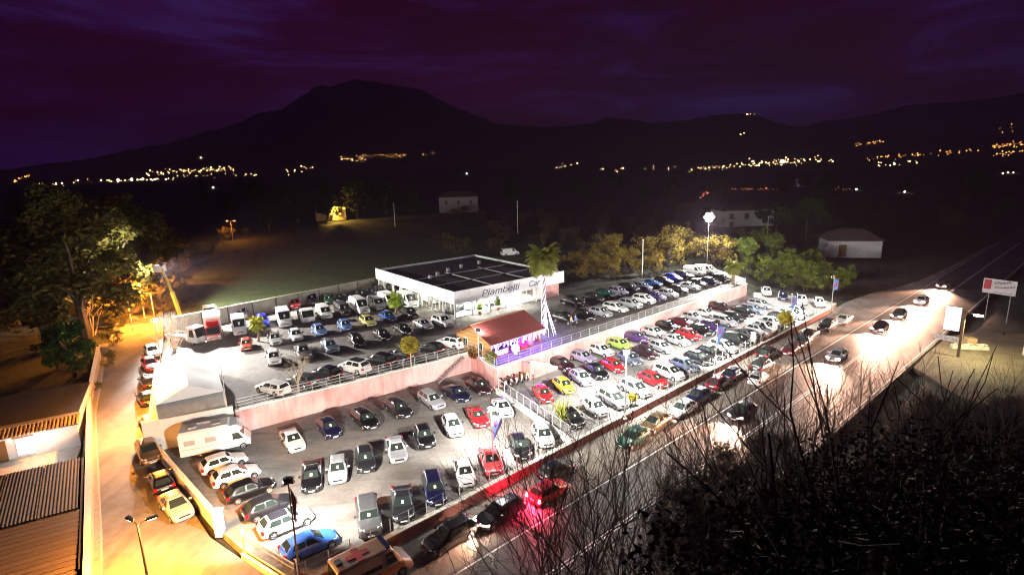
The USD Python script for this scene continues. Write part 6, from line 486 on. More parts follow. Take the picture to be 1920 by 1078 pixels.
P = {k: np.array(v) for k, v in POINTS.items()}
def V(*a): return np.array(a, float)
def ribbon(left, right, thick=1.0, sub=4):
    """a strip between two 3D polylines, with skirts"""
    def dense(l):
        l = np.array(l, float); t = np.linspace(0, len(l) - 1, (len(l) - 1) * sub + 1); return np.stack([np.interp(t, np.arange(len(l)), l[:, k]) for k in range(3)], 1)
    L, R = dense(left), dense(right); n = len(L); d = np.array([0, 0, thick])
    v = np.vstack([L, R, L - d, R - d]); f = []
    for i in range(n - 1):
        f += [[i, n + i, n + i + 1, i + 1], [i, i + 1, 2 * n + i + 1, 2 * n + i], [n + i, 3 * n + i, 3 * n + i + 1, n + i + 1]]
    f += [[0, 2 * n, 3 * n, n], [n - 1, 2 * n - 1, 4 * n - 1, 3 * n - 1]]
    return MB().add((v, f))

# ------------------------------------------------------------------ terrain
_azs = np.radians(np.concatenate([np.arange(-180, -62, 4.0), np.arange(-62, 62, 0.5), np.arange(62, 180.1, 4.0)]))
_rs = np.concatenate([[0.0], np.geomspace(6, 9800, 170)])
_A, _Rr = np.meshgrid(_azs, _rs, indexing='ij')
_X, _Y = _Rr * np.sin(_A), _Rr * np.cos(_A)
_Z = terrain_z(_X, _Y) - 0.12
_na, _nr = _A.shape
_i, _j = np.meshgrid(np.arange(_na - 1), np.arange(_nr - 1), indexing='ij')
_q = np.stack([_i * _nr + _j, (_i + 1) * _nr + _j, (_i + 1) * _nr + _j + 1, _i * _nr + _j + 1], -1).reshape(-1, 4)[:, ::-1]
struct('terrain', (np.stack([_X, _Y, _Z], -1).reshape(-1, 3), _q), M('dark_land', (.030, .034, .014), 0.95, color2=(.014, .012, .007), nscale=.35), smooth=True)

E = V(.747, .665); N = V(-.665, .747); O = V(38.2, 66.0)
def rd(s, n, z=-.5): return V(*(O + s * E + n * N), z)
ASPH = stained('asphalt', (.085, .078, .072), (.055, .050, .048), .6, (1.5, .3, 1), .25, .2, .6)
struct('main_road', ribbon([rd(s, 4.9) for s in range(-90, 330, 30)], [rd(s, -5.9) for s in range(-90, 330, 30)]), ASPH)
struct('road_shoulder', ribbon([rd(s, n_s, -.496) for s, n_s in ((-90, 11.6), (-45, 11.6), (0, 11.6), (44, 11.6), (54, 10.6), (62, 8.6), (74, 6.9), (95, 6.0), (140, 5.6))], [rd(s, 4.9, -.496) for s in (-90, -45, 0, 44, 54, 62, 74, 95, 140)]), stained('shoulder', (.26, .235, .20), (.18, .16, .135), .5, (1.5, .3, 1)))
WLINE = M('road_paint', (.72, .72, .70), 0.6, noise=.1)
def mark(name, s0, s1, n, w): struct(name, ribbon([rd(s0, n + w / 2, -.494), rd(s1, n + w / 2, -.494)], [rd(s0, n - w / 2, -.494), rd(s1, n - w / 2, -.494)], .003, 1), WLINE)
mark('edge_line', -60, 150, 4.55, .14); mark('edge_line', -60, 150, -5.5, .14)
mark('centre_line', -60, 150, .14, .12); mark('centre_line', -60, 150, -.14, .12)
# side street
SL = [(-15, 14, -.47), (-26, 30, -.36), (-32.3, 39, -.2), (-47.9, 60.5, .3), (-60.6, 81.6, 2.0), (-79, 113, 2.35), (-88, 135, 2.36), (-97, 165, 2.36)]
SR = [(-2, 16, -.47), (-13.6, 31.4, -.36), (-23.7, 38.5, -.2), (-36.8, 52.6, .1), (-53.8, 84, 2.1), (-71, 112.5, 2.34), (-79.5, 133, 2.36), (-88, 165, 2.36)]
struct('side_street', ribbon(SL, SR, 1.2, 6), stained('street_asphalt', (.205, .19, .175), (.15, .14, .13), .4, (1.5, .3, 1)))
def off(l, d, dz): # offset a polyline to its left
    l = np.array(l, float); t = np.gradient(l[:, :2], axis=0); t /= np.linalg.norm(t, axis=1, keepdims=True)
    o = l.copy(); o[:, :2] += d * np.stack([-t[:, 1], t[:, 0]], 1); o[:, 2] += dz; return o
sl = np.array(SL)[1:5]
struct('pavement', ribbon(off(sl, 1.15, .12), off(sl, 0.12, .12), .5, 6), M('pavement_slab', (.26, .23, .19), 0.9, noise=.25, nscale=2.5))
struct('kerb', ribbon(off(sl, 0.12, .14), off(sl, -.02, .14), .5, 6), M('kerb_stone', (.33, .30, .26), 0.85, noise=.15))

# lots
K = V(-14.6, 32.6)
FW0, FW1 = K, V(55.6, 96.3)
LOTA = [(-36.4, 51.9), (-23.1, 39.0), (-20, 36.4), tuple(K), (5.4, 50.7), (-2.2, 64.2), (-5.8, 72.2)]
LOTB = [(-2.2, 64.2), (5.4, 50.7), tuple(FW1), (59, 100), (55, 106), (46.2, 111), (20, 87)]
UP = [(-36.6, 52.3), (-29.2, 55.6), (-5.8, 72.0), (-2.5, 65.9), (45.4, 108.1), (47.5, 113), (44.6, 125), (9.2, 95), (9.3, 103.5), (-10, 123), (-27, 111), (-52.4, 85.0), (-45.5, 68.0)]
GRAV = stained('lot_asphalt', (.25, .235, .215), (.17, .158, .146), .55, (.35, 1.6, 1))
struct('lower_left_lot', MB().prism(LOTA, -1.2, 0.0), GRAV)
struct('lower_right_lot', MB().prism(LOTB, -1.2, 0.3), stained('lot_concrete', (.34, .335, .325), (.25, .245, .24), .5, (.35, 1.6, 1)))
struct('upper_lot', MB().prism(UP, -0.5, 2.5), stained('upper_asphalt', (.215, .20, .18), (.14, .13, .118), .55, (1.6, .35, 1)))
struct('grass_field', MB().prism([(-52.6, 85.4), (-27.2, 111.4), (-10, 124), (12, 160), (-30, 190), (-84, 172), (-70.5, 112.5), (-54.2, 85.2)], 0.8, 2.44), M('field_grass', (.040, .062, .014), 0.95, color2=(.020, .030, .008), nscale=.45, bump=.6, bscale=6))
struct('forecourt', MB().prism([tuple(rd(13, -6.4)[:2]), tuple(rd(20, -6.2)[:2]), tuple(rd(31, -6.4)[:2]), tuple(rd(37, -9)[:2]), tuple(rd(41, -16)[:2]), tuple(rd(46, -26)[:2]), tuple(rd(50, -40)[:2]), tuple(rd(20, -48)[:2]), tuple(rd(8, -34)[:2]), tuple(rd(4, -22)[:2]), tuple(rd(6, -13)[:2])], -1.4, -.42), stained('forecourt_gravel', (.16, .125, .07), (.09, .07, .04), .6))

# retaining walls
PINK = stained('pink_render', (.78, .43, .41), (.70, .36, .34), .8, (1.5, 1.5, .18), .15, .3)
CAPM = M('wall_cap', (.70, .68, .62), 0.8, noise=.08)
def wall(name, label, a, b, z0, z1, th, m, cap=None, capm=None, cat='wall', over=.05, zb=None):
    a, b = V(*a), V(*b); zb = z1 if zb is None else zb
    t = thing(name, label, cat)
    L = np.linalg.norm(b - a); u = (b - a) / L; n = V(-u[1], u[0])
    pts = [a - n * th / 2, b - n * th / 2, b + n * th / 2, a + n * th / 2]
    v = [[*p, z0] for p in pts] + [[*p, z] for p, z in zip(pts, (z1, zb, zb, z1))]
    q = [[0, 3, 2, 1], [4, 5, 6, 7], [0, 1, 5, 4], [1, 2, 6, 5], [2, 3, 7, 6], [3, 0, 4, 7]]
    obj('wall_body', MB().add((v, q)), m, t)
    if cap:
        obj('coping', MB().bar([*a, z1 + cap / 2], [*b, zb + cap / 2], th + 2 * over, cap), capm or CAPM, t)
    return t
wall('retaining_wall', 'long pink retaining wall below the upper lot railing, left of the stairs', (-29.3, 55.35), (-5.75, 71.75), -.3, 2.52, .35, PINK, .14)
wall('retaining_wall', 'short pink retaining wall corner below the wooden house terrace', (-5.6, 71.7), (-2.35, 65.95), -.3, 2.52, .33, PINK, .14)
wall('retaining_wall', 'long pale pink retaining wall with a red end above the right lower lot', (-2.3, 65.6), (45.6, 107.85), -.3, 2.52, .35, PINK, .14)
wall('white_parapet', 'white parapet wall in front of the white tent above the motorhome', (-36.7, 51.7), (-29.4, 55.2), -.4, 3.15, .35, M('white_render', (.78, .77, .74), .8, noise=.06), .08)
wall('dividing_wall', 'low white wall with a fence between the two lower lots', (-2.15, 64.0), (5.5, 50.7), -.3, .62, .3, M('white_render', (.78, .77, .74), .8), .06)
ROADW = M('road_wall_render', (.42, .16, .13), 0.85, color2=(.34, .12, .10), nscale=.8)
wall('road_wall', 'long low reddish wall with pale coping along the main road', FW0, FW1, -1.0, .38, .3, ROADW, .1, M('pale_coping', (.60, .57, .50), .8, noise=.1), over=.08)
# ramp / stairs beside the motorcycles
st_ = thing('stair_ramp', 'white-edged sloping stair running down the pale wall beside the motorcycles', 'stairs')
a0, u_ = V(1.2, 68.3), V(.749, .662); n_ = V(.662, -.749)
for k in range(12):
    p = a0 + u_ * (k * .42); obj('step', MB().box([*(p + n_ * .75), .3 + (2.2 - k * .18) / 2], (.42, 1.1, 2.2 - k * .18), 41.5), M('pink_render'), st_)
for dn in (.12, 1.36):
    p, q = a0 + n_ * dn, a0 + n_ * dn + u_ * 5.1
    obj('stringer', MB().bar([*p, 2.5], [*q, .55], .14, .28), CAPM, st_)
st2 = thing('wall_stair', 'narrow metal stair climbing the pink wall to the terrace corner', 'stairs')
a1 = V(-10.0, 68.5); u1 = V(.82, .572); n1 = V(.572, -.82)
for k in range(13): obj('tread', MB().box([*(a1 + u1 * (k * .3) + n1 * .62), .2 + k * .19], (.3, .8, .05), 35), M('dull_metal', (.35, .33, .33), .5, .6), st2)
for dn in (.25, 1.02): obj('stringer', MB().bar([*(a1 + n1 * dn - u1 * .2), .05], [*(a1 + n1 * dn + u1 * 3.8), 2.5], .05, .2), M('dull_metal'), st2)

# railings
RAILM = M('galvanised', (.42, .44, .43), .45, .6)
def railing(label, pts, z, step=1.6, h=1.05, rails=(.35, .7, 1.05), m=RAILM, r=.03, cat='railing', name='railing'):
    t = thing(name, label, cat)
    for a, b in zip(pts[:-1], pts[1:]):
        a, b = V(*a), V(*b); L = np.linalg.norm(b - a); n = max(1, round(L / step))
        for k in range(n + 1): obj('post', MB().box([*(a + (b - a) * k / n), z + h / 2], (.06, .06, h)), m, t)
        for q in rails: obj('rail', MB().bar([*a, z + q], [*b, z + q], .05, .05), m, t)
    return t
railing('grey metal railing along the top of the left pink wall', [(-29.2, 55.5), (-5.9, 71.8)], 2.66)
railing('grey metal railing on the corner wall beside the wooden house', [(-5.6, 71.8), (-2.4, 66.1)], 2.66)
railing('long grey metal railing along the upper right lot edge', [(-2.1, 65.85), (45.3, 107.7)], 2.66, 1.9)
railing('thin metal fence on the low wall between the two lower lots', [(-1.9, 63.6), (5.2, 51.2)], .68, 1.5, 1.3, (.1, 1.28), M('pale_steel', (.6, .62, .6), .5, .3), cat='fence', name='lot_fence')
# road fence
t = thing('road_fence', 'thin post and wire fence standing behind the long road wall', 'fence')
u = (FW1 - FW0) / np.linalg.norm(FW1 - FW0); n = V(-u[1], u[0]); L = np.linalg.norm(FW1 - FW0)
for k in range(int(L / 1.62)):
    p = FW0 + u * (k * 1.62 + .6) + n * .3; z = 0 if k * 1.62 < 27 else .3
    obj('post', MB().box([*p, z + .75], (.07, .07, 1.55)), M('post_steel', (.40, .40, .39), .5, .3), t)
for h in (.45, .95, 1.45): obj('wire', MB().bar([*(FW0 + n * .3), h + .1], [*(FW1 + n * .3), h + .3], .012, .012), M('post_steel'), t)
# left fence of panels, white kerb wall
LF = [V(-36.2, 52.0), V(-23.2, 39.1)]
wall('fence_wall', 'low white wall under the mesh fence along the side street', LF[0], LF[1], -.5, .42, .25, M('white_render'), .05)
t = thing('panel_fence', 'white mesh panel fence along the side street edge of the lot', 'fence')
u = (LF[1] - LF[0]); L = np.linalg.norm(u); u /= L; k = 9
for i in range(k):
    a, b = LF[0] + u * (L * i / k + .05), LF[0] + u * (L * (i + 1) / k - .05)
    f = thing_panel = MB()
    f.bar([*a, .52], [*b, .52], .04, .04).bar([*a, 1.55], [*b, 1.55], .04, .04).bar([*a, 1.03], [*b, 1.03], .03, .03)
    for j in range(13):
        p = a + (b - a) * j / 12; f.box([*p, 1.03], (.02 if 0 < j < 12 else .05, .02 if 0 < j < 12 else .05, 1.05), 0)
    obj('mesh_panel', f, M('white_steel', (.74, .74, .72), .5), t)
t = thing('gate_pillar', 'white square gate pillar at the lot entrance by the street', 'pillar', (-23.0, 38.8, 0))
obj('shaft', MB().box((0, 0, .75), (.55, .55, 2.1)), M('white_render'), t); obj('cap', MB().box((0, 0, 1.85), (.68, .68, .1)), CAPM, t)
g0, g1 = V(-20.0, 36.4), V(-14.9, 32.95)
t = thing('bar_gate', 'white sliding bar gate beside the bright blue hatchback', 'gate')
obj('bottom_rail', MB().bar([*g0, .15], [*g1, .15], .08, .12), M('white_steel'), t); obj('top_rail', MB().bar([*g0, 1.5], [*g1, 1.5], .06, .07), M('white_steel'), t); obj('middle_rail', MB().bar([*g0, 1.1], [*g1, 1.1], .05, .05), M('white_steel'), t)
for i in range(46): obj('bar', MB().box([*(g0 + (g1 - g0) * i / 45), .82], (.03, .03, 1.3)), M('white_steel'), t)
for p in (g0, g1): obj('gate_post', MB().box([*p, .95], (.14, .14, 2.0)), M('white_steel'), t)
wall('gate_kerb', 'low white kerb wall under the sliding bar gate', g0 + V(-.1, -.2), K + V(-.1, -.2), -.6, .1, .25, M('white_render'))

# back wall of concrete panels
t = thing('concrete_back_wall', 'stained concrete panel wall along the back of the upper lot', 'wall')
b0, b1 = V(-52.3, 84.6), V(-27.2, 110.8); u = b1 - b0; L = np.linalg.norm(u); u /= L; ang = math.degrees(math.atan2(u[1], u[0])); k = 9
CON = [M('concrete_panel_%s' % c, tuple(V(.40, .38, .33) * s), .9, color2=tuple(V(.24, .22, .18) * s), nscale=.9) for c, s in (('pale', 1.08), ('mid', 1.0), ('dark', .9))]
rg = random.Random(5)
for i in range(k):
    p = b0 + u * L * (i + .5) / k; h = 2.5 + rg.uniform(-.05, .05)
    obj('concrete_panel', MB().box([*p, 2.4 + h / 2], (L / k - .12, .16 + rg.uniform(0, .03), h), ang), CON[i % 3], t)
    if i: obj('joint_post', MB().box([*(b0 + u * L * i / k), 2.4 + 1.27], (.14, .26, 2.54), ang), M('joint_dark', (.07, .06, .05), .9), t)
obj('coping', MB().bar([*b0, 5.02], [*b1, 5.02], .3, .1), M('concrete_panel_mid'), t)

# ------------------------------------------------------------------ white tent
tu, tn = V(math.cos(math.radians(31.5)), math.sin(math.radians(31.5))), V(math.cos(math.radians(121.5)), math.sin(math.radians(121.5)))
T0 = V(-34.9, 51.6) + tn * .75; TW_, TL = 5.9, 13.2
def tp(a, b, z): return [*(T0 + tu * a + tn * b), z]
t = thing('white_tent', 'large white marquee tent with pitched roof beside the side street', 'tent')
CANV = M('tent_canvas', (.80, .79, .77), .7, bump=.2, bscale=1.2)
ZE, ZR = 4.75, 6.15
nseg = 10; bows = []
def rooft(side):
    vs, fs = [], []
    na = 6
    for i in range(nseg + 1):
        for j in range(na + 1):
            s = j / na; b = TL * i / nseg
            sag = -.10 * math.sin(math.pi * s) * (0.5 + .5 * math.cos(2 * math.pi * i / nseg * 2.5))
            a = TW_ / 2 + side * (TW_ / 2 + .12) * (1 - s)
            vs.append(tp(a, b, ZE + (ZR - ZE) * s ** 1.12 + sag))
    for i in range(nseg):
        for j in range(na):
            k = i * (na + 1) + j; q = [k, k + 1, k + na + 2, k + na + 1]; fs.append(q if side > 0 else q[::-1])
    return MB().add((vs, fs))
obj('roof_slope', rooft(-1), CANV, t, True); obj('roof_slope', rooft(1), CANV, t, True)
for b, nm in ((0, 'front_gable'), (TL, 'rear_gable')):
    obj(nm, MB().slab([tp(0, b, ZE), tp(TW_, b, ZE), tp(TW_ / 2, b, ZR - .02)], .02, .02), CANV, t)
GREYC = M('grey_canvas', (.22, .24, .24), .7, noise=.2, nscale=1.5, bump=.3, bscale=2)
obj('front_curtain', MB().slab([tp(0, 0, 2.5), tp(TW_, 0, 2.5), tp(TW_, 0, ZE - .03), tp(0, 0, ZE - .03)], .015, .02), GREYC, t)
for a in (0, TW_): obj('side_curtain', MB().slab([tp(a, 0.03, 2.5), tp(a, TL - .03, 2.5), tp(a, TL - .03, ZE - .03), tp(a, .03, ZE - .03)], .015, .015), CANV, t)
obj('rear_curtain', MB().slab([tp(.03, TL, 2.5), tp(TW_ - .03, TL, 2.5), tp(TW_ - .03, TL, ZE - .03), tp(.03, TL, ZE - .03)], .015, .015), CANV, t)
for a in (-.05, TW_ + .05):
    for b in (-.05, TL / 3, 2 * TL / 3, TL + .05): obj('pole', MB().tube([tp(a, b, 2.5), tp(a, b, ZE)], .05), M('white_steel'), t)

# ------------------------------------------------------------------ showroom
SHOW = []; STEEL_ = M('lamp_steel', (.35, .35, .34), .45, .5)
BW = thing('showroom', 'long low showroom with white lettered fascia and dark flat roof', 'building')
B0 = V(-9.3, 87.3); uc = V(math.cos(math.radians(38)), math.sin(math.radians(38))); ua = V(-uc[1], uc[0]); LF_, LS = 23.8, 28.2
def bp(a, b, z): return [*(B0 + uc * a + ua * b), z]      # a along the lettered front, b along the left side
WHITE = M('fascia_white', (.80, .81, .82), .45, noise=.03)
zg, z1_, z2_ = 2.5, 5.15, 7.25
for i in range(8):
    a, b = LF_ * i / 8, LF_ * (i + 1) / 8
    obj('fascia_panel', MB().bar(bp(a + .012, -.1, (z1_ + z2_) / 2), bp(b - .012, -.1, (z1_ + z2_) / 2), .2, z2_ - z1_), WHITE, BW)
for i in range(9):
    a, b = LS * i / 9, LS * (i + 1) / 9
    obj('fascia_panel', MB().bar(bp(.1, a + (.11 if i == 0 else .012), (z1_ + z2_) / 2), bp(.1, b - .012, (z1_ + z2_) / 2), .2, z2_ - z1_), WHITE, BW)
obj('rear_parapet', MB().bar(bp(0, LS - .1, 6.2), bp(LF_, LS - .1, 6.2), .2, 1.6), WHITE, BW)
obj('side_parapet', MB().bar(bp(LF_ - .1, .1, 6.2), bp(LF_ - .1, LS - .2, 6.2), .2, 1.6), WHITE, BW)
roofm = M('roof_felt', (.030, .022, .030), .75, color2=(.018, .012, .02), nscale=.6)
rf = obj('flat_roof', MB().prism([bp(.2, .15, 0)[:2], bp(LF_ - .2, .15, 0)[:2], bp(LF_ - .2, LS - .2, 0)[:2], bp(.2, LS - .2, 0)[:2]], 6.35, 6.62), roofm, BW)
for b in (8.0, 15.0): obj('roof_ridge', MB().bar(bp(1, b, 6.70), bp(LF_ - 1, b, 6.70), .3, .16), M('roof_trim', (.28, .26, .30), .6), rf)
for a in (9.0, 16.5): obj('roof_ridge', MB().bar(bp(a, 1, 6.72), bp(a, LS * .6, 6.72), .25, .14), M('roof_trim'), rf)
for a, b in ((4, 14), (6.5, 15.5), (10, 17.5), (14, 19), (19, 20)): obj('roof_vent', MB().box([*bp(a, b, 0)[:2], 6.95], (.5, .5, .7), 38), M('roof_trim'), rf)
# floor, inner walls, columns and glazing
obj('shop_floor', MB().prism([bp(1.2, 1.2, 0)[:2], bp(LF_ - 4, 1.2, 0)[:2], bp(LF_ - 4, 9, 0)[:2], bp(9, LS - 1, 0)[:2], bp(1.2, LS - 1, 0)[:2]], 2.45, 2.6), M('shop_tiles', (.55, .53, .50), .3, noise=.1), BW)
INW = M('inner_white', (.78, .77, .74), .8)
obj('inner_wall', MB().bar(bp(8.5, 8.0, 3.9), bp(LF_ - .5, 8.0, 3.9), .2, 2.9), INW, BW)
obj('inner_wall', MB().bar(bp(8.5, 8.0, 3.9), bp(8.5, LS - 1, 3.9), .2, 2.9), INW, BW)
obj('back_wall', MB().bar(bp(.3, LS - .3, 4.0), bp(LF_ - .3, LS - .3, 4.0), .2, 3.0), INW, BW)
obj('side_wall', MB().bar(bp(LF_ - .3, 3.9, 4.2), bp(LF_ - .3, LS - .5, 4.2), .25, 3.6), M('pink_render'), BW)
obj('pink_corner', MB().prism([bp(LF_ - 4.2, 1.0, 0)[:2], bp(LF_ - .2, 1.0, 0)[:2], bp(LF_ - .2, 3.8, 0)[:2], bp(LF_ - 4.2, 3.8, 0)[:2]], 2.4, 5.15), M('pink_render'), BW)
obj('soffit', MB().prism([bp(.25, .12, 0)[:2], bp(LF_ - .25, .12, 0)[:2], bp(LF_ - .25, 9.5, 0)[:2], bp(10, LS - .3, 0)[:2], bp(.25, LS - .3, 0)[:2]], 5.25, 5.4), INW, BW)
for a in (.6, 4.0, 7.4, 10.8, 14.2, 17.6): obj('column', MB().box(bp(a, .6, 3.85), (.28, .28, 2.7), 38), M('column_grey', (.55, .56, .55), .5), BW)
for b in (4.2, 7.8, 11.4, 15.0, 18.6, 22.2, 25.8): obj('column', MB().box(bp(.6, b, 3.85), (.28, .28, 2.7), 38), M('column_grey'), BW)
PANE = usdkit.material(stage, '/World/Looks/window_pane', {'t': ('transparent_bsdf', {'color': (.93, .96, .95)}), 'g': ('glossy_bsdf', {'roughness': .02, 'color': (.9, .9, .9)}), 'f': ('fresnel', {'IOR': 1.45}), 'm': ('mix_closure', {})},
                       [('f.fac', 'm.fac'), ('t.BSDF', 'm.closure1'), ('g.BSDF', 'm.closure2')], surface='m.closure')
for i in range(6):
    a = 1.4 + i * 2.95
    p = obj('pane', MB().bar(bp(a, 1.35, 3.85), bp(a + 2.85, 1.35, 3.85), .03, 2.5), PANE, BW)
    obj('mullion', MB().box(bp(a + 2.9, 1.35, 3.85), (.08, .1, 2.6), 38), M('column_grey'), BW)
for i in range(8):
    b = 1.6 + i * 3.2
    obj('pane', MB().bar(bp(1.35, b, 3.85), bp(1.35, b + 3.1, 3.85), .03, 2.5), PANE, BW)
    obj('mullion', MB().box(bp(1.35, b + 3.15, 3.85), (.1, .08, 2.6), 38), M('column_grey'), BW)
for a in (4, 9.5, 15): rectlamp(BW, 'ceiling_light', bp(a, 4.2, 5.15), 2.5, 2.5, 800, (1, .95, .86), bp(a, 4.2, 2.6))
for b in (9, 15, 21): rectlamp(BW, 'ceiling_light', bp(4.5, b, 5.15), 2.5, 2.5, 800, (1, .93, .80), bp(4.5, b, 2.6))
for a in (5, 12): rectlamp(BW, 'soffit_light', bp(a, -.05 + .6, 5.2), 3, .4, 260, (1, .97, .92), bp(a, .55, 2.6))
for k, (a, b, rz, ty_, c_, lab) in enumerate(((3.2, 4.6, 200, 'hatch', 'charcoal', 'dark hatchback on show behind the left end of the front glazing'), (6.6, 4.4, 215, 'suv', 'white', 'white SUV on show behind the front glazing'), (10.6, 4.2, 215, 'hatch', 'charcoal', 'charcoal hatchback on show in the middle of the front glazing'),
        (4.2, 9.0, 150, 'city', 'yellow', 'yellow city car on show behind the side glazing'), (4.4, 14.0, 150, 'hatch', 'steel', 'blue-grey hatchback on show behind the side glazing'))):
    SHOW.append((ty_, c_, bp(a, b, 2.6), 38 + rz, lab))
for b, c in ((16.2, 'royal'), (18.2, 'white')):
    t = thing('poster', ('blue', 'white')[c == 'white'] + ' poster hanging behind the showroom side glazing', 'poster'); obj('sheet', MB().bar(bp(1.6, b, 4.0), bp(1.6, b + 1.3, 4.0), .03, 1.6), M('poster_' + c, PAINT[c][0], .6), t); obj('hanging_bar', MB().bar(bp(1.6, b - .05, 4.82), bp(1.6, b + 1.35, 4.82), .05, .05), STEEL_, t)
for a, lab in ((5.1, 'potted green plant at the left of the showroom front'), (8.9, 'potted green plant in the middle of the showroom front')):
    t = thing('potted_plant', lab, 'plant', bp(a, .2, 2.55)); obj('pot', MB().tube([(0, 0, 0), (0, 0, .5)], [.22, .3], 10), M('terracotta', (.36, .14, .07), .8), t)
    obj('foliage', leaves([(0, 0, 1.1, .5), (.1, .1, 1.6, .4)], 500, .12, np.random.default_rng(3)), leaf_mat('leaf_pot', (.08, .14, .02), (.2, .28, .05), 2), t)
# lettering, slanted serif capitals as on the fascia
def letters(txt, h, font_slant=.30):
    m = meshkit.text_mesh(txt, h, .04); v = np.array(m.vertices); v[:, 0] += v[:, 1] * font_slant; return v, np.array(m.faces)
sgn = thing('shop_lettering', 'dark blue slanted Piambelli Car lettering on the white showroom fascia', 'sign')
for txt, a, w in (('Piambelli', 5.2, 8.2), ('Car', 15.2, 2.7)):
    v, f = letters(txt, 1.0); v[:, 0] *= w / v[:, 0].max()
    q = np.array([bp(a + x, -.22 - z, 5.62 + y) for x, y, z in v]); f = f[:, ::-1] if False else f
    obj('lettering', (q, f), M('letter_blue', (.05, .07, .16), .4), sgn)

# ------------------------------------------------------------------ wooden house with icicle lights
C0 = V(-2.9, 69.1); cu = V(math.cos(math.radians(43.5)), math.sin(math.radians(43.5))); cn = V(-cu[1], cu[0]); CL, CWd = 9.2, 7.0
def cp(a, b, z): return [*(C0 + cu * a + cn * b), z]
CB = thing('wooden_house', 'small wooden house with maroon roof hung with blue icicle lights', 'house')
WOOD = M('honey_wood', (.50, .27, .085), .6, color2=(.38, .19, .055), nscale=4); WOODS = [WOOD, M('honey_wood_dark', (.43, .225, .07), .6), M('honey_wood_pale', (.56, .32, .11), .6)]
ze, zr = 4.75, 6.3
def zgab(b): return ze + (zr - ze) * (1 - abs(b - CWd / 2) / (CWd / 2))
nb = 22
for k in range(nb):      # gable boards, left end
    z0 = 2.5 + k * (zr - 2.5) / nb; z1 = z0 + (zr - 2.5) / nb - .012
    bl = 0 if z1 < ze else (z1 - ze) / (zr - ze) * CWd / 2
    if CWd - 2 * bl < .3: continue
    obj('plank', MB().bar(cp(.05 + (k % 2) * .008, bl, (z0 + z1) / 2), cp(.05 + (k % 2) * .008, CWd - bl, (z0 + z1) / 2), .1, z1 - z0), WOODS[k % 3], CB)
obj('back_wall', MB().bar(cp(.1, CWd - .06, 3.6), cp(CL, CWd - .06, 3.6), .1, 2.3), WOOD, CB)
obj('right_wall', MB().slab([cp(CL, 0, 2.5), cp(CL, CWd, 2.5), cp(CL, CWd, ze), cp(CL, CWd / 2, zr - .1), cp(CL, 0, ze)], .05, .05), WOOD, CB)
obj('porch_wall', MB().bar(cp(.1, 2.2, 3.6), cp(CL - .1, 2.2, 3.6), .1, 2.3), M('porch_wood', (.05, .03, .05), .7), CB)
obj('porch_floor', MB().prism([cp(0, -.6, 0)[:2], cp(CL, -.6, 0)[:2], cp(CL, CWd, 0)[:2], cp(0, CWd, 0)[:2]], 2.45, 2.62), M('porch_deck', (.24, .13, .09), .7), CB)
for a in (.15, 3.1, 6.1, CL - .15): obj('porch_post', MB().box(cp(a, .1, 3.7), (.14, .14, 2.2), 43.5), WOOD, CB)
obj('porch_parapet', MB().bar(cp(.2, .05, 2.95), cp(3.0, .05, 2.95), .1, .65), M('white_render'), CB)
MAR = M('maroon_shingle', (.20, .045, .040), .8, color2=(.13, .028, .026), nscale=9)
for s in (0, 1):
    e0, e1 = (-.55, zgab(0) - .24) if s == 0 else (CWd + .55, zgab(0) - .24)
    pts = [cp(-.5, e0, e1), cp(CL + .4, e0, e1), cp(CL + .4, CWd / 2, zr + .06), cp(-.5, CWd / 2, zr + .06)]
    rs_ = obj('roof_slope', MB().slab(pts if s == 0 else pts[::-1], .10, .02), MAR, CB)
    for q in range(1, 9):
        w = q / 9.0; b_ = e0 + (CWd / 2 - e0) * w; zz = e1 + (zr + .06 - e1) * w + .115
        obj('shingle_course', MB().bar(cp(-.5, b_, zz), cp(CL + .4, b_, zz), .07, .025), MAR, rs_)
obj('ridge_cap', MB().bar(cp(-.52, CWd / 2, zr + .2), cp(CL + .42, CWd / 2, zr + .2), .3, .08), M('ridge_tan', (.34, .17, .10), .7), CB)
for b in (1.6, 4.6):
    fr = obj('window', MB().bar(cp(-.02, b, 3.75), cp(-.02, b + .9, 3.75), .06, 1.2), M('white_steel'), CB)
    for q in (0, 1): obj('window_pane', MB().bar(cp(-.06, b + .08 + q * .42, 3.75), cp(-.06, b + .42 + q * .42, 3.75), .03, 1.02), GLASS(), fr)
ic = thing('icicle_lights', 'white and violet icicle light curtain hanging from the house eave', 'fairy lights', group=None)
rg = random.Random(8)
EMW, EMV = emis('icicle_white', (.72, .78, 1.0), 2.4), emis('icicle_violet', (.16, .06, 1.0), 1.6)
for k in range(46):
    a = -.4 + k * (CL + .7) / 45; h = rg.uniform(.25, 1.15)
    obj('icicle', MB().box(cp(a, -.60, 4.42 - h / 2), (.05, .05, h), 43.5, .6), EMW if rg.random() < .68 else EMV, ic)
obj('light_string', MB().bar(cp(-.45, -.59, 4.46), cp(CL + .4, -.59, 4.46), .05, .06), EMV, ic)
rectlamp(ic, 'violet_glow', cp(CL / 2, -.75, 4.1), CL, .6, 330, (.25, .08, 1.0), cp(CL / 2, -3, 2.6))
rectlamp(ic, 'violet_glow', cp(CL / 2, -.4, 4.0), CL, .6, 260, (.20, .06, 1.0), cp(CL / 2, 2.0, 3.2))
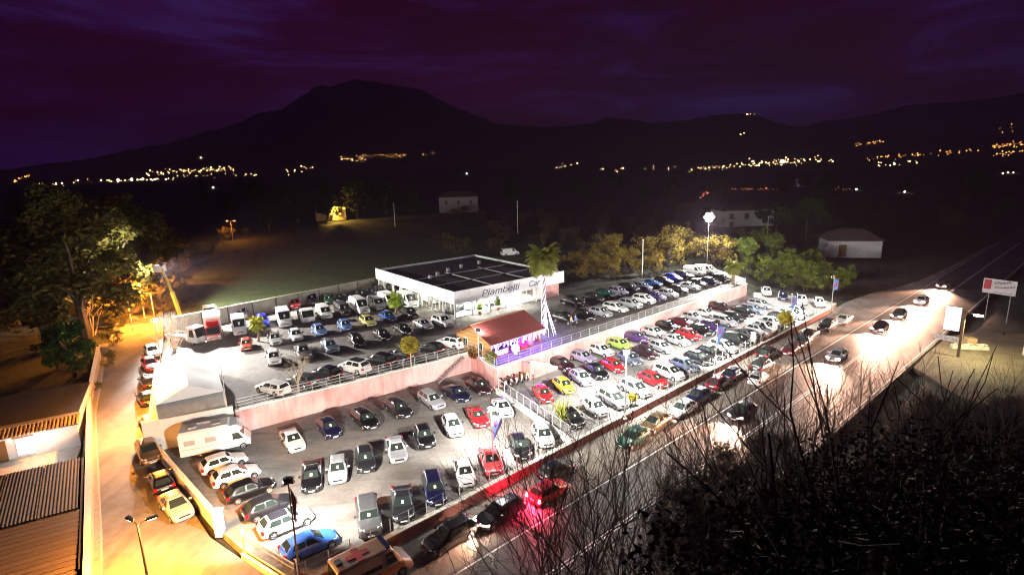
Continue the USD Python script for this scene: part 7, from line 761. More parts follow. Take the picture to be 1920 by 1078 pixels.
# things in the porch
t = thing('white_globe', 'pale blue-white globe standing before the wooden porch', 'decoration', (*cp(3.5, -.9, 0)[:2], 2.5))
obj('globe', trimesh.creation.icosphere(2, .62).apply_translation([0, 0, .75]), M('globe_plastic', (.68, .80, .84), .3), t, True); obj('stand', MB().box((0, 0, .1), (.5, .5, .2)), M('white_steel'), t)
t = thing('red_armchair', 'red upholstered seat under the icicle lights of the wooden house', 'chair', (*cp(5.2, -.4, 0)[:2], 2.62), 43.5)
RED = M('red_cloth', (.55, .05, .09), .7)
obj('seat', MB().box((0, 0, .28), (1.0, .8, .45)), RED, t); obj('backrest', MB().box((0, .38, .75), (1.0, .18, .8)), RED, t)
for s in (-1, 1): obj('armrest', MB().box((s * .55, 0, .42), (.16, .85, .7)), RED, t)
t = thing('pink_sack', 'bulging pink sack under the icicle lights beside the red seat', 'sack', (*cp(6.9, -.2, 0)[:2], 2.62))
s_ = trimesh.creation.icosphere(2, .5); s_.vertices = s_.vertices * [1, .9, 1.25] + [0, 0, .55]; obj('sack_body', s_, M('pink_cloth', (.65, .20, .25), .8), t, True); obj('sack_neck', MB().tube([(0, 0, 1.1), (0, 0, 1.4)], [.12, .26], 8), M('pink_cloth'), t)

# ------------------------------------------------------------------ left foreground buildings
hw = V(math.cos(math.radians(30)), math.sin(math.radians(30))); hn = V(-hw[1], hw[0]); H0 = V(-44.9, 54.0)
def hp(a, b, z): return [*(H0 - hw * a + hn * b), z]
t = thing('white_house', 'white house with tiled eave and a lit glass door beside the street wall', 'house')
WR = M('house_white', (.74, .70, .62), .85, noise=.06)
obj('front_wall', MB().bar(hp(0, 0, 1.2), hp(14, 0, 1.2), .3, 2.9), WR, t)
obj('side_wall', MB().bar(hp(.15, .16, 1.2), hp(.15, 11.5, 1.2), .3, 2.9), WR, t)
obj('dark_roof', MB().prism([hp(0, .2, 0)[:2], hp(14, .2, 0)[:2], hp(14, 11.6, 0)[:2], hp(0, 11.6, 0)[:2]], 2.65, 2.85), M('black_felt', (.012, .010, .012), .95), t)
ev = obj('eave_board', MB().slab([hp(-.3, -.95, 2.45), hp(-.3, .5, 2.9), hp(14, .5, 2.9), hp(14, -.95, 2.45)][::-1], .02, .08), M('eave_brown', (.16, .11, .06), .9), t)
TL_ = [M('tile_a', (.30, .20, .10), .9, noise=.3), M('tile_b', (.24, .15, .08), .9), M('tile_c', (.34, .24, .13), .9)]
for k in range(44):
    a = -.15 + k * .32
    p0, p1 = np.array(hp(a, -1.0, 2.50)), np.array(hp(a, .45, 2.93))
    obj('roof_tile', MB().tube([p0, p1], [.12, .10], 6), TL_[k % 3], ev)
obj('ridge_strip', MB().bar(hp(-.3, .75, 2.98), hp(14, .75, 2.98), .7, .18), M('ridge_grey', (.20, .17, .13), .9, noise=.3), t)
dr = obj('door', MB().bar(hp(3.6, -.17, 1.0), hp(5.0, -.17, 1.0), .08, 2.0), M('white_steel'), t)
for q in (0, 1): obj('door_pane', MB().bar(hp(3.68 + q * .68, -.22, 1.05), hp(4.24 + q * .68, -.22, 1.05), .03, 1.6), emis('lit_door', (1.0, .80, .45), 2.6), dr)
obj('shutter_box', MB().bar(hp(3.5, -.2, 2.1), hp(5.1, -.2, 2.1), .14, .25), M('ridge_tan'), t)
obj('garage_door', MB().bar(hp(5.7, -.17, .95), hp(8.5, -.17, .95), .08, 2.1), M('brown_door', (.22, .11, .035), .7), t)
obj('wall_lamp', MB().box(hp(5.35, -.25, 1.9), (.2, .2, .14)), emis('warm_lamp', (1, .8, .5), 6), t)
lamp(t, 'wall_light', hp(3.0, -2.4, 2.2), 110, (.95, .93, 1.0))
struct('courtyard', MB().prism([hp(0, -.2, 0)[:2], hp(20, -.2, 0)[:2], hp(20, -5.5, 0)[:2], hp(0, -5.5, 0)[:2]], -1.0, -.18), M('yard_concrete', (.42, .38, .33), .9, noise=.15))
# corrugated shed roof below
t = thing('shed', 'brown corrugated shed roof in the dark bottom left corner', 'shed')
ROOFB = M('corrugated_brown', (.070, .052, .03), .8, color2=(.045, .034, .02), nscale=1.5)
S0 = V(-40.3, 48.0); sb = V(.58, -.815)
def sp(a, b, z): return [*(S0 - hw * a + sb * b), z]
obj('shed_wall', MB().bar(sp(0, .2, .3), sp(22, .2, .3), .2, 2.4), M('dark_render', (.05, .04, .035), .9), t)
def corr(a0, a1, b0, b1, z0, z1, pitch, amp, along):
    n = int((a1 - a0) / pitch * 4) if along else int((b1 - b0) / pitch * 4); vs, fs = [], []
    for i in range(n + 1):
        w = amp * math.sin(i * math.pi / 2)
        if along:
            a = a0 + (a1 - a0) * i / n; vs += [sp(a, b0, z0 + w), sp(a, b1, z1 + w)]
        else:
            b = b0 + (b1 - b0) * i / n; z = z0 + (z1 - z0) * i / n; vs += [sp(a0, b, z + w), sp(a1, b, z + w)]
    for i in range(n): fs.append([2 * i, 2 * i + 1, 2 * i + 3, 2 * i + 2])
    return MB().add((vs, fs))
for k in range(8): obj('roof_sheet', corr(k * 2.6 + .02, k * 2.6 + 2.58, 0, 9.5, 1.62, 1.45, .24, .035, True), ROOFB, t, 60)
for k in range(14): obj('roof_plank', MB().bar(sp(-.1, 9.9 + k * .62, 1.35 - k * .02), sp(21, 9.9 + k * .62, 1.35 - k * .02), .55, .06), M('plank_brown', (.085, .055, .024), .85) if k % 2 else M('plank_ochre', (.10, .066, .03), .85), t)
obj('gutter', MB().bar(sp(-.25, 0, 1.5), sp(-.25, 18, 1.2), .22, .16), M('dark_render'), t)
# street boundary wall
t = wall('street_wall', 'tall ochre boundary wall between the side street and the dark yards', (-28.5, 32.5), (-49.5, 62.0), -.8, 1.35, .32, M('ochre_render', (.48, .37, .24), .9, color2=(.38, .28, .17), nscale=.7), .09, zb=1.75)
t = wall('yard_wall', 'pale wall running up the street beside the black roof', (-49.7, 62.2), (-58, 76), -.4, 1.9, .3, M('ochre_render'), .08, zb=3.3)

# ------------------------------------------------------------------ vehicles
def loft(stations):
    """closed solid through rings of equal length"""
    k = len(stations[0]); v = np.vstack(stations); n = len(stations); f = []
    for i in range(n - 1):
        for j in range(k):
            a, b = i * k + j, i * k + (j + 1) % k; f += [[a, b, b + k], [a, b + k, a + k]]
    v = np.vstack([v, stations[0].mean(0), stations[-1].mean(0)])
    for j in range(k): f += [[n * k, (j + 1) % k, j], [n * k + 1, (n - 1) * k + j, (n - 1) * k + (j + 1) % k]]
    return v, np.array(f)
SPEC = {  # L, W, H, cowl, header, roof rear, rear glass base, nose z, cowl z, belt rear z, wheel r, wheelbase, roof half width
    'hatch': (4.05, 1.74, 1.48, .98, .22, -1.35, -1.83, .70, .92, .98, .31, 2.54, .58),
    'wagon': (4.60, 1.78, 1.47, 1.12, .36, -1.75, -2.12, .70, .92, .97, .32, 2.70, .57),
    'sedan': (4.50, 1.78, 1.42, 1.02, .25, -.80, -1.52, .70, .91, .97, .32, 2.70, .56),
    'coupe': (4.25, 1.80, 1.32, .85, .05, -.75, -1.70, .66, .86, .92, .33, 2.55, .54),
    'city': (3.58, 1.63, 1.50, .90, .30, -1.20, -1.62, .74, .94, 1.0, .29, 2.30, .56),
    'suv': (4.42, 1.84, 1.66, 1.10, .42, -1.60, -2.02, .86, 1.06, 1.10, .36, 2.65, .62),
    'jeep': (4.25, 1.82, 1.72, .95, .55, -1.85, -2.03, .98, 1.10, 1.12, .37, 2.57, .68),
    'mpv': (4.25, 1.77, 1.62, 1.35, .42, -1.60, -1.97, .76, 1.00, 1.02, .32, 2.65, .60),
    'oldhatch': (3.70, 1.56, 1.36, .90, .35, -1.25, -1.70, .76, .88, .90, .28, 2.40, .56),
    'van': (4.80, 1.92, 1.98, 1.75, .95, -2.22, -2.34, .92, 1.15, 1.15, .34, 2.95, .76),
    'hivan': (5.50, 2.02, 2.52, 2.05, 1.25, -2.60, -2.70, 1.0, 1.25, 1.25, .35, 3.40, .84)}
BASE = {'hatchroof': 'hatch', 'hatchlit': 'hatch', 'hatchbrake': 'hatch', 'wagonlit': 'wagon', 'bluevan': 'van', 'ambulance': 'hivan'}
_geo = {}
def wheel_geo(xw, y, r, side):
    T, Rm = MB(), MB(); n = 22; a = np.linspace(0, 2 * np.pi, n, endpoint=False); w = .20
    prof = [(r * .66, -w / 2), (r * .94, -w / 2), (r, -w / 2 + .035), (r, w / 2 - .035), (r * .94, w / 2), (r * .66, w / 2)]
    v = np.array([[xw + p * math.cos(t), y + q, r + p * math.sin(t)] for t in a for p, q in prof]); k = len(prof)
    f = [[i * k + j, ((i + 1) % n) * k + j, ((i + 1) % n) * k + (j + 1) % k, i * k + (j + 1) % k] for i in range(n) for j in range(k)]
    T.add((v, f))
    c = trimesh.creation.cylinder(r * .67, .10, sections=18); c.apply_transform(trimesh.transformations.rotation_matrix(np.pi / 2, [1, 0, 0])); c.apply_translation([xw, y - side * .02, r]); T.add(c)
    for q in range(5):
        t = q * 2 * np.pi / 5 + .3; d = np.array([math.cos(t), 0, math.sin(t)])
        Rm.tube([np.array([xw, y + side * .06, r]), np.array([xw, y + side * .075, r]) + d * r * .62], [.055, .035], 4)
    ring = [(xw + r * .64 * math.cos(t), y + side * .085, r + r * .64 * math.sin(t)) for t in np.append(a, a[0])]
    Rm.tube(ring, .022, 4, False)
    return T, Rm
def car_geo(kind):
    if kind in _geo: return _geo[kind]
    L, W, Hh, xc, xh, xr, xb, zn, zc, zb, wr, wb, rw = SPEC[kind]
    h, w = L / 2, W / 2
    boxy = kind in ('jeep', 'oldhatch', 'van', 'hivan')
    zt_x = [-h, -h + .05, -h + .25, xb - .05, xb + .15, xc - .1, xc + .08, h - .28, h - .07, h]
    zt = [.62, zb - .14, zb - .03, zb, zb, zc, zc - .02, zn + .02, zn - .10, .50]
    wx = [-h, -h + .06, -h + .25, -h + .7, 0, h - .9, h - .4, h - .12, h]
    wv = [.80, .89, .95, .99, 1, 1, .95, .84, .70] if not boxy else [.90, .94, .97, 1, 1, 1, .97, .92, .84]
    xs = np.unique(np.concatenate([np.linspace(-h, h, 17), [-h + .05, -h + .22, h - .05, h - .16, h - .3, xc, xb]]))
    rings = []
    for x in xs:
        ww = w * np.interp(x, wx, wv); t = np.interp(x, zt_x, zt); b = np.interp(x, [-h, -h + .3, h - .3, h], [.30, .20, .20, .26])
        m = b + (t - b) * .55
        half = [(ww * .86, b), (ww * .97, b + .10), (ww, m), (ww * .985, m + (t - m) * .55), (ww * .93, t - .035), (ww * .80, t), (ww * .40, t + .018)]
        pr = [(0, b)] + half + [(0, t + .025)] + [(-y, z) for y, z in half[::-1]]
        rings.append(np.array([[x, y, z] for y, z in pr]))
    v, f = loft(rings)
    body = m3.Manifold(m3.Mesh(np.asarray(v, np.float32), np.asarray(f, np.uint32)))
    if body.status() != m3.Error.NoError or body.volume() < 0:
        body = m3.Manifold(m3.Mesh(np.asarray(v, np.float32), np.asarray(f[:, ::-1], np.uint32)))
    fx, rx = h - (L - wb) * .46, h - (L - wb) * .46 - wb
    for x in (fx, rx):
        for s in (-1, 1):
            c = m3.Manifold.cylinder(.34, wr + .055, wr + .055, 22).rotate([90, 0, 0]).translate([x, s * w + .17, wr]); body = body - c
    bw_ = w * .95
    zcc, zbb = zc - .03, zb - .03
    p = []
    for s in (-1, 1):
        p += [(xc, s * bw_ * .84, zcc), (xc - .38, s * bw_, zcc), (xb + .3, s * bw_, zbb), (xb, s * bw_ * .90, zbb), (xh, s * rw * w / .87 * 1.0 * .98, Hh - .075), (xr, s * rw * w / .87 * .97, Hh - .10),
              (xh - .18, s * rw * w / .87 * .86, Hh - .015), (xr + .2, s * rw * w / .87 * .84, Hh - .03), ((xh + xr) / 2, s * rw * w / .87, Hh - .07), ((xh + xr) / 2, s * rw * w / .87 * .80, Hh)]
    cab = m3.Manifold.hull_points(np.array(p, float))
    shell = body + cab
    R = rw * w / .87
    q_ = shell.refine_to_length(.15).to_mesh(); tm_ = trimesh.Trimesh(q_.vert_properties[:, :3], q_.tri_verts); trimesh.smoothing.filter_taubin(tm_, lamb=.5, nu=.51, iterations=5)
    G = {'shell': MB().add(tm_)}
    def quad(bl, br, tr, tl, u0, u1, v0, v1):
        bl, br, tr, tl = map(np.array, (bl, br, tr, tl)); g = lambda a, b: (bl * (1 - a) + br * a) * (1 - b) + (tl * (1 - a) + tr * a) * b
        return [g(u0, v0), g(u1, v0), g(u1, v1), g(u0, v1)]
    ws = ((xc, -bw_ * .84, zcc), (xc, bw_ * .84, zcc), (xh, R * .98, Hh - .075), (xh, -R * .98, Hh - .075))
    G['windscreen'] = MB().slab(quad(*ws, .05, .95, .10, .93), .010, .03)
    if kind == 'jeep' or boxy: pass
    G['price_sheet'] = MB().slab(quad(*ws, .425, .575, .32, .62), .018, .005)
    rwq = ((xb, bw_ * .90, zbb), (xb, -bw_ * .90, zbb), (xr, -R * .97, Hh - .10), (xr, R * .97, Hh - .10))
    G['rear_window'] = MB().slab(quad(*rwq, .08, .92, .16, .90), .010, .03)
    zf = Hh - .075
    sw = []
    xB = (xh + xr) / 2 + .12
    for s in (-1, 1):
        def sq(x0b, x1b, x0t, x1t):
            tb, tt = .15, .90
            def pt(x, t, zlow): return (x, s * (bw_ + (R * 1.0 - bw_) * t), zlow + (zf - zlow) * t)
            q = [pt(x0b, tb, zbb), pt(x1b, tb, zcc), pt(x1t, tt, zcc), pt(x0t, tt, zbb)]
            return q if s < 0 else q[::-1]
        segs = [(xB + .05, xc - .52, xB + .05, xh - .12), (xb + .42, xB - .05, xr + .16, xB - .05)]
        if kind in ('van', 'hivan'): segs = [(xh - .55, xc - .52, xh - .55, xh - .08)]
        if kind == 'coupe': segs = [(xB - .15, xc - .52, xB - .15, xh - .10), (xb + .55, xB - .25, xr + .3, xB - .25)]
        for a in segs: sw.append(MB().slab(sq(*a), .010, .03))
    G['side_window'] = sw
    G['headlight'] = [MB().add(m3.Manifold.hull_points(np.array([[h - .02 - d, s * w * (q), z] for q, d in ((.50, .05), (.88, .26)) for z in (zn - .20, zn - .03)] + [[h - .40 - .1 * (q > .6), s * w * q, z] for q in (.5, .93) for z in (zn - .18, zn + .015)]))) for s in (-1, 1)]
    G['tail_light'] = [MB().box((-h + .11, s * w * .80, zb - .22), (.20, .24, .26)) for s in (-1, 1)]
    if boxy: G['tail_light'] = [MB().box((-h + .07, s * w * .88, zb - .1), (.14, .14, .5)) for s in (-1, 1)]
    G['number_plate'] = [MB().box((h + .005, 0, .42), (.03, .52, .11)), MB().box((-h - .005, 0, zb - .32), (.03, .52, .11))]
    G['grille'] = MB().box((h - .02, 0, .58 if zn < .8 else .68), (.06, w * .95, .11)).box((h - .035, 0, .34), (.07, w * 1.15, .10))
    G['door_mirror'] = [MB().box((xc - .48, s * (bw_ + .13), zc + .10), (.14, .22, .15), 0, .8) for s in (-1, 1)]
    G['sill'] = MB().box((0, w * .93, .21), (L - 1.6, .06, .09)).box((0, -w * .93, .21), (L - 1.6, .06, .09))
    G['wheel'] = [wheel_geo(x, s * (w - .115), wr, s) for x in (fx, rx) for s in (-1, 1)]
    G['roof'] = MB().prism([(xh - .12, -R * .88), (xh - .12, R * .88), (xr + .12, R * .86), (xr + .12, -R * .86)], Hh - .045, Hh + .012)
    G['dims'] = (L, W, Hh, h, w, xc, xh, xr, xb, zn, zc, zb, R, bw_)
    _geo[kind] = G; return G
def fill_wheels(G, t):
    for T, Rm in G['wheel']:
        wp = obj('wheel', T, TYRE(), t, 40); obj('rim', Rm, RIM(), wp, 30)
def build_car(t, ty, col, sheet):
    if ty == 'camper': return build_camper(t)
    if ty in ('boxtruck', 'flatbed', 'truckcab'): return build_truck(t, ty, col)
    k = BASE.get(ty, ty); G = car_geo(k); pm = paint(col)
    L, W, Hh, h, w, xc, xh, xr, xb, zn, zc, zb, R, bw_ = G['dims']
    obj('body', G['shell'], pm, t, 50)
    obj('windscreen', G['windscreen'], GLASS(), t); obj('rear_window', G['rear_window'], GLASS(), t)
    for s in G['side_window']: obj('side_window', s, GLASS(), t)
    for s in G['headlight']: obj('headlight', s, HLIT() if ty in ('hatchlit', 'wagonlit') else HEADL(), t, 30)
    for s in G['tail_light']: obj('tail_light', s, BLIT() if ty == 'hatchbrake' else TAILL(), t)
    for s in G['number_plate']: obj('number_plate', s, PLATE(), t)
    obj('grille', G['grille'], BLK(), t); obj('sill', G['sill'], BLK(), t)
    for s in G['door_mirror']: obj('door_mirror', s, pm if col not in ('white',) else BLK(), t)
    fill_wheels(G, t)
    if ty == 'hatchroof' or (ty == 'suv' and col == 'white'): obj('roof', G['roof'], M('dark_roof_paint', (.02, .02, .028), .3, coat=.6), t)
    if sheet: obj('price_sheet', G['price_sheet'], SHEET(), t)
    if ty == 'bluevan':
        for s in (-1, 1): obj('blue_panel', MB().slab([(-2.2, s * (w + .0), .5), (-.6, s * (w + .0), .5), (-.6, s * (R + .02), 1.8), (-2.2, s * (R + .02), 1.8)][::-s], .02, .02), paint('royal'), t)
    if ty == 'ambulance':
        rc = M('cross_red', (.36, .012, .02), .5); z = Hh + .004
        obj('red_cross', MB().box((-.9, 0, z + .01), (1.5, .46, .03)).box((-.9, 0, z + .011), (.46, 1.5, .034)), rc, t)
        obj('light_bar', MB().box((1.0, 0, Hh + .05), (.28, 1.5, .16)), M('blue_lens', (.01, .02, .10), .3), t)
        for s in (-1, 1):
            obj('side_stripe', MB().box((-.2, s * (w + .004), .95), (4.4, .02, .26)), M('stripe_orange', (.75, .18, .02), .5), t)
            obj('rear_side_window', MB().slab([(-2.2, s * (w * .955), 1.42), (.4, s * (w * .955), 1.42), (.4, s * (w * .90), 2.0), (-2.2, s * (w * .90), 2.0)][::-s], .03, .02), GLASS(), t)
        obj('roof_unit', MB().box((-2.2, 0, Hh + .05), (.4, .5, .18)), BLK(), t)
    if ty in ('hatchlit', 'wagonlit'):
        pw = 9000 if ty == 'hatchlit' else 1100
        for s in (-1, 1): lamp(t, 'headlamp_beam', (h + .12, s * w * .7, zn - .08), pw, (1, .55, .37), aim=(h + 12, s * w * .7, -.75), cone=42, radius=.09, soft=.6)
    if ty == 'hatchbrake':
        for s in (-1, 1): lamp(t, 'brake_glow', (-h - .18, s * w * .8, zb - .15), 340, (1, .03, .10), radius=.08)
def build_truck(t, ty, col):
    cabm = paint('red' if ty == 'boxtruck' else col); Lc = 1.9; zx = 2.6 if ty == 'truckcab' else 2.35
    L = 6.2 if ty != 'flatbed' else 5.2; h = L / 2; w = 1.05
    obj('chassis', MB().box((0, 0, .62), (L - .3, .9, .22)), BLK(), t)
    pts = [(x, s * y, z) for s in (-1, 1) for x, y, z in ((h, w * .92, .45), (h, w * .92, 1.15), (h - .45, w * .88, zx - .12), (h - .65, w * .80, zx), (h - Lc, w * .85, zx), (h - Lc, w, 1.3), (h - Lc, w, .5), (h - .2, w, .45), (h - .2, w, 1.2))]
    obj('cab', MB().add(m3.Manifold.hull_points(np.array(pts))), cabm, t, 35)
    ws = [(h, -w * .84, 1.20), (h, w * .84, 1.20), (h - .45, w * .80, zx - .2), (h - .45, -w * .80, zx - .2)]
    obj('windscreen', MB().slab(ws, .03, .02), GLASS(), t)
    for s in (-1, 1):
        obj('side_window', MB().slab([(h - .40, s * w * 1.0, 1.25), (h - 1.35, s * w * 1.0, 1.3), (h - 1.35, s * w * .90, zx - .3), (h - .62, s * w * .91, zx - .3)][::s], .02, .03), GLASS(), t)
        obj('headlight', MB().box((h - .02, s * .72, .78), (.08, .36, .2)), HEADL(), t); obj('door_mirror', MB().box((h - .35, s * (w + .18), 1.55), (.1, .16, .35)), BLK(), t)
        obj('tail_light', MB().box((-h, s * .8, .72), (.06, .25, .14)), TAILL(), t)
    obj('bumper', MB().box((h + .02, 0, .5), (.12, 1.95, .22)), M('pale_grey_plastic', (.45, .45, .45), .5), t); obj('number_plate', MB().box((h + .09, 0, .5), (.02, .5, .11)), PLATE(), t)
    if ty == 'boxtruck':
        bx = MB().box((-1.15, 0, 2.05), (L - Lc - .35, 2.25, 2.5)); obj('cargo_box', bx, paint('rosewhite'), t)
        obj('box_roof', MB().box((-1.15, 0, 3.32), (L - Lc - .3, 2.3, .06)), M('tarp_grey', (.36, .37, .38), .6), t)
        obj('wind_deflector', MB().add(m3.Manifold.hull_points(np.array([(x, y, z) for y in (-.8, .8) for x, z in ((h - .75, 2.36), (h - Lc, 2.36), (h - Lc + .05, 2.95), (h - 1.3, 2.9))]))), cabm, t)
    else:
        obj('flatbed', MB().box((-.95, 0, .85), (L - Lc - .1, 2.1, .12)), M('bed_grey', (.3, .3, .3), .6), t)
        for s in (-1, 1): obj('drop_side', MB().box((-.95, s * 1.05, 1.08), (L - Lc - .1, .05, .36)), M('bed_grey'), t)
        obj('tail_gate', MB().box((-h + .02, 0, 1.08), (.05, 2.1, .36)), M('bed_grey'), t)
    for x in (h - 1.0, -h + 1.2):
        for s in (-1, 1):
            T, Rm = wheel_geo(x, s * .92, .38, s); wp = obj('wheel', T, TYRE(), t, 40); obj('rim', Rm, RIM(), wp)
def build_camper(t):
    W_ = paint('white'); h = 3.1
    obj('living_box', MB().add(m3.Manifold.hull_points(np.array([(x, s * y, z) for s in (-1, 1) for x, y, z in ((-3.1, 1.12, .45), (1.35, 1.12, .45), (1.35, 1.12, 2.75), (-3.1, 1.12, 2.65), (1.2, .95, 2.92), (-2.95, .95, 2.85))]))), W_, t, 30)
    obj('overcab_bunk', MB().add(m3.Manifold.hull_points(np.array([(x, s * y, z) for s in (-1, 1) for x, y, z in ((1.30, 1.10, 1.95), (2.1, 1.05, 1.95), (2.45, .95, 2.25), (2.0, .95, 2.70), (1.30, 1.10, 2.74))]))), W_, t, 30)
    obj('cab', MB().add(m3.Manifold.hull_points(np.array([(x, s * y, z) for s in (-1, 1) for x, y, z in ((1.3, .98, .4), (3.05, .85, .4), (3.1, .82, .85), (2.75, .88, 1.12), (2.1, .86, 1.96), (1.3, .92, 1.98), (2.7, .98, .45), (2.6, .98, 1.0), (1.3, .98, 1.2))]))), W_, t, 30)
    obj('windscreen', MB().slab([(2.74, -.78, 1.17), (2.74, .78, 1.17), (2.16, .76, 1.90), (2.16, -.76, 1.90)], .03, .02), GLASS(), t)
    for s in (-1, 1):
        obj('cab_window', MB().slab([(2.45, s * .955, 1.2), (1.5, s * .955, 1.2), (1.5, s * .93, 1.85), (2.05, s * .90, 1.85)][::s], .03, .02), GLASS(), t)
        for x in (-2.2, -.4): obj('side_window', MB().box((x, s * 1.125, 1.75), (.95, .03, .5)), M('grey_acrylic', (.35, .36, .36), .2), t)
        obj('headlight', MB().box((2.98, s * .68, .78), (.12, .3, .2)), HEADL(), t); obj('tail_light', MB().box((-3.1, s * .95, .8), (.05, .2, .25)), TAILL(), t)
        obj('stripe', MB().box((-.9, s * 1.126, 1.1), (4.2, .012, .08)), M('stripe_grey', (.4, .4, .42), .5), t)
        for x in (2.35, -1.5):
            T, Rm = wheel_geo(x, s * .92, .34, s); wp = obj('wheel', T, TYRE(), t, 40); obj('rim', Rm, RIM(), wp)
    for x in (-1.9, .2): obj('roof_hatch', MB().box((x, 0, 2.93), (.7, .7, .1)), M('pale_grey_plastic', (.45, .45, .45), .5), t)
    obj('roof_box', MB().box((-1.0, .6, 2.95), (1.2, .3, .12)), M('tarp_grey', (.36, .37, .38), .6), t)
_proto = {}
for name, ty, col, x, y, z, hd, label, cat, group, sheet in CARS:
    key = (name, ty, col, sheet, cat)
    if key in _proto: copy(_proto[key], name, label, (x, y, z), hd, group or None)
    else:
        t = thing(name, label, cat, (x, y, z), hd, group or None); build_car(t, ty, col, sheet)
        if ty not in ('hatchbrake', 'wagonlit', 'hatchlit'): _proto[key] = t

for ty, col, p, hd, label in SHOW:
    t = thing(dict(hatch='hatchback_car', suv='sport_utility_car', city='city_car')[ty], label, 'car', p, hd, 'cars on show inside the showroom'); build_car(t, ty, col, 0)
# ------------------------------------------------------------------ motorcycles
def build_bike(t, col):
    for x in (.68, -.68):
        n = 16; a = np.linspace(0, 2 * np.pi, n + 1); wp = obj('wheel', MB().tube([(x + .27 * math.cos(q), 0, .31 + .27 * math.sin(q)) for q in a], .055, 6, False), TYRE(), t, True)
        obj('rim', MB().tube([(x, -.04, .31), (x, .04, .31)], .12, 8), RIM(), wp)
    obj('frame', MB().tube([(-.68, 0, .32), (-.2, 0, .45), (.25, 0, .42), (.45, 0, .85)], .06, 6).box((.02, 0, .42), (.5, .28, .32)), BLK(), t)
    obj('fuel_tank', MB().add(m3.Manifold.hull_points(np.array([(x, s * y, z) for s in (-1, 1) for x, y, z in ((.42, .10, .80), (.42, .10, .95), (.05, .15, .80), (.05, .15, 1.0), (-.12, .08, .82), (-.12, .08, .9))]))), col, t, 40)
    obj('seat', MB().add(m3.Manifold.hull_points(np.array([(x, s * .13, z) for s in (-1, 1) for x, z in ((-.1, .78), (-.1, .86), (-.75, .90), (-.8, .97))]))), BLK(), t)
    obj('fork', MB().tube([(.68, .09, .31), (.45, .09, .98)], .03, 5).tube([(.68, -.09, .31), (.45, -.09, .98)], .03, 5), RIM(), t)
    obj('handlebar', MB().tube([(.36, -.36, 1.02), (.46, 0, 1.0), (.36, .36, 1.02)], .02, 5), BLK(), t); obj('headlight', MB().box((.56, 0, .88), (.14, .2, .18)), HEADL(), t)
    obj('front_fairing', MB().add(m3.Manifold.hull_points(np.array([(.62, 0, .72), (.42, .17, .75), (.42, -.17, .75), (.40, .14, 1.1), (.40, -.14, 1.1), (.58, 0, 1.02)]))), col, t, 40)
bl = [('dark motorcycle at the near end of the motorcycle row', 'charcoal'), ('black motorcycle second in the row under the pink recess', 'black'), ('orange-red motorcycle in the middle of the motorcycle row', 'redorange'), ('yellow motorcycle beside the orange-red one', 'yellow'), ('pale yellow motorcycle next to the white scooterlike one', 'paleyellow'), ('white motorcycle at the far end of the motorcycle row', 'white')]
for k, (lab, c) in enumerate(bl):
    p = V(-1.35, 65.1) + V(.62, .50) * k * 1.18
    t = thing('motorcycle', lab, 'motorcycle', (*p, .3), -62 - 5 * k, 'motorcycles for sale in a row'); build_bike(t, paint(c))

# ------------------------------------------------------------------ people (two, by the upper railing)
def person(t, shirt, trousers, hair):
    def chain(segs):
        out = m3.Manifold()
        for a, ra, b, rb in segs:
            s = lambda p, r: m3.Manifold.sphere(r, 10).translate(list(p))
            out = out + m3.Manifold.batch_hull([s(a, ra), s(b, rb)])
        return out.refine_to_length(.06)
    def sm(m):
        q = m.to_mesh(); tm = trimesh.Trimesh(q.vert_properties[:, :3], q.tri_verts); trimesh.smoothing.filter_taubin(tm, iterations=6); return tm
    segs = [((0, 0, .95), .14, (0, 0, 1.2), .15), ((0, 0, 1.2), .15, (0, 0, 1.42), .12), ((0, 0, 1.45), .055, (0, 0, 1.56), .055), ((0, .01, 1.62), .095, (0, .02, 1.68), .10)]
    for s in (-1, 1):
        segs += [((s * .09, 0, .92), .10, (s * .10, .02, .50), .07), ((s * .10, .02, .50), .065, (s * .11, 0, .08), .045), ((s * .11, 0, .05), .05, (s * .11, .14, .04), .035),
                 ((s * .17, 0, 1.40), .06, (s * .23, -.02, 1.13), .045), ((s * .23, -.02, 1.13), .043, (s * .22, .06, .88), .033), ((s * .22, .06, .88), .035, (s * .22, .08, .76), .02)]
        segs += [((s * .22 + f * .018, .08, .78), .010, (s * .22 + f * .022, .09, .70 - .006 * (2 - abs(f))), .007) for f in (-1.5, -.5, .5, 1.5)] + [((s * .20, .09, .83), .011, (s * .195, .125, .77), .008)]
    segs += [((0, .115, 1.655), .015, (0, .128, 1.64), .013), ((-.095, .02, 1.66), .02, (-.1, .02, 1.64), .015), ((.095, .02, 1.66), .02, (.1, .02, 1.64), .015)]
    skin = M('skin', (.52, .33, .25), .6)
    body = obj('body', sm(chain(segs)), skin, t, True)
    ch = [((0, 0, .93), .165, (0, 0, 1.2), .175), ((0, 0, 1.2), .175, (0, 0, 1.41), .14)]
    for s in (-1, 1): ch += [((s * .17, 0, 1.40), .078, (s * .23, -.02, 1.13), .062), ((s * .23, -.02, 1.13), .06, (s * .22, .05, .90), .048)]
    obj('jacket', sm(chain(ch)), shirt, t, True)
    tr = []
    for s in (-1, 1): tr += [((s * .08, 0, .93), .125, (s * .10, .02, .50), .088), ((s * .10, .02, .50), .086, (s * .11, 0, .11), .062)]
    obj('trousers', sm(chain(tr)), trousers, t, True)
    obj('hair', sm(chain([((0, -.01, 1.68), .105, (0, -.02, 1.715), .10)])), hair, t, True)
p = P['person1']; t = thing('person', 'person in an ochre jacket standing beside the upper railing', 'person', (p[0], p[1], 2.5), -60); person(t, M('ochre_cloth', (.50, .34, .14), .8), M('dark_cloth', (.03, .03, .04), .8), M('hair_dark', (.02, .013, .01), .6))
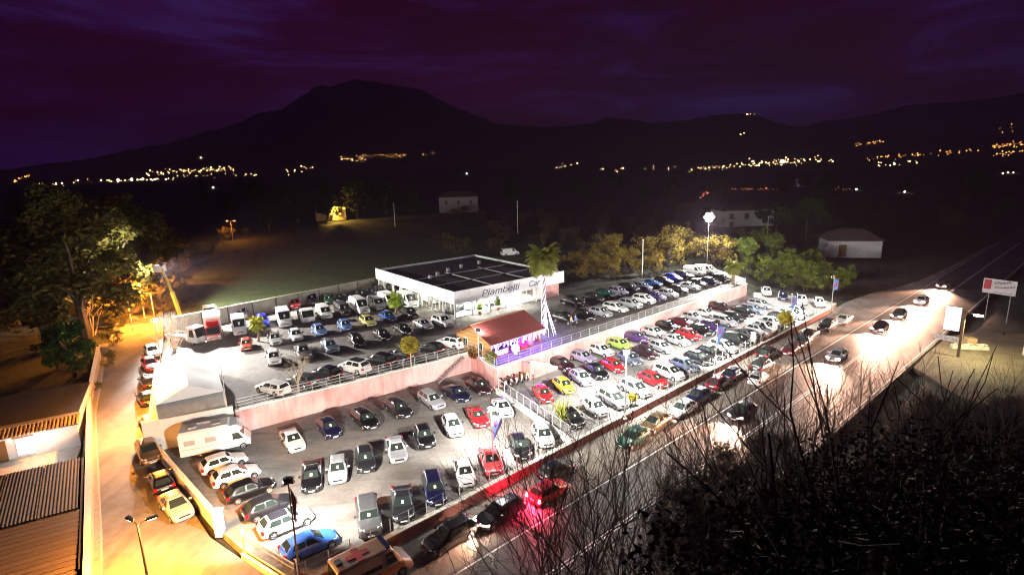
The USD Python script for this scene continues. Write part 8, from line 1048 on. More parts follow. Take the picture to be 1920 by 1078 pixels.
p = P['person2']; t = thing('person', 'person in a blue jacket standing beside the one in ochre', 'person', (p[0], p[1], 2.5), 130); person(t, M('blue_cloth', (.10, .17, .38), .8), M('dark_cloth'), M('hair_dark'))

# ------------------------------------------------------------------ lamps, poles, flags
STEEL = M('lamp_steel', (.35, .35, .34), .45, .5); PALE = M('pale_pole', (.66, .64, .58), .5); RUST = M('rust_pole', (.16, .09, .06), .6, noise=.3, nscale=6)
LW = emis('flood_face', (.93, .97, 1.0), 60.0); LO = emis('sodium_face', (1.0, .50, .14), 40.0)
def pole(t, h, r=.07, m=None): obj('pole', MB().tube([(0, 0, 0), (0, 0, h)], [r, r * .7], 8), m or STEEL, t, 40); obj('base_plate', MB().box((0, 0, .04), (.35, .35, .08)), m or STEEL, t)
def flood_pole(label, p, h, aims, power, flag=None, m=None, color=(1.0, .94, .86), cone=72, aimsz=None):
    t = thing('flood_light', label, 'lamp post', p); pole(t, h, .075, m)
    for k, (ax, ay) in enumerate(aims):
        d = V(ax - p[0], ay - p[1]); d /= np.linalg.norm(d); a = math.degrees(math.atan2(d[1], d[0]))
        hd = obj('lamp_head', MB().box((d[0] * .22, d[1] * .22, h + .12), (.22, .55, .42), a), BLK(), t)
        obj('lamp_face', MB().box((d[0] * .34, d[1] * .34, h + .10), (.02, .46, .34), a), LW, hd)
        lamp(t, 'flood_beam', (d[0] * .5, d[1] * .5, h + .1), power * FLOOD, color, aim=(ax - p[0], ay - p[1], -p[2] * .0), cone=cone, radius=.16)
    obj('cross_arm', MB().box((0, 0, h - .02), (.9, .06, .06), 42), m or STEEL, t)
    if flag:
        fm = M('flag_blue', (.10, .20, .50), .7, noise=.2)
        if flag == 'pennant':
            obj('red_emblem', MB().slab([(.2, -.045, h - 1.5), (.5, -.075, h - 1.3), (.48, -.07, h - .8), (.22, -.05, h - .9)], .012, .03), M('flag_red', (.40, .05, .12), .7), t)
            obj('pennant', MB().slab([(.08, -.02, h - .5), (.85, -.1, h - .55), (.10, .03, h - 3.0)], .01, .01).slab([(.85, -.1, h - .55), (.95, .05, h - 1.2), (.10, .03, h - 3.0)], .01, .01), fm, t)
        elif flag == 'folded':
            obj('pennant', MB().slab([(.08, 0, h - .3), (.45, -.15, h - 1.0), (.40, -.1, h - 1.6), (.09, 0, h - 3.4)], .015, .015), M('flag_brown', (.16, .06, .06), .8), t)
        else:
            obj('red_emblem', MB().slab([(.25, -.03, h - 1.7), (.6, -.05, h - 1.6), (.65, -.04, h - .9), (.25, -.02, h - 1.0)], .015, .03), M('flag_red', (.40, .05, .12), .7), t)
            obj('banner', MB().slab([(.10, 0, h - 2.3), (.75, -.05, h - 2.1), (.85, 0, h - .5), (.10, 0, h - .3)], .01, .01), fm, t)
            obj('banner_arm', MB().bar((0, 0, h - .28), (.9, 0, h - .28), .04, .04), STEEL, t)
    return t
t = flood_pole('rusty floodlight post with folded flag in front of the blue hatchback', tuple(P['P1']), 7.0, [(-13, 50), (-25, 50)], 18500, 'folded', RUST, cone=50)
lamp(t, 'gate_beam', (-.3, .2, 7.0), 1100, (1.0, .95, .84), aim=(-5.6, 4.6, 0), cone=40)
pass
t = flood_pole('floodlight post with blue pennant beside the red coupe', tuple(P['P2']), 5.9, [(-6, 60), (3, 58)], 12500, 'pennant', cone=62)
lamp(t, 'spill', (.3, -.3, 5.9), 600, (1, .97, .9))
t = flood_pole('white-topped floodlight post in the right lower lot near the fence', tuple(P['P3']), 7.3, [(12, 66), (22, 74)], 15000, None, PALE, cone=64)
lamp(t, 'spill', (.3, -.3, 7.2), 1500, (1, .97, .9))
flood_pole('floodlight post with blue pennant in the middle of the road fence', tuple(P['P4']), 6.8, [(25, 84), (34, 90)], 17000, 'pennant', cone=64)
flood_pole('floodlight post with blue pennant near the end row', tuple(P['P5']), 5.6, [(40, 98), (47, 100)], 11000, 'pennant')
flood_pole('floodlight post with a rectangular blue banner at the far fence end', tuple(P['P6']), 6.2, [(50, 104)], 4500, 'banner')
flood_pole('tall post with the dazzling cluster floodlight behind the upper right lot', tuple(P['flood']), 10.2, [(33, 105), (22, 94), (44, 108)], 34000, None, cone=50)
t = thing('flood_cluster', 'dazzling round lamp cluster on top of the tall rear post', 'lamp', (P['flood'][0], P['flood'][1], P['flood'][2] + 10.3))
pf = P['flood'][:2]; dv = -pf / np.linalg.norm(pf); an = math.degrees(math.atan2(dv[1], dv[0]))
obj('ring_frame', MB().box((0, 0, .9), (.12, 2.0, .1), an).box((0, 0, .9), (.12, .1, 2.0), an), BLK(), t)
for k in range(7):
    a_ = k * math.pi / 3; rr_ = 0 if k == 6 else .78; s_v = V(-dv[1], dv[0]) * rr_ * math.cos(a_); zz = .9 + rr_ * math.sin(a_); c0 = V(s_v[0], s_v[1], zz); d3 = V(dv[0], dv[1], -.25); d3 /= np.linalg.norm(d3)
    hd = obj('lamp_head', MB().tube([c0 - d3 * .18, c0, c0 + d3 * .12], [.2, .34, .38], 12), BLK(), t, 40)
    obj('lamp_face', MB().tube([c0 + d3 * .12, c0 + d3 * .14], .36, 12), emis('cluster_face', (.92, .96, 1.0), 300.0), hd)
lamp(t, 'spill', (dv[0] * 1.2, dv[1] * 1.2, .4), 9000, (.94, .97, 1.0), radius=.4)
t = flood_pole('slim floodlight post in the pale bare tree beside the tent', tuple(P['tentlamp']), 6.4, [(-34, 62), (-24, 66)], 17000, None, PALE, cone=46)
lamp(t, 'spill', (-.2, 0, 6.5), 420, (.95, .97, 1.0))
t = flood_pole('white lamp post in front of the wooden house gable', tuple(P['cablamp']), 3.6, [(-4.5, 73.5)], 1500, None, PALE, (1.0, .92, .80))
t = thing('tent_pole_light', 'slim white pole rising in front of the tent corner', 'pole', (-29.9, 55.0, 3.2)); obj('pole', MB().tube([(0, 0, 0), (0, 0, 4.3)], [.05, .035], 6), PALE, t); obj('finial', trimesh.creation.icosphere(1, .07).apply_translation([0, 0, 4.33]), PALE, t)
def street_lamp(label, p, h, heads, power, lit=True, m=None, arm=.9, color=(1.0, .33, .035)):
    t = thing('street_lamp', label, 'street lamp', p, group='street lamps'); pole(t, h, .08, m or PALE)
    for a in heads:
        d = V(math.cos(math.radians(a)), math.sin(math.radians(a)))
        obj('arm', MB().tube([(0, 0, h - .1), (d[0] * arm, d[1] * arm, h + .12)], .035, 6), m or PALE, t)
        q = d * (arm + .3); hd = obj('lamp_head', MB().add(m3.Manifold.hull_points(np.array([(q[0] + x * d[0] - y * d[1], q[1] + x * d[1] + y * d[0], h + z) for x, y, z in ((-.38, .1, .05), (-.38, -.1, .05), (.38, .16, .1), (.38, -.16, .1), (-.3, .08, .2), (-.3, -.08, .2), (.3, .1, .26), (.3, -.1, .26))]))), M('lamp_shell', (.05, .045, .04), .5) if lit == 'dark' else (m or PALE), t, 30)
        obj('lamp_glass', MB().box((q[0], q[1], h + .04), (.5, .2, .04), a), LO, hd)
        lamp(t, 'sodium_light', (q[0], q[1], h - .08), power, color, aim=(q[0], q[1], 0), cone=125, radius=.14, soft=.7)
    return t
street_lamp('dark twin-headed street lamp over the near end of the side street', tuple(P['twin']), 4.3, [150, 35], 3200, 'dark', M('lamp_shell', (.05, .045, .04), .5), .55, (1.0, .36, .05))
street_lamp('tall pale street lamp beside the parked cars and the tent', tuple(P['lampS']), 5.9, [165], 8500)
street_lamp('pale street lamp standing at the far bend of the side street under the trees', tuple(P['lampT']), 6.0, [185], 9000)
street_lamp('orange street lamp hidden by the big trees half way up the street', (-63.5, 95, 2.2), 6.2, [190], 11000)
street_lamp('white-painted street lamp at the top left corner of the upper lot', tuple(P['leftpole']), 5.6, [190], 6000)
street_lamp('second white-painted street lamp just left of the first', (P['leftpole2'][0] - 1.6, P['leftpole2'][1] - 3, 2.0), 6.0, [190], 6000)
street_lamp('orange street lamp at the field corner with a side arm', tuple(P['poleF']), 6.5, [185, 20], 1000)
for n_, h, lab in (('pole970', 11, 'thin pale utility pole standing in the dark orchard'), ('pole1203', 8, 'thin pale lamp pole behind the upper right hedge'), ('pole740', 9.5, 'dim utility pole at the field edge behind the showroom'), ('pole1438', 8, 'thin pale utility pole among the green bushes on the right')):
    t = thing('utility_pole', lab, 'pole', tuple(P[n_])); obj('pole', MB().tube([(0, 0, 0), (0, 0, h)], [.14, .09], 8), PALE, t); obj('cap', MB().box((0, 0, h), (.3, .3, .18)), PALE, t)

# yellow work platform boom
bp_ = P['boom']; t = thing('boom_lift', 'yellow boom lift raised with a white work basket at its top', 'boom lift', tuple(bp_))
YEL = M('boom_yellow', (.70, .52, .04), .45)
obj('turret', MB().box((0, 0, 1.0), (1.1, 1.1, 1.6)), YEL, t)
e_ = V(-2.4, 1.0)
lower = obj('lower_boom', MB().bar((0, 0, 1.5), (e_[0] * .42, e_[1] * .42, 5.6), .42, .46), YEL, t)
obj('upper_boom', MB().bar((e_[0] * .42, e_[1] * .42, 5.4), (e_[0], e_[1], 9.4), .28, .3), YEL, t)
bk = obj('basket', MB().box((e_[0] - .6, e_[1], 9.3), (1.5, .08, 1.1)).box((e_[0] - .6, e_[1] + .9, 9.3), (1.5, .06, 1.1)).box((e_[0] - 1.33, e_[1] + .45, 9.3), (.06, .9, 1.1)).box((e_[0] + .12, e_[1] + .45, 9.3), (.06, .9, 1.1)).box((e_[0] - .6, e_[1] + .45, 8.78), (1.5, .9, .06)), M('basket_white', (.74, .74, .72), .5), t)
obj('floodlight', MB().box((e_[0] + .1, e_[1] - .2, 9.95), (.3, .4, .3)), BLK(), bk)
lamp(t, 'flood_beam', (e_[0] + .5, e_[1] - .8, 9.9), 120000 * FLOOD, (1.0, .95, .88), aim=(28, -12, -9), cone=48, radius=.2)
lamp(t, 'flood_beam', (e_[0] + .2, e_[1] + 1.2, 10.1), 85000 * FLOOD, (.95, 1.0, .85), aim=(18, 30, 0), cone=50, radius=.2)
lamp(t, 'flood_beam', (e_[0] - .4, e_[1] + 1.2, 10.1), 42000 * FLOOD, (1.0, .92, .72), aim=(-26, 8, 9), cone=38, radius=.2)
lamp(t, 'flood_beam', (e_[0] + .3, e_[1] - .9, 9.9), 50000 * FLOOD, (.95, .97, 1.0), aim=(20, -24, 1), cone=30, radius=.2)

# roadside totem and hoarding
p = P['totem']; t = thing('lit_totem', 'tall glowing white sign with a small red-lettered board at the forecourt', 'sign', tuple(p), -50)
obj('post', MB().box((.25, 0, 3.2), (.32, .3, 6.6)), M('totem_post', (.14, .08, .05), .6), t)
pn = obj('sign_box', MB().box((-.92, 0, 5.2), (1.75, .36, 3.3)), M('white_steel'), t); obj('lit_face', MB().box((-.92, -.2, 5.2), (1.62, .03, 3.15)), emis('totem_face', (1.0, .97, .88), 9.0), pn); obj('lit_face', MB().box((-.92, .2, 5.2), (1.62, .03, 3.15)), emis('totem_face', (1, 1, 1), 1), pn)
bd = obj('name_board', MB().box((-1.3, -.02, 2.35), (3.0, .2, .72)), M('white_steel'), t)
rg = random.Random(14); sc_ = MB(); x_ = -2.6
for k in range(15):          # worn lettering, too faded to read
    w = rg.uniform(.08, .17); hh = rg.uniform(.16, .3)
    if k not in (5, 9):
        sc_.box((x_, -.13, 2.33 + hh / 2 - .12), (.035, .03, hh))
        if k % 2: sc_.box((x_ + w / 2 + .02, -.13, 2.33 + hh - .14), (w, .03, .035))
        if k % 3: sc_.box((x_ + w / 2 + .02, -.13, 2.33 - .10), (w, .03, .035))
    x_ += w + .06
obj('board_text', sc_, M('sign_red', (.30, .05, .06), .6), bd)
arm = obj('lamp_arm', MB().bar((.25, 0, 6.3), (1.6, 0, 6.2), .1, .12), M('totem_post'), t); obj('lamp_head', MB().box((1.7, 0, 6.1), (1.0, .5, .22)), emis('green_lamp', (.85, 1.0, .45), 30.0), arm)
lamp(t, 'forecourt_light', (1.7, 0, 5.8), 2200, (.95, .85, .50), aim=(1.7, 0, 0), cone=70)
p = P['board']; bd_ = V(79, 89.5); t = thing('hoarding', 'white billboard with a red block and dark script by the road', 'sign', (*bd_, -.6), -55)
for s in (-1.2, 1.6): obj('leg', MB().tube([(s, 0, 0), (s, 0, 4.6)], .07, 6), STEEL, t)
fc = obj('panel', MB().box((0, 0, 5.75), (4.3, .12, 2.4)), M('board_white', (.62, .58, .60), .6, noise=.05), t)
obj('red_block', MB().box((-1.55, -.07, 6.0), (.95, .03, 1.6)), M('board_red', (.42, .03, .04), .6), fc)
sc_ = MB()
for y0_, x0_, n_, a_ in ((6.25, -.75, 34, .26), (5.55, -.6, 40, .2)):   # flowing script, illegible as in the photograph
    pts = [(x0_ + k * .066 + .12 * math.sin(k * 1.1), -.10, y0_ + (k * .012) + a_ * math.sin(k * 1.35) * (.6 + .4 * math.sin(k * .7))) for k in range(n_)]
    sc_.tube(pts, .032, 4)
obj('script', sc_, M('script_dark', (.03, .04, .04), .6), fc); obj('caption_line', MB().box((.55, -.07, 4.85), (2.4, .03, .09)), M('script_grey', (.2, .2, .2), .6), fc)
# forecourt things
t = thing('stone_planter', 'long pale stone trough of rubble at the foot of the glowing sign', 'planter', (*rd(26.5, -9.8)[:2], -.42), -15)
obj('trough', MB().box((0, 0, .22), (4.4, .9, .44)), M('pale_stone', (.50, .46, .36), .9, noise=.3, nscale=4), t)
rg = random.Random(4)
for k in range(12): obj('stone', MB().add(m3.Manifold.hull_points(np.array([(rg.uniform(-.28, .28) - 1.9 + k * .34, rg.uniform(-.3, .3), .5 + rg.uniform(-.1, .28)) for _ in range(9)]))), M('pale_stone'), t)
for k, (dx, dy, lab) in enumerate(((-.6, 1.6, 'smaller wooden crate behind the pale stone trough'), (1.2, 1.5, 'larger wooden crate behind the pale stone trough'))):
    q = rd(26.5, -9.8)[:2] + V(dx, dy); t = thing('wooden_crate', lab, 'crate', (*q, -.42), -15); s = .9 + .25 * k
    obj('crate_body', MB().box((0, 0, s / 2), (s, s, s)), M('crate_tan', (.34, .24, .12), .8, noise=.2), t)
    for q in range(4): obj('slat', MB().box((0, -s / 2 - .02, s * (q + .5) / 4), (s + .06, .03, s / 4 - .04)), M('crate_slat', (.40, .28, .14), .8), t)
t = thing('forecourt_gate', 'weathered white gate standing open beyond the forecourt', 'gate')
a_, b_ = V(69.5, 73.2), V(80.5, 85.0)
for k in range(16): obj('gate_slat', MB().bar([*(a_ + (b_ - a_) * (k + .1) / 16), .55 + .02 * k], [*(a_ + (b_ - a_) * (k + .85) / 16), .55 + .02 * k], .06, 1.5), M('gate_white', (.40, .36, .33), .7, noise=.2), t)
for p in (a_, b_): obj('gate_post', MB().box([*p, .8], (.25, .25, 2.6)), M('gate_white'), t)
# brown yard gate of the right lower lot
t = thing('sliding_gate', 'dark brown slatted gate in the road wall of the right lower lot', 'gate')
for k in range(14): obj('gate_slat', MB().box([*(V(36.4, 79.0) + V(.743, .669) * k * .36), .55], (.3, .06, 1.5), 42), M('gate_brown', (.10, .045, .03), .7), t)
for k in (0, 1):
    q = V(34.6, 78.3) + V(.743, .669) * k * 7.2; t = thing('gate_pillar', ('white square pillar left of the brown gate', 'white square pillar right of the brown gate')[k], 'pillar', (*q, .3)); obj('shaft', MB().box((0, 0, .8), (.5, .5, 2.0)), M('white_render'), t); obj('cap', MB().box((0, 0, 1.85), (.62, .62, .1)), CAPM, t)

# ------------------------------------------------------------------ far houses
def house(label, p, w, d, h, rh, rz, wallm, roofm_, wins, lit=None):
    t = thing('far_house', label, 'house', tuple(p), rz)
    obj('wall', MB().box((0, 0, h / 2), (w, d, h)), wallm, t)
    r = m3.Manifold.hull_points(np.array([(s * (w / 2 + .5), q * (d / 2 + .5), h) for s in (-1, 1) for q in (-1, 1)] + [(s * (w / 2 + .5), q * (d / 2 + .5), h + .15) for s in (-1, 1) for q in (-1, 1)] + [(s * (w / 2 - d * .35), 0, h + rh) for s in (-1, 1)]))
    obj('roof', MB().add(r), roofm_, t)
    for x, z, ww, hh in wins:
        f = obj('window', MB().box((x, -d / 2 - .03, z), (ww + .2, .08, hh + .2)), M('window_frame', (.45, .38, .30), .7), t); obj('pane', MB().box((x, -d / 2 - .08, z), (ww, .04, hh)), lit or M('shutter_brown', (.16, .08, .04), .7), f)
    return t
RT = M('dark_tile_roof', (.09, .05, .045), .9, noise=.3)
FW_ = M('far_white', (.62, .60, .58), .85, noise=.1)
house('long white two-storey house with brown shutters beyond the floodlight', P['whitehouse'], 19, 9, 6.2, 2.0, 4, FW_, RT, [(-6, 4.2, 1.6, 1.9), (-.5, 4.2, 1.4, 1.9), (6.8, 4.0, 1.5, 2.2), (-6, 1.6, 1.2, 1.6)])
house('grey-white barn with a dark door beyond the green bushes', P['barn'], 12.5, 9, 4.4, 2.6, -12, M('far_grey', (.48, .46, .46), .9, noise=.2), RT, [(-3, 1.9, 1.8, 3.0)])
house('dim violet-grey villa behind the dark orchard', P['villa'], 19, 10, 7.5, 2.5, 0, M('far_violet', (.30, .26, .32), .9), RT, [(-6, 5, 1.5, 2), (0, 5, 1.5, 2), (6, 5, 1.5, 2)])
t = house('house with an orange-lit front between the dark trees', P['yhouse'], 13, 8, 6.0, 2.0, 15, M('far_ochre', (.55, .42, .22), .9), RT, [(-3, 4, 1.2, 1.5), (3, 4, 1.2, 1.5)])
lamp(t, 'porch_lamp', (1.0, -6.5, 5.0), 9000, (1.0, .58, .10))
t = house('small house lit orange beside a far pole', (P['yhouse'][0] + 55, P['yhouse'][1] + 30, 2.2), 7, 6, 6.5, 1.5, 0, M('far_ochre'), RT, [(0, 4, 1.2, 1.5)]); lamp(t, 'porch_lamp', (0, -5, 6), 14000, (1.0, .50, .08))
t = thing('church', 'small floodlit white church with a bell tower on the plain', 'church', (float(BEACONS[11][0]), float(BEACONS[11][1]), float(BEACONS[11][2]) - 1), scale=(.5, .5, .5))
obj('nave', MB().box((4, 0, 3), (10, 7, 6)), FW_, t); obj('tower', MB().box((-3, 0, 6.5), (3.2, 3.2, 13)), FW_, t); obj('spire', MB().box((-3, 0, 14.2), (3.4, 3.4, 2.4), 0, .1), RT, t)
obj('nave_roof', MB().add(m3.Manifold.hull_points(np.array([(x, y, z) for x in (-1.2, 9.2) for y, z in ((-3.8, 6), (3.8, 6), (0, 8.4))]))), RT, t)
lamp(t, 'church_flood', (1, -12, 1.0), 5000, (1, .95, .85))

# ------------------------------------------------------------------ vegetation
rng = np.random.default_rng(21)
def grow(p, d, L, r, depth, rg, out, spread=.55, up=.12, sides=4, kids=(2, 4), shrink=.72, tips=None):
    n = 3 if depth > 1 else 2; pts = [p]; dd = d
    for _ in range(n):
        dd = dd + rg.normal(0, .10, 3) + [0, 0, up * .3]; dd /= np.linalg.norm(dd); pts.append(pts[-1] + dd * L / n)
    out.tube(pts, np.linspace(r, r * .62, n + 1), sides if depth > 2 else 3, False)
    if depth == 0:
        if tips is not None: tips.append(pts[-1])
        return
    for _ in range(rg.integers(*kids) if depth > 0 else 0):
        e = dd + rg.normal(0, spread, 3) + [0, 0, up]; e /= np.linalg.norm(e); at_ = pts[-1] if rg.random() < .55 else pts[-2] + (pts[-1] - pts[-2]) * rg.random()
        grow(at_, e, L * shrink * rg.uniform(.8, 1.15), r * .58, depth - 1, rg, out, spread, up, sides, kids, shrink, tips)
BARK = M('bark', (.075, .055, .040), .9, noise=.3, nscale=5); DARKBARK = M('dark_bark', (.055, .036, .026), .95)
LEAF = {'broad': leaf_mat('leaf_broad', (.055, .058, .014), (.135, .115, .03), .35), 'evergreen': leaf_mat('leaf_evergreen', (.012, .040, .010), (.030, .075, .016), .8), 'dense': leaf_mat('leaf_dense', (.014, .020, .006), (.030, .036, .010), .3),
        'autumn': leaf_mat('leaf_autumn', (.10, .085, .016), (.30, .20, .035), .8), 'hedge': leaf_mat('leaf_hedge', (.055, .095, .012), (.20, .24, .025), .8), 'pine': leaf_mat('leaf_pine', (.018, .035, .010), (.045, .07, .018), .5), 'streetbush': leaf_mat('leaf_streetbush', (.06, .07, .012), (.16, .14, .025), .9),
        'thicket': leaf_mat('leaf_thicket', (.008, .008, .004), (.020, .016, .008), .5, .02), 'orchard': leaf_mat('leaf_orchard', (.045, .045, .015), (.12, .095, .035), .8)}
def tree_proto(kind, t, seed):
    rg = np.random.default_rng(seed); mb = MB(); C = []
    if kind == 'bare':
        b = MB(); e = np.array([rg.normal(0, .3), rg.normal(0, .3), 4.2]); mb.tube([(0, 0, -.6), e / 2 + rg.normal(0, .08, 3), e], [.085, .07, .055], 7)
        for q in range(6):
            f = np.array([rg.normal(0, .34), rg.normal(0, .34), 1.0]); f /= np.linalg.norm(f); grow(e * (1 - .6 * rg.random() * (q > 0)), f, 3.0, .036, 4, rg, b, .33, .14, 4, (2, 4), .72)
        obj('trunk', mb, DARKBARK, t, 50); obj('branches', b, DARKBARK, t); return
    if kind == 'ivy':
        mb.tube([(0, 0, -.6), (.1, .1, 4), (0, 0, 9.4)], [.16, .12, .03], 6); b = MB()
        for _ in range(46):
            a = rg.uniform(0, 6.28); z = rg.uniform(.06, .95); R = 2.3 * (1 - .55 * z) * (.5 + .5 * rg.random()); C.append((R * math.cos(a), R * math.sin(a), z * 10, rg.uniform(.35, .85)))
            b.tube([(0, 0, z * 10 - .8), (R * math.cos(a), R * math.sin(a), z * 10)], [.03, .012], 3, False)
        for _ in range(40):
            a = rg.uniform(0, 6.28); z = rg.uniform(3, 9); q = np.array([1.6 * math.cos(a), 1.6 * math.sin(a), z]); grow(np.array([0, 0, z - 1.]), np.array([math.cos(a), math.sin(a), 1.1]) / 1.5, 1.5, .02, 2, rg, b, .4, .2, 3, (2, 4), .7)
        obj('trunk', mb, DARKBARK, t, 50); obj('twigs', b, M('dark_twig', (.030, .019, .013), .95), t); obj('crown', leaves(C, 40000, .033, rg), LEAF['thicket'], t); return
    if kind == 'thicket':
        b = MB()
        for q in range(9):
            f = np.array([rg.normal(0, .5), rg.normal(0, .5), 1.0]); f /= np.linalg.norm(f); o_ = np.array([rg.normal(0, .5), rg.normal(0, .5), -.5]); mb.tube([o_, o_ + f * 2.2], [.07, .05], 5); grow(o_ + f * 2.0, f, 2.6, .04, 4, rg, b, .50, .10, 3, (3, 5), .74, C)
        C = [(*p_, rg.uniform(.35, .7)) for p_ in C[::3]]
        obj('trunk', mb, DARKBARK, t, 50); obj('twigs', b, M('dark_twig', (.030, .019, .013), .95), t)
        return
    if kind in ('broad', 'dense', 'evergreen'):
        mb.tube([(0, 0, -.5), (.1, 0, 2.5), (.0, .15, 5)], [.38, .30, .22], 7)
        for q in range(9):
            a = q * 2.4 + rg.uniform(0, .5); hgt = rg.uniform(.35, .8) * 10; L = rg.uniform(1.8, 3.6)
            e = np.array([math.cos(a) * L, math.sin(a) * L, hgt + rg.uniform(.5, 2)]); mb.tube([(0, .1, min(4.6, 2.5 + q * .3)), e * [.5, .5, 1] - [0, 0, 1], e], [.15, .09, .04], 5)
        for _ in range(38):
            a = rg.uniform(0, 6.28); z = rg.uniform(.22, .95); R = 3.7 * math.sin(math.pi * min(.97, z * .85 + .12)) ** .7; rr_ = R * math.sqrt(rg.random()); C.append((rr_ * math.cos(a), rr_ * math.sin(a), z * 10, rg.uniform(.7, 1.45)))
        n, s = (5200, .26) if kind != 'dense' else (3600, .32)
    elif kind == 'pine':
        mb.tube([(0, 0, -.5), (0, .1, 4), (0, 0, 9)], [.28, .2, .1], 6)
        for _ in range(24):
            a = rg.uniform(0, 6.28); z = rg.uniform(.55, .98); R = 4.6 * math.sin(math.pi * min(.98, (z - .5) * 1.6 + .15)); rr_ = R * math.sqrt(rg.random()); C.append((rr_ * math.cos(a), rr_ * math.sin(a), z * 10, rg.uniform(.8, 1.4)))
        n, s = 3800, .26
    else:
        tips = []
        for q in range(6):
            d = np.array([rg.normal(0, .5), rg.normal(0, .5), 1.0]); d /= np.linalg.norm(d); grow(np.array([rg.normal(0, .25), rg.normal(0, .25), -.3]), d, 3.4, .13, 3, rg, mb, .5, .25, 4, (2, 4), .74, tips)
        for q in tips[::2]: C.append((*(q * [1, 1, .92]), rg.uniform(.55, 1.1)))
        for _ in range(12): C.append((rg.normal(0, 1.6), rg.normal(0, 1.6), rg.uniform(1.0, 5), rg.uniform(.7, 1.3)))
        n, s = (2600, .20) if kind != 'orchard' else (900, .26)
        if kind == 'hedge': n = 3600
    obj('trunk', mb, BARK, t, 50); obj('crown', leaves(C, n, s, rg), LEAF[kind], t)
TLAB = {'broad': 'tall leafy tree in the big group left of the street', 'evergreen': 'dark green bushy tree above the black roof by the street', 'dense': 'dark unlit tree in the night beyond the lots', 'autumn': 'yellow-brown tree in the hedge behind the upper right lot',
        'hedge': 'bright green tree behind the end row of the right lot', 'pine': 'rounded pine tree beside the white house', 'streetbush': 'orange-lit bush along the side street or field corner', 'bare': 'bare twiggy tree in the dark thicket on the near side of the road', 'ivy': 'dense ivy-dark tree in the unlit mass at the lower right corner', 'thicket': 'dark twiggy shrub tree in the unlit thicket at the lower right', 'orchard': 'small dim tree in the dark orchard behind the showroom'}
TNAME = {'broad': 'street_tree', 'evergreen': 'evergreen_tree', 'dense': 'dark_tree', 'autumn': 'hedge_tree', 'hedge': 'green_tree', 'pine': 'pine_tree', 'streetbush': 'bush', 'bare': 'bare_tree', 'thicket': 'thicket_tree', 'ivy': 'ivy_tree', 'orchard': 'orchard_tree'}
TREF = {'broad': 10.5, 'evergreen': 10.5, 'dense': 10.5, 'thicket': 14.0, 'ivy': 10.2, 'bare': 10.5, 'pine': 10.5, 'autumn': 8.5, 'hedge': 8.5, 'streetbush': 8.5, 'orchard': 8.5}
_tp = {}; cnt = {}
_by = {}
for k_, T_ in enumerate(TREES): _by.setdefault(T_[0], []).append((math.atan2(T_[1], T_[2]), k_))
ORDW = 'first second third fourth fifth sixth seventh eighth ninth tenth eleventh twelfth'.split()
for kk, l_ in _by.items():
    if len(l_) <= 12:
        for r_, (_, k_) in enumerate(sorted(l_)):
            w_ = TLAB[kk] + ', ' + ('leftmost' if r_ == 0 else 'rightmost' if r_ == len(l_) - 1 else ORDW[r_] + ' from left'); TREES[k_] = (*TREES[k_][:5], w_)
rgt = random.Random(77)
for kind, x, y, z, h, lab in TREES:
    i = cnt.get(kind, 0); cnt[kind] = i + 1
    nv = 5 if kind == 'bare' else 3 if kind in ('broad', 'autumn', 'hedge', 'dense') else 2
    s = h / TREF[kind]; sc = (s * rgt.uniform(.85, 1.2), s * rgt.uniform(.85, 1.2), s); rz = rgt.uniform(0, 360); key = (kind, i % nv)
    if key not in _tp:
        t = thing(TNAME[kind], lab or TLAB[kind], 'bush' if kind == 'streetbush' else 'tree', (x, y, z - .15), rz, TNAME[kind].replace('_', ' ') + ('es' if kind == 'streetbush' else 's') + ' of one kind', scale=sc); tree_proto(kind, t, 100 + 7 * len(_tp)); _tp[key] = t
    else: copy(_tp[key], TNAME[kind], lab or TLAB[kind], (x, y, z - .15), rz, TNAME[kind].replace('_', ' ') + ('es' if kind == 'streetbush' else 's') + ' of one kind', sc)

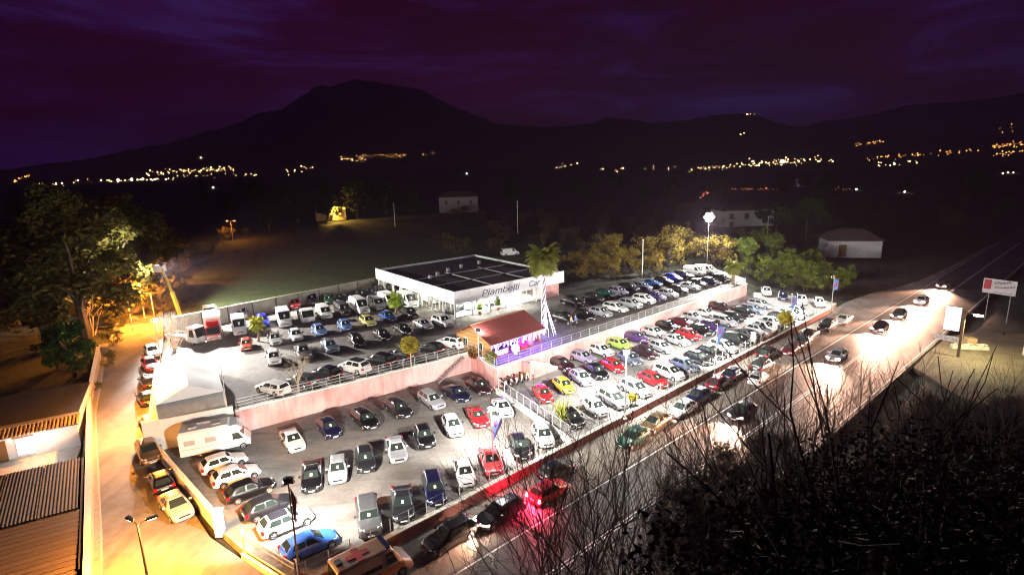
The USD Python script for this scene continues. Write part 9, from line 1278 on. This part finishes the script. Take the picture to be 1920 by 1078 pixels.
# palms
def palm(label, p, h, R, nf, name='palm_tree', lights=False, seed=1, green=None, skirt=True, tr=.26):
    rg = np.random.default_rng(seed); t = thing(name, label, 'palm tree', tuple(p)); n = 9
    pts = [(.12 * math.sin(k * .35), 0, h * k / (n - 1)) for k in range(n)]
    tk = obj('trunk', MB().tube(pts, [tr * (1.5 if k == 0 else 1.05 - .03 * k + .05 * (k % 2)) for k in range(n)], 10), M('palm_trunk', (.22, .16, .10), .9, noise=.4, nscale=9), t, 50)
    top = np.array(pts[-1]); G = green or leaf_mat('leaf_palm', (.085, .10, .02), (.22, .225, .05), 1.2, .25)
    for q in range(nf):
        az = q * 2.39996 + rg.uniform(-.2, .2); el = math.radians(75 - 130 * (q / nf) + rg.uniform(-8, 8)); L = R * rg.uniform(.85, 1.1); mb = MB(); m_ = 9; spine = []; d = np.array([math.cos(az) * math.cos(el), math.sin(az) * math.cos(el), math.sin(el)]); pp = top.copy()
        for k in range(m_):
            spine.append(pp.copy()); d = d + np.array([0, 0, -.10 - .02 * k]); d /= np.linalg.norm(d); pp = pp + d * L / m_
        spine = np.array(spine); mb.tube(spine, np.linspace(.04, .012, m_), 3, False); side = np.array([-math.sin(az), math.cos(az), 0]); vs, fs = [], []
        for k in range(1, m_):
            for e in (0, .5):
                b = spine[k - 1] + (spine[k] - spine[k - 1]) * e
                wl = R * .42 * math.sin(math.pi * min(1, .18 + .8 * k / m_)) ** .7
                for s in (-1, 1):
                    tip = b + side * s * wl * .75 + d * wl * .35 + np.array([0, 0, -wl * .35]); w_ = (spine[k] - spine[k - 1]) * .32; j = len(vs); vs += [b - w_, b + w_, tip]; fs.append([j, j + 1, j + 2])
        mb.add((vs, fs)); obj('frond', mb, G, t)
    if skirt:
        mb = MB()
        for q in range(60):
            az = rg.uniform(0, 6.28); a = top + np.array([math.cos(az) * tr, math.sin(az) * tr, -.1]); b = a + np.array([math.cos(az) * R * .38, math.sin(az) * R * .38, -R * rg.uniform(.35, .75)]); w_ = np.array([-math.sin(az), math.cos(az), 0]) * .14; mb.add(([a - w_, a + w_, b], [[0, 1, 2]]))
        obj('dead_skirt', mb, leaf_mat('leaf_dead', (.17, .13, .06), (.30, .23, .11), 2, .2), t)
    if lights:
        EM1, EM2 = emis('palm_string_white', (.80, .82, 1.0), 3.0), emis('palm_string_violet', (.25, .18, 1.0), 2.5)
        for q in range(4):
            pts = [(math.cos(a + q * 1.57) * (tr * 1.25), math.sin(a + q * 1.57) * (tr * 1.25), .2 + (h - .9) * a / 14) for a in np.linspace(0, 14, 60)]
            obj('light_string', MB().tube(pts, .055, 4, False), EM1 if q == 0 else EM2, tk)
    return t
palm('tall palm with a lit trunk wrapped in fairy lights beside the showroom', P['palm'], 11.3, 3.3, 60, lights=True, seed=3)
t = thing('light_cone', 'white string lights slanting from the palm trunk to the ground', 'fairy lights', tuple(P['palm']))
for k in range(4):
    a = math.radians(-70 + k * 30); obj('light_string', MB().tube([(.1, 0, 5.6), (math.cos(a) * 1.75, math.sin(a) * 1.75, .1)], .025, 4), emis('palm_string_white', (1, 1, 1), 1), t)
lamp(t, 'string_glow', (0.6, -.9, 2.2), 260, (.35, .25, 1.0))
palm('small yellow-green palm between the red truck and the blue car', P['palm2'], 2.9, 1.7, 26, seed=5, skirt=False, tr=.16, green=leaf_mat('leaf_palm_yellow', (.22, .24, .02), (.50, .48, .05), 1.5))
palm('small bright green palm before the showroom side windows', P['palm3'], 2.7, 1.8, 26, seed=6, skirt=False, tr=.16, green=leaf_mat('leaf_palm_bright', (.16, .24, .02), (.36, .46, .05), 1.5))
palm('green palm with a pale trunk at the end of the upper right lot', P['palm4'], 3.4, 2.4, 34, seed=8, tr=.34)
# clipped round tree and other planting
def puff(label, p, h, r, n, mt, name='clipped_tree', size=.11, trunk=True, seed=2, cat='tree'):
    rg = np.random.default_rng(seed); t = thing(name, label, cat, tuple(p))
    if trunk: obj('trunk', MB().tube([(0, 0, -.1), (.03, 0, h - r * .5)], [.10, .07], 6), M('pale_trunk', (.42, .37, .28), .9), t)
    d = rg.normal(size=(90, 3)); d /= np.linalg.norm(d, axis=1, keepdims=True); C = [(*(q * r * .74), r * .30) for q in d] + [(0, 0, 0, r * .75)]; C = [(x, y, z * .95 + h, s) for x, y, z, s in C]
    obj('crown', leaves(C, n, size, rg), mt, t); return t
puff('round clipped yellow tree at the upper lot railing', P['ball'], 3.0, 1.25, 5000, leaf_mat('leaf_yellow', (.20, .17, .02), (.44, .36, .06), 2.5))
puff('round yellow bush between the silver cars of the road fence row', P['ybush'], 2.2, 1.15, 2600, leaf_mat('leaf_yellow', (.3, .3, .02), (.6, .5, .05)), size=.13, seed=4)
puff('small yellow bush beside the silver minivan at the fence', P['ybush2'], 1.3, .55, 900, leaf_mat('leaf_yellow', (.3, .3, .02), (.6, .5, .05)), name='small_bush', seed=5, cat='bush')
puff('green and orange shrub at the corner of the wooden house', (*cp(-.8, -1.0, 0)[:2], 2.5), .7, .8, 1500, leaf_mat('leaf_shrub', (.12, .15, .02), (.34, .30, .05), 2), name='shrub', trunk=False, seed=6, cat='bush')
puff('brown shrub below the wooden gable wall', (*cp(-.9, 2.2, 0)[:2], 2.5), .6, .9, 1500, leaf_mat('leaf_brown', (.13, .07, .02), (.26, .15, .05), 2), name='shrub', trunk=False, seed=7, cat='bush')
t = thing('spiky_yucca', 'spiky yellow-green yucca beside the red city car', 'plant', tuple(P['spiky']))
rg = np.random.default_rng(9)
for k in range(70):
    a = rg.uniform(0, 6.28); e = rg.uniform(.5, 1.45); d = np.array([math.cos(a) * math.cos(e), math.sin(a) * math.cos(e), math.sin(e)]); L = rg.uniform(1.6, 3.6); w_ = np.array([-math.sin(a), math.cos(a), 0]) * .09; b = d * .2; mid = d * L * .6 + [0, 0, -.05]
    obj('leaf', MB().add(([b - w_, b + w_, mid + w_ * .8, mid - w_ * .8, d * L + [0, 0, -.35]], [[0, 1, 2], [0, 2, 3], [3, 2, 4]])), leaf_mat('leaf_yucca', (.30, .34, .06), (.55, .56, .16), 3), t)
# bare trees
def bare(label, p, h, seed, m, kids=(2, 4), depth=5, spread=.42, stems=1, L0=.34, r0=.13, name='bare_tree', group=None, sides=5, up=.16):
    rg = np.random.default_rng(seed); t = thing(name, label, 'tree', tuple(p), 0, group); tm, bm = MB(), MB()
    for q in range(stems):
        b = np.array([rg.normal(0, .2 * (stems > 1)), rg.normal(0, .2 * (stems > 1)), -.2]); d = np.array([rg.normal(0, .08 + .22 * (stems > 1)), rg.normal(0, .08 + .22 * (stems > 1)), 1]); d /= np.linalg.norm(d); e = b + d * h * L0
        tm.tube([b, (b + e) / 2 + rg.normal(0, .05, 3), e], [r0, r0 * .85, r0 * .7], 7)
        for k in range(3 if stems > 1 else 5):
            f = d + rg.normal(0, spread, 3); f[2] = abs(f[2]) * .8 + .25; f /= np.linalg.norm(f); grow(b + (e - b) * (1 - .15 * k * (stems == 1) * rg.random()), f, h * .24, r0 * .5, depth - 1, rg, bm, spread, up, sides, kids, .76)
    obj('trunk', tm, m, t, 50); obj('branches', bm, m, t); return t
bare('slender bare tree at the upper railing between two parked cars', P['bare1'], 4.6, 31, M('pale_twig', (.36, .29, .19), .9), stems=1)
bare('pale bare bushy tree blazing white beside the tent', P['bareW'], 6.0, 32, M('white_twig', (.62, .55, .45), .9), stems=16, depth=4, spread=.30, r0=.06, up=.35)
bare('bare branching tree at the foot of the big street trees', (-66.5, 86.5, 2.0), 9, 33, M('pale_twig'), stems=4, depth=5)
protoB = []
BT = 'bare tree of the dark thicket between the viewer and the road'
# <<THICKET>>
# ------------------------------------------------------------------ lights of the far towns (each a real lamp-sized emitter cluster, uncountable)
def gem(pts, name, label, m):
    v0 = np.array([[1, 0, 0], [-1, 0, 0], [0, 1, 0], [0, -1, 0], [0, 0, 1], [0, 0, -1.]]); f0 = np.array([[0, 2, 4], [2, 1, 4], [1, 3, 4], [3, 0, 4], [2, 0, 5], [1, 2, 5], [3, 1, 5], [0, 3, 5]]); a = MB()
    for x, y, z, s in pts: a.add((v0 * s + [x, y, z + s * .8], f0))
    tag(obj(name, a, m), label, 'town lights', kind='stuff')
TM = {0: emis('town_orange', (1.0, .42, .10), 2.2), 1: emis('town_warm', (1.0, .60, .26), 5.0), 2: emis('town_red', (1.0, .22, .08), 1.7), 3: emis('town_white', (1.0, .90, .75), 50.0)}
TWL = {'left_hill': 'small sloping string of orange lights far left on the horizon', 'left_plain': 'few scattered orange lights at the far left', 'left_town': 'dense bright lights of the nearest town at left', 'left_slope': 'rising string of lights of the village left of the mountain', 'mid': 'short row of lights above the dark trees left of centre',
       'hill_village': 'orange village lights on the mountain foot', 'right_near': 'small rising row of lights right of centre', 'right_town': 'bright dense lights of the town at right', 'right_hill': 'orange village lights on the right hillside', 'far_right': 'long strings of orange lights at the far right', 'red_row': 'row of small red lights on the dark plain', 'hill_top': 'few lights on the small hilltop at right'}
for n_, w_, pts in TOWNS:
    if pts: gem(pts, 'town_lights', TWL[n_] + (', the brighter part' if (n_, w_) in (('left_slope', 1), ('hill_village', 1), ('far_right', 1)) and any(q[0] == n_ and q[1] != w_ for q in TOWNS) else ''), TM[w_])
gem([b[:4] for b in BEACONS if b[4] != 3], 'bright_lamps', 'largest warm lamps of the far towns', emis('beacon_warm', (1.0, .72, .38), 40.0))
gem([b[:4] for b in BEACONS if b[4] == 3], 'bright_lamps', 'largest white lamps of the far right town', TM[3])

if HAZE:
    hz = tag(obj('haze', MB().box((0, 1500, 345), (19000, 21000, 700)), usdkit.material(stage, '/World/Looks/night_haze', {'v': ('principled_volume', {'color': (.95, .70, .88), 'density': HAZE, 'anisotropy': .2})}, volume='v.volume')), 'thin night haze lying over the whole plain', 'haze', kind='stuff')
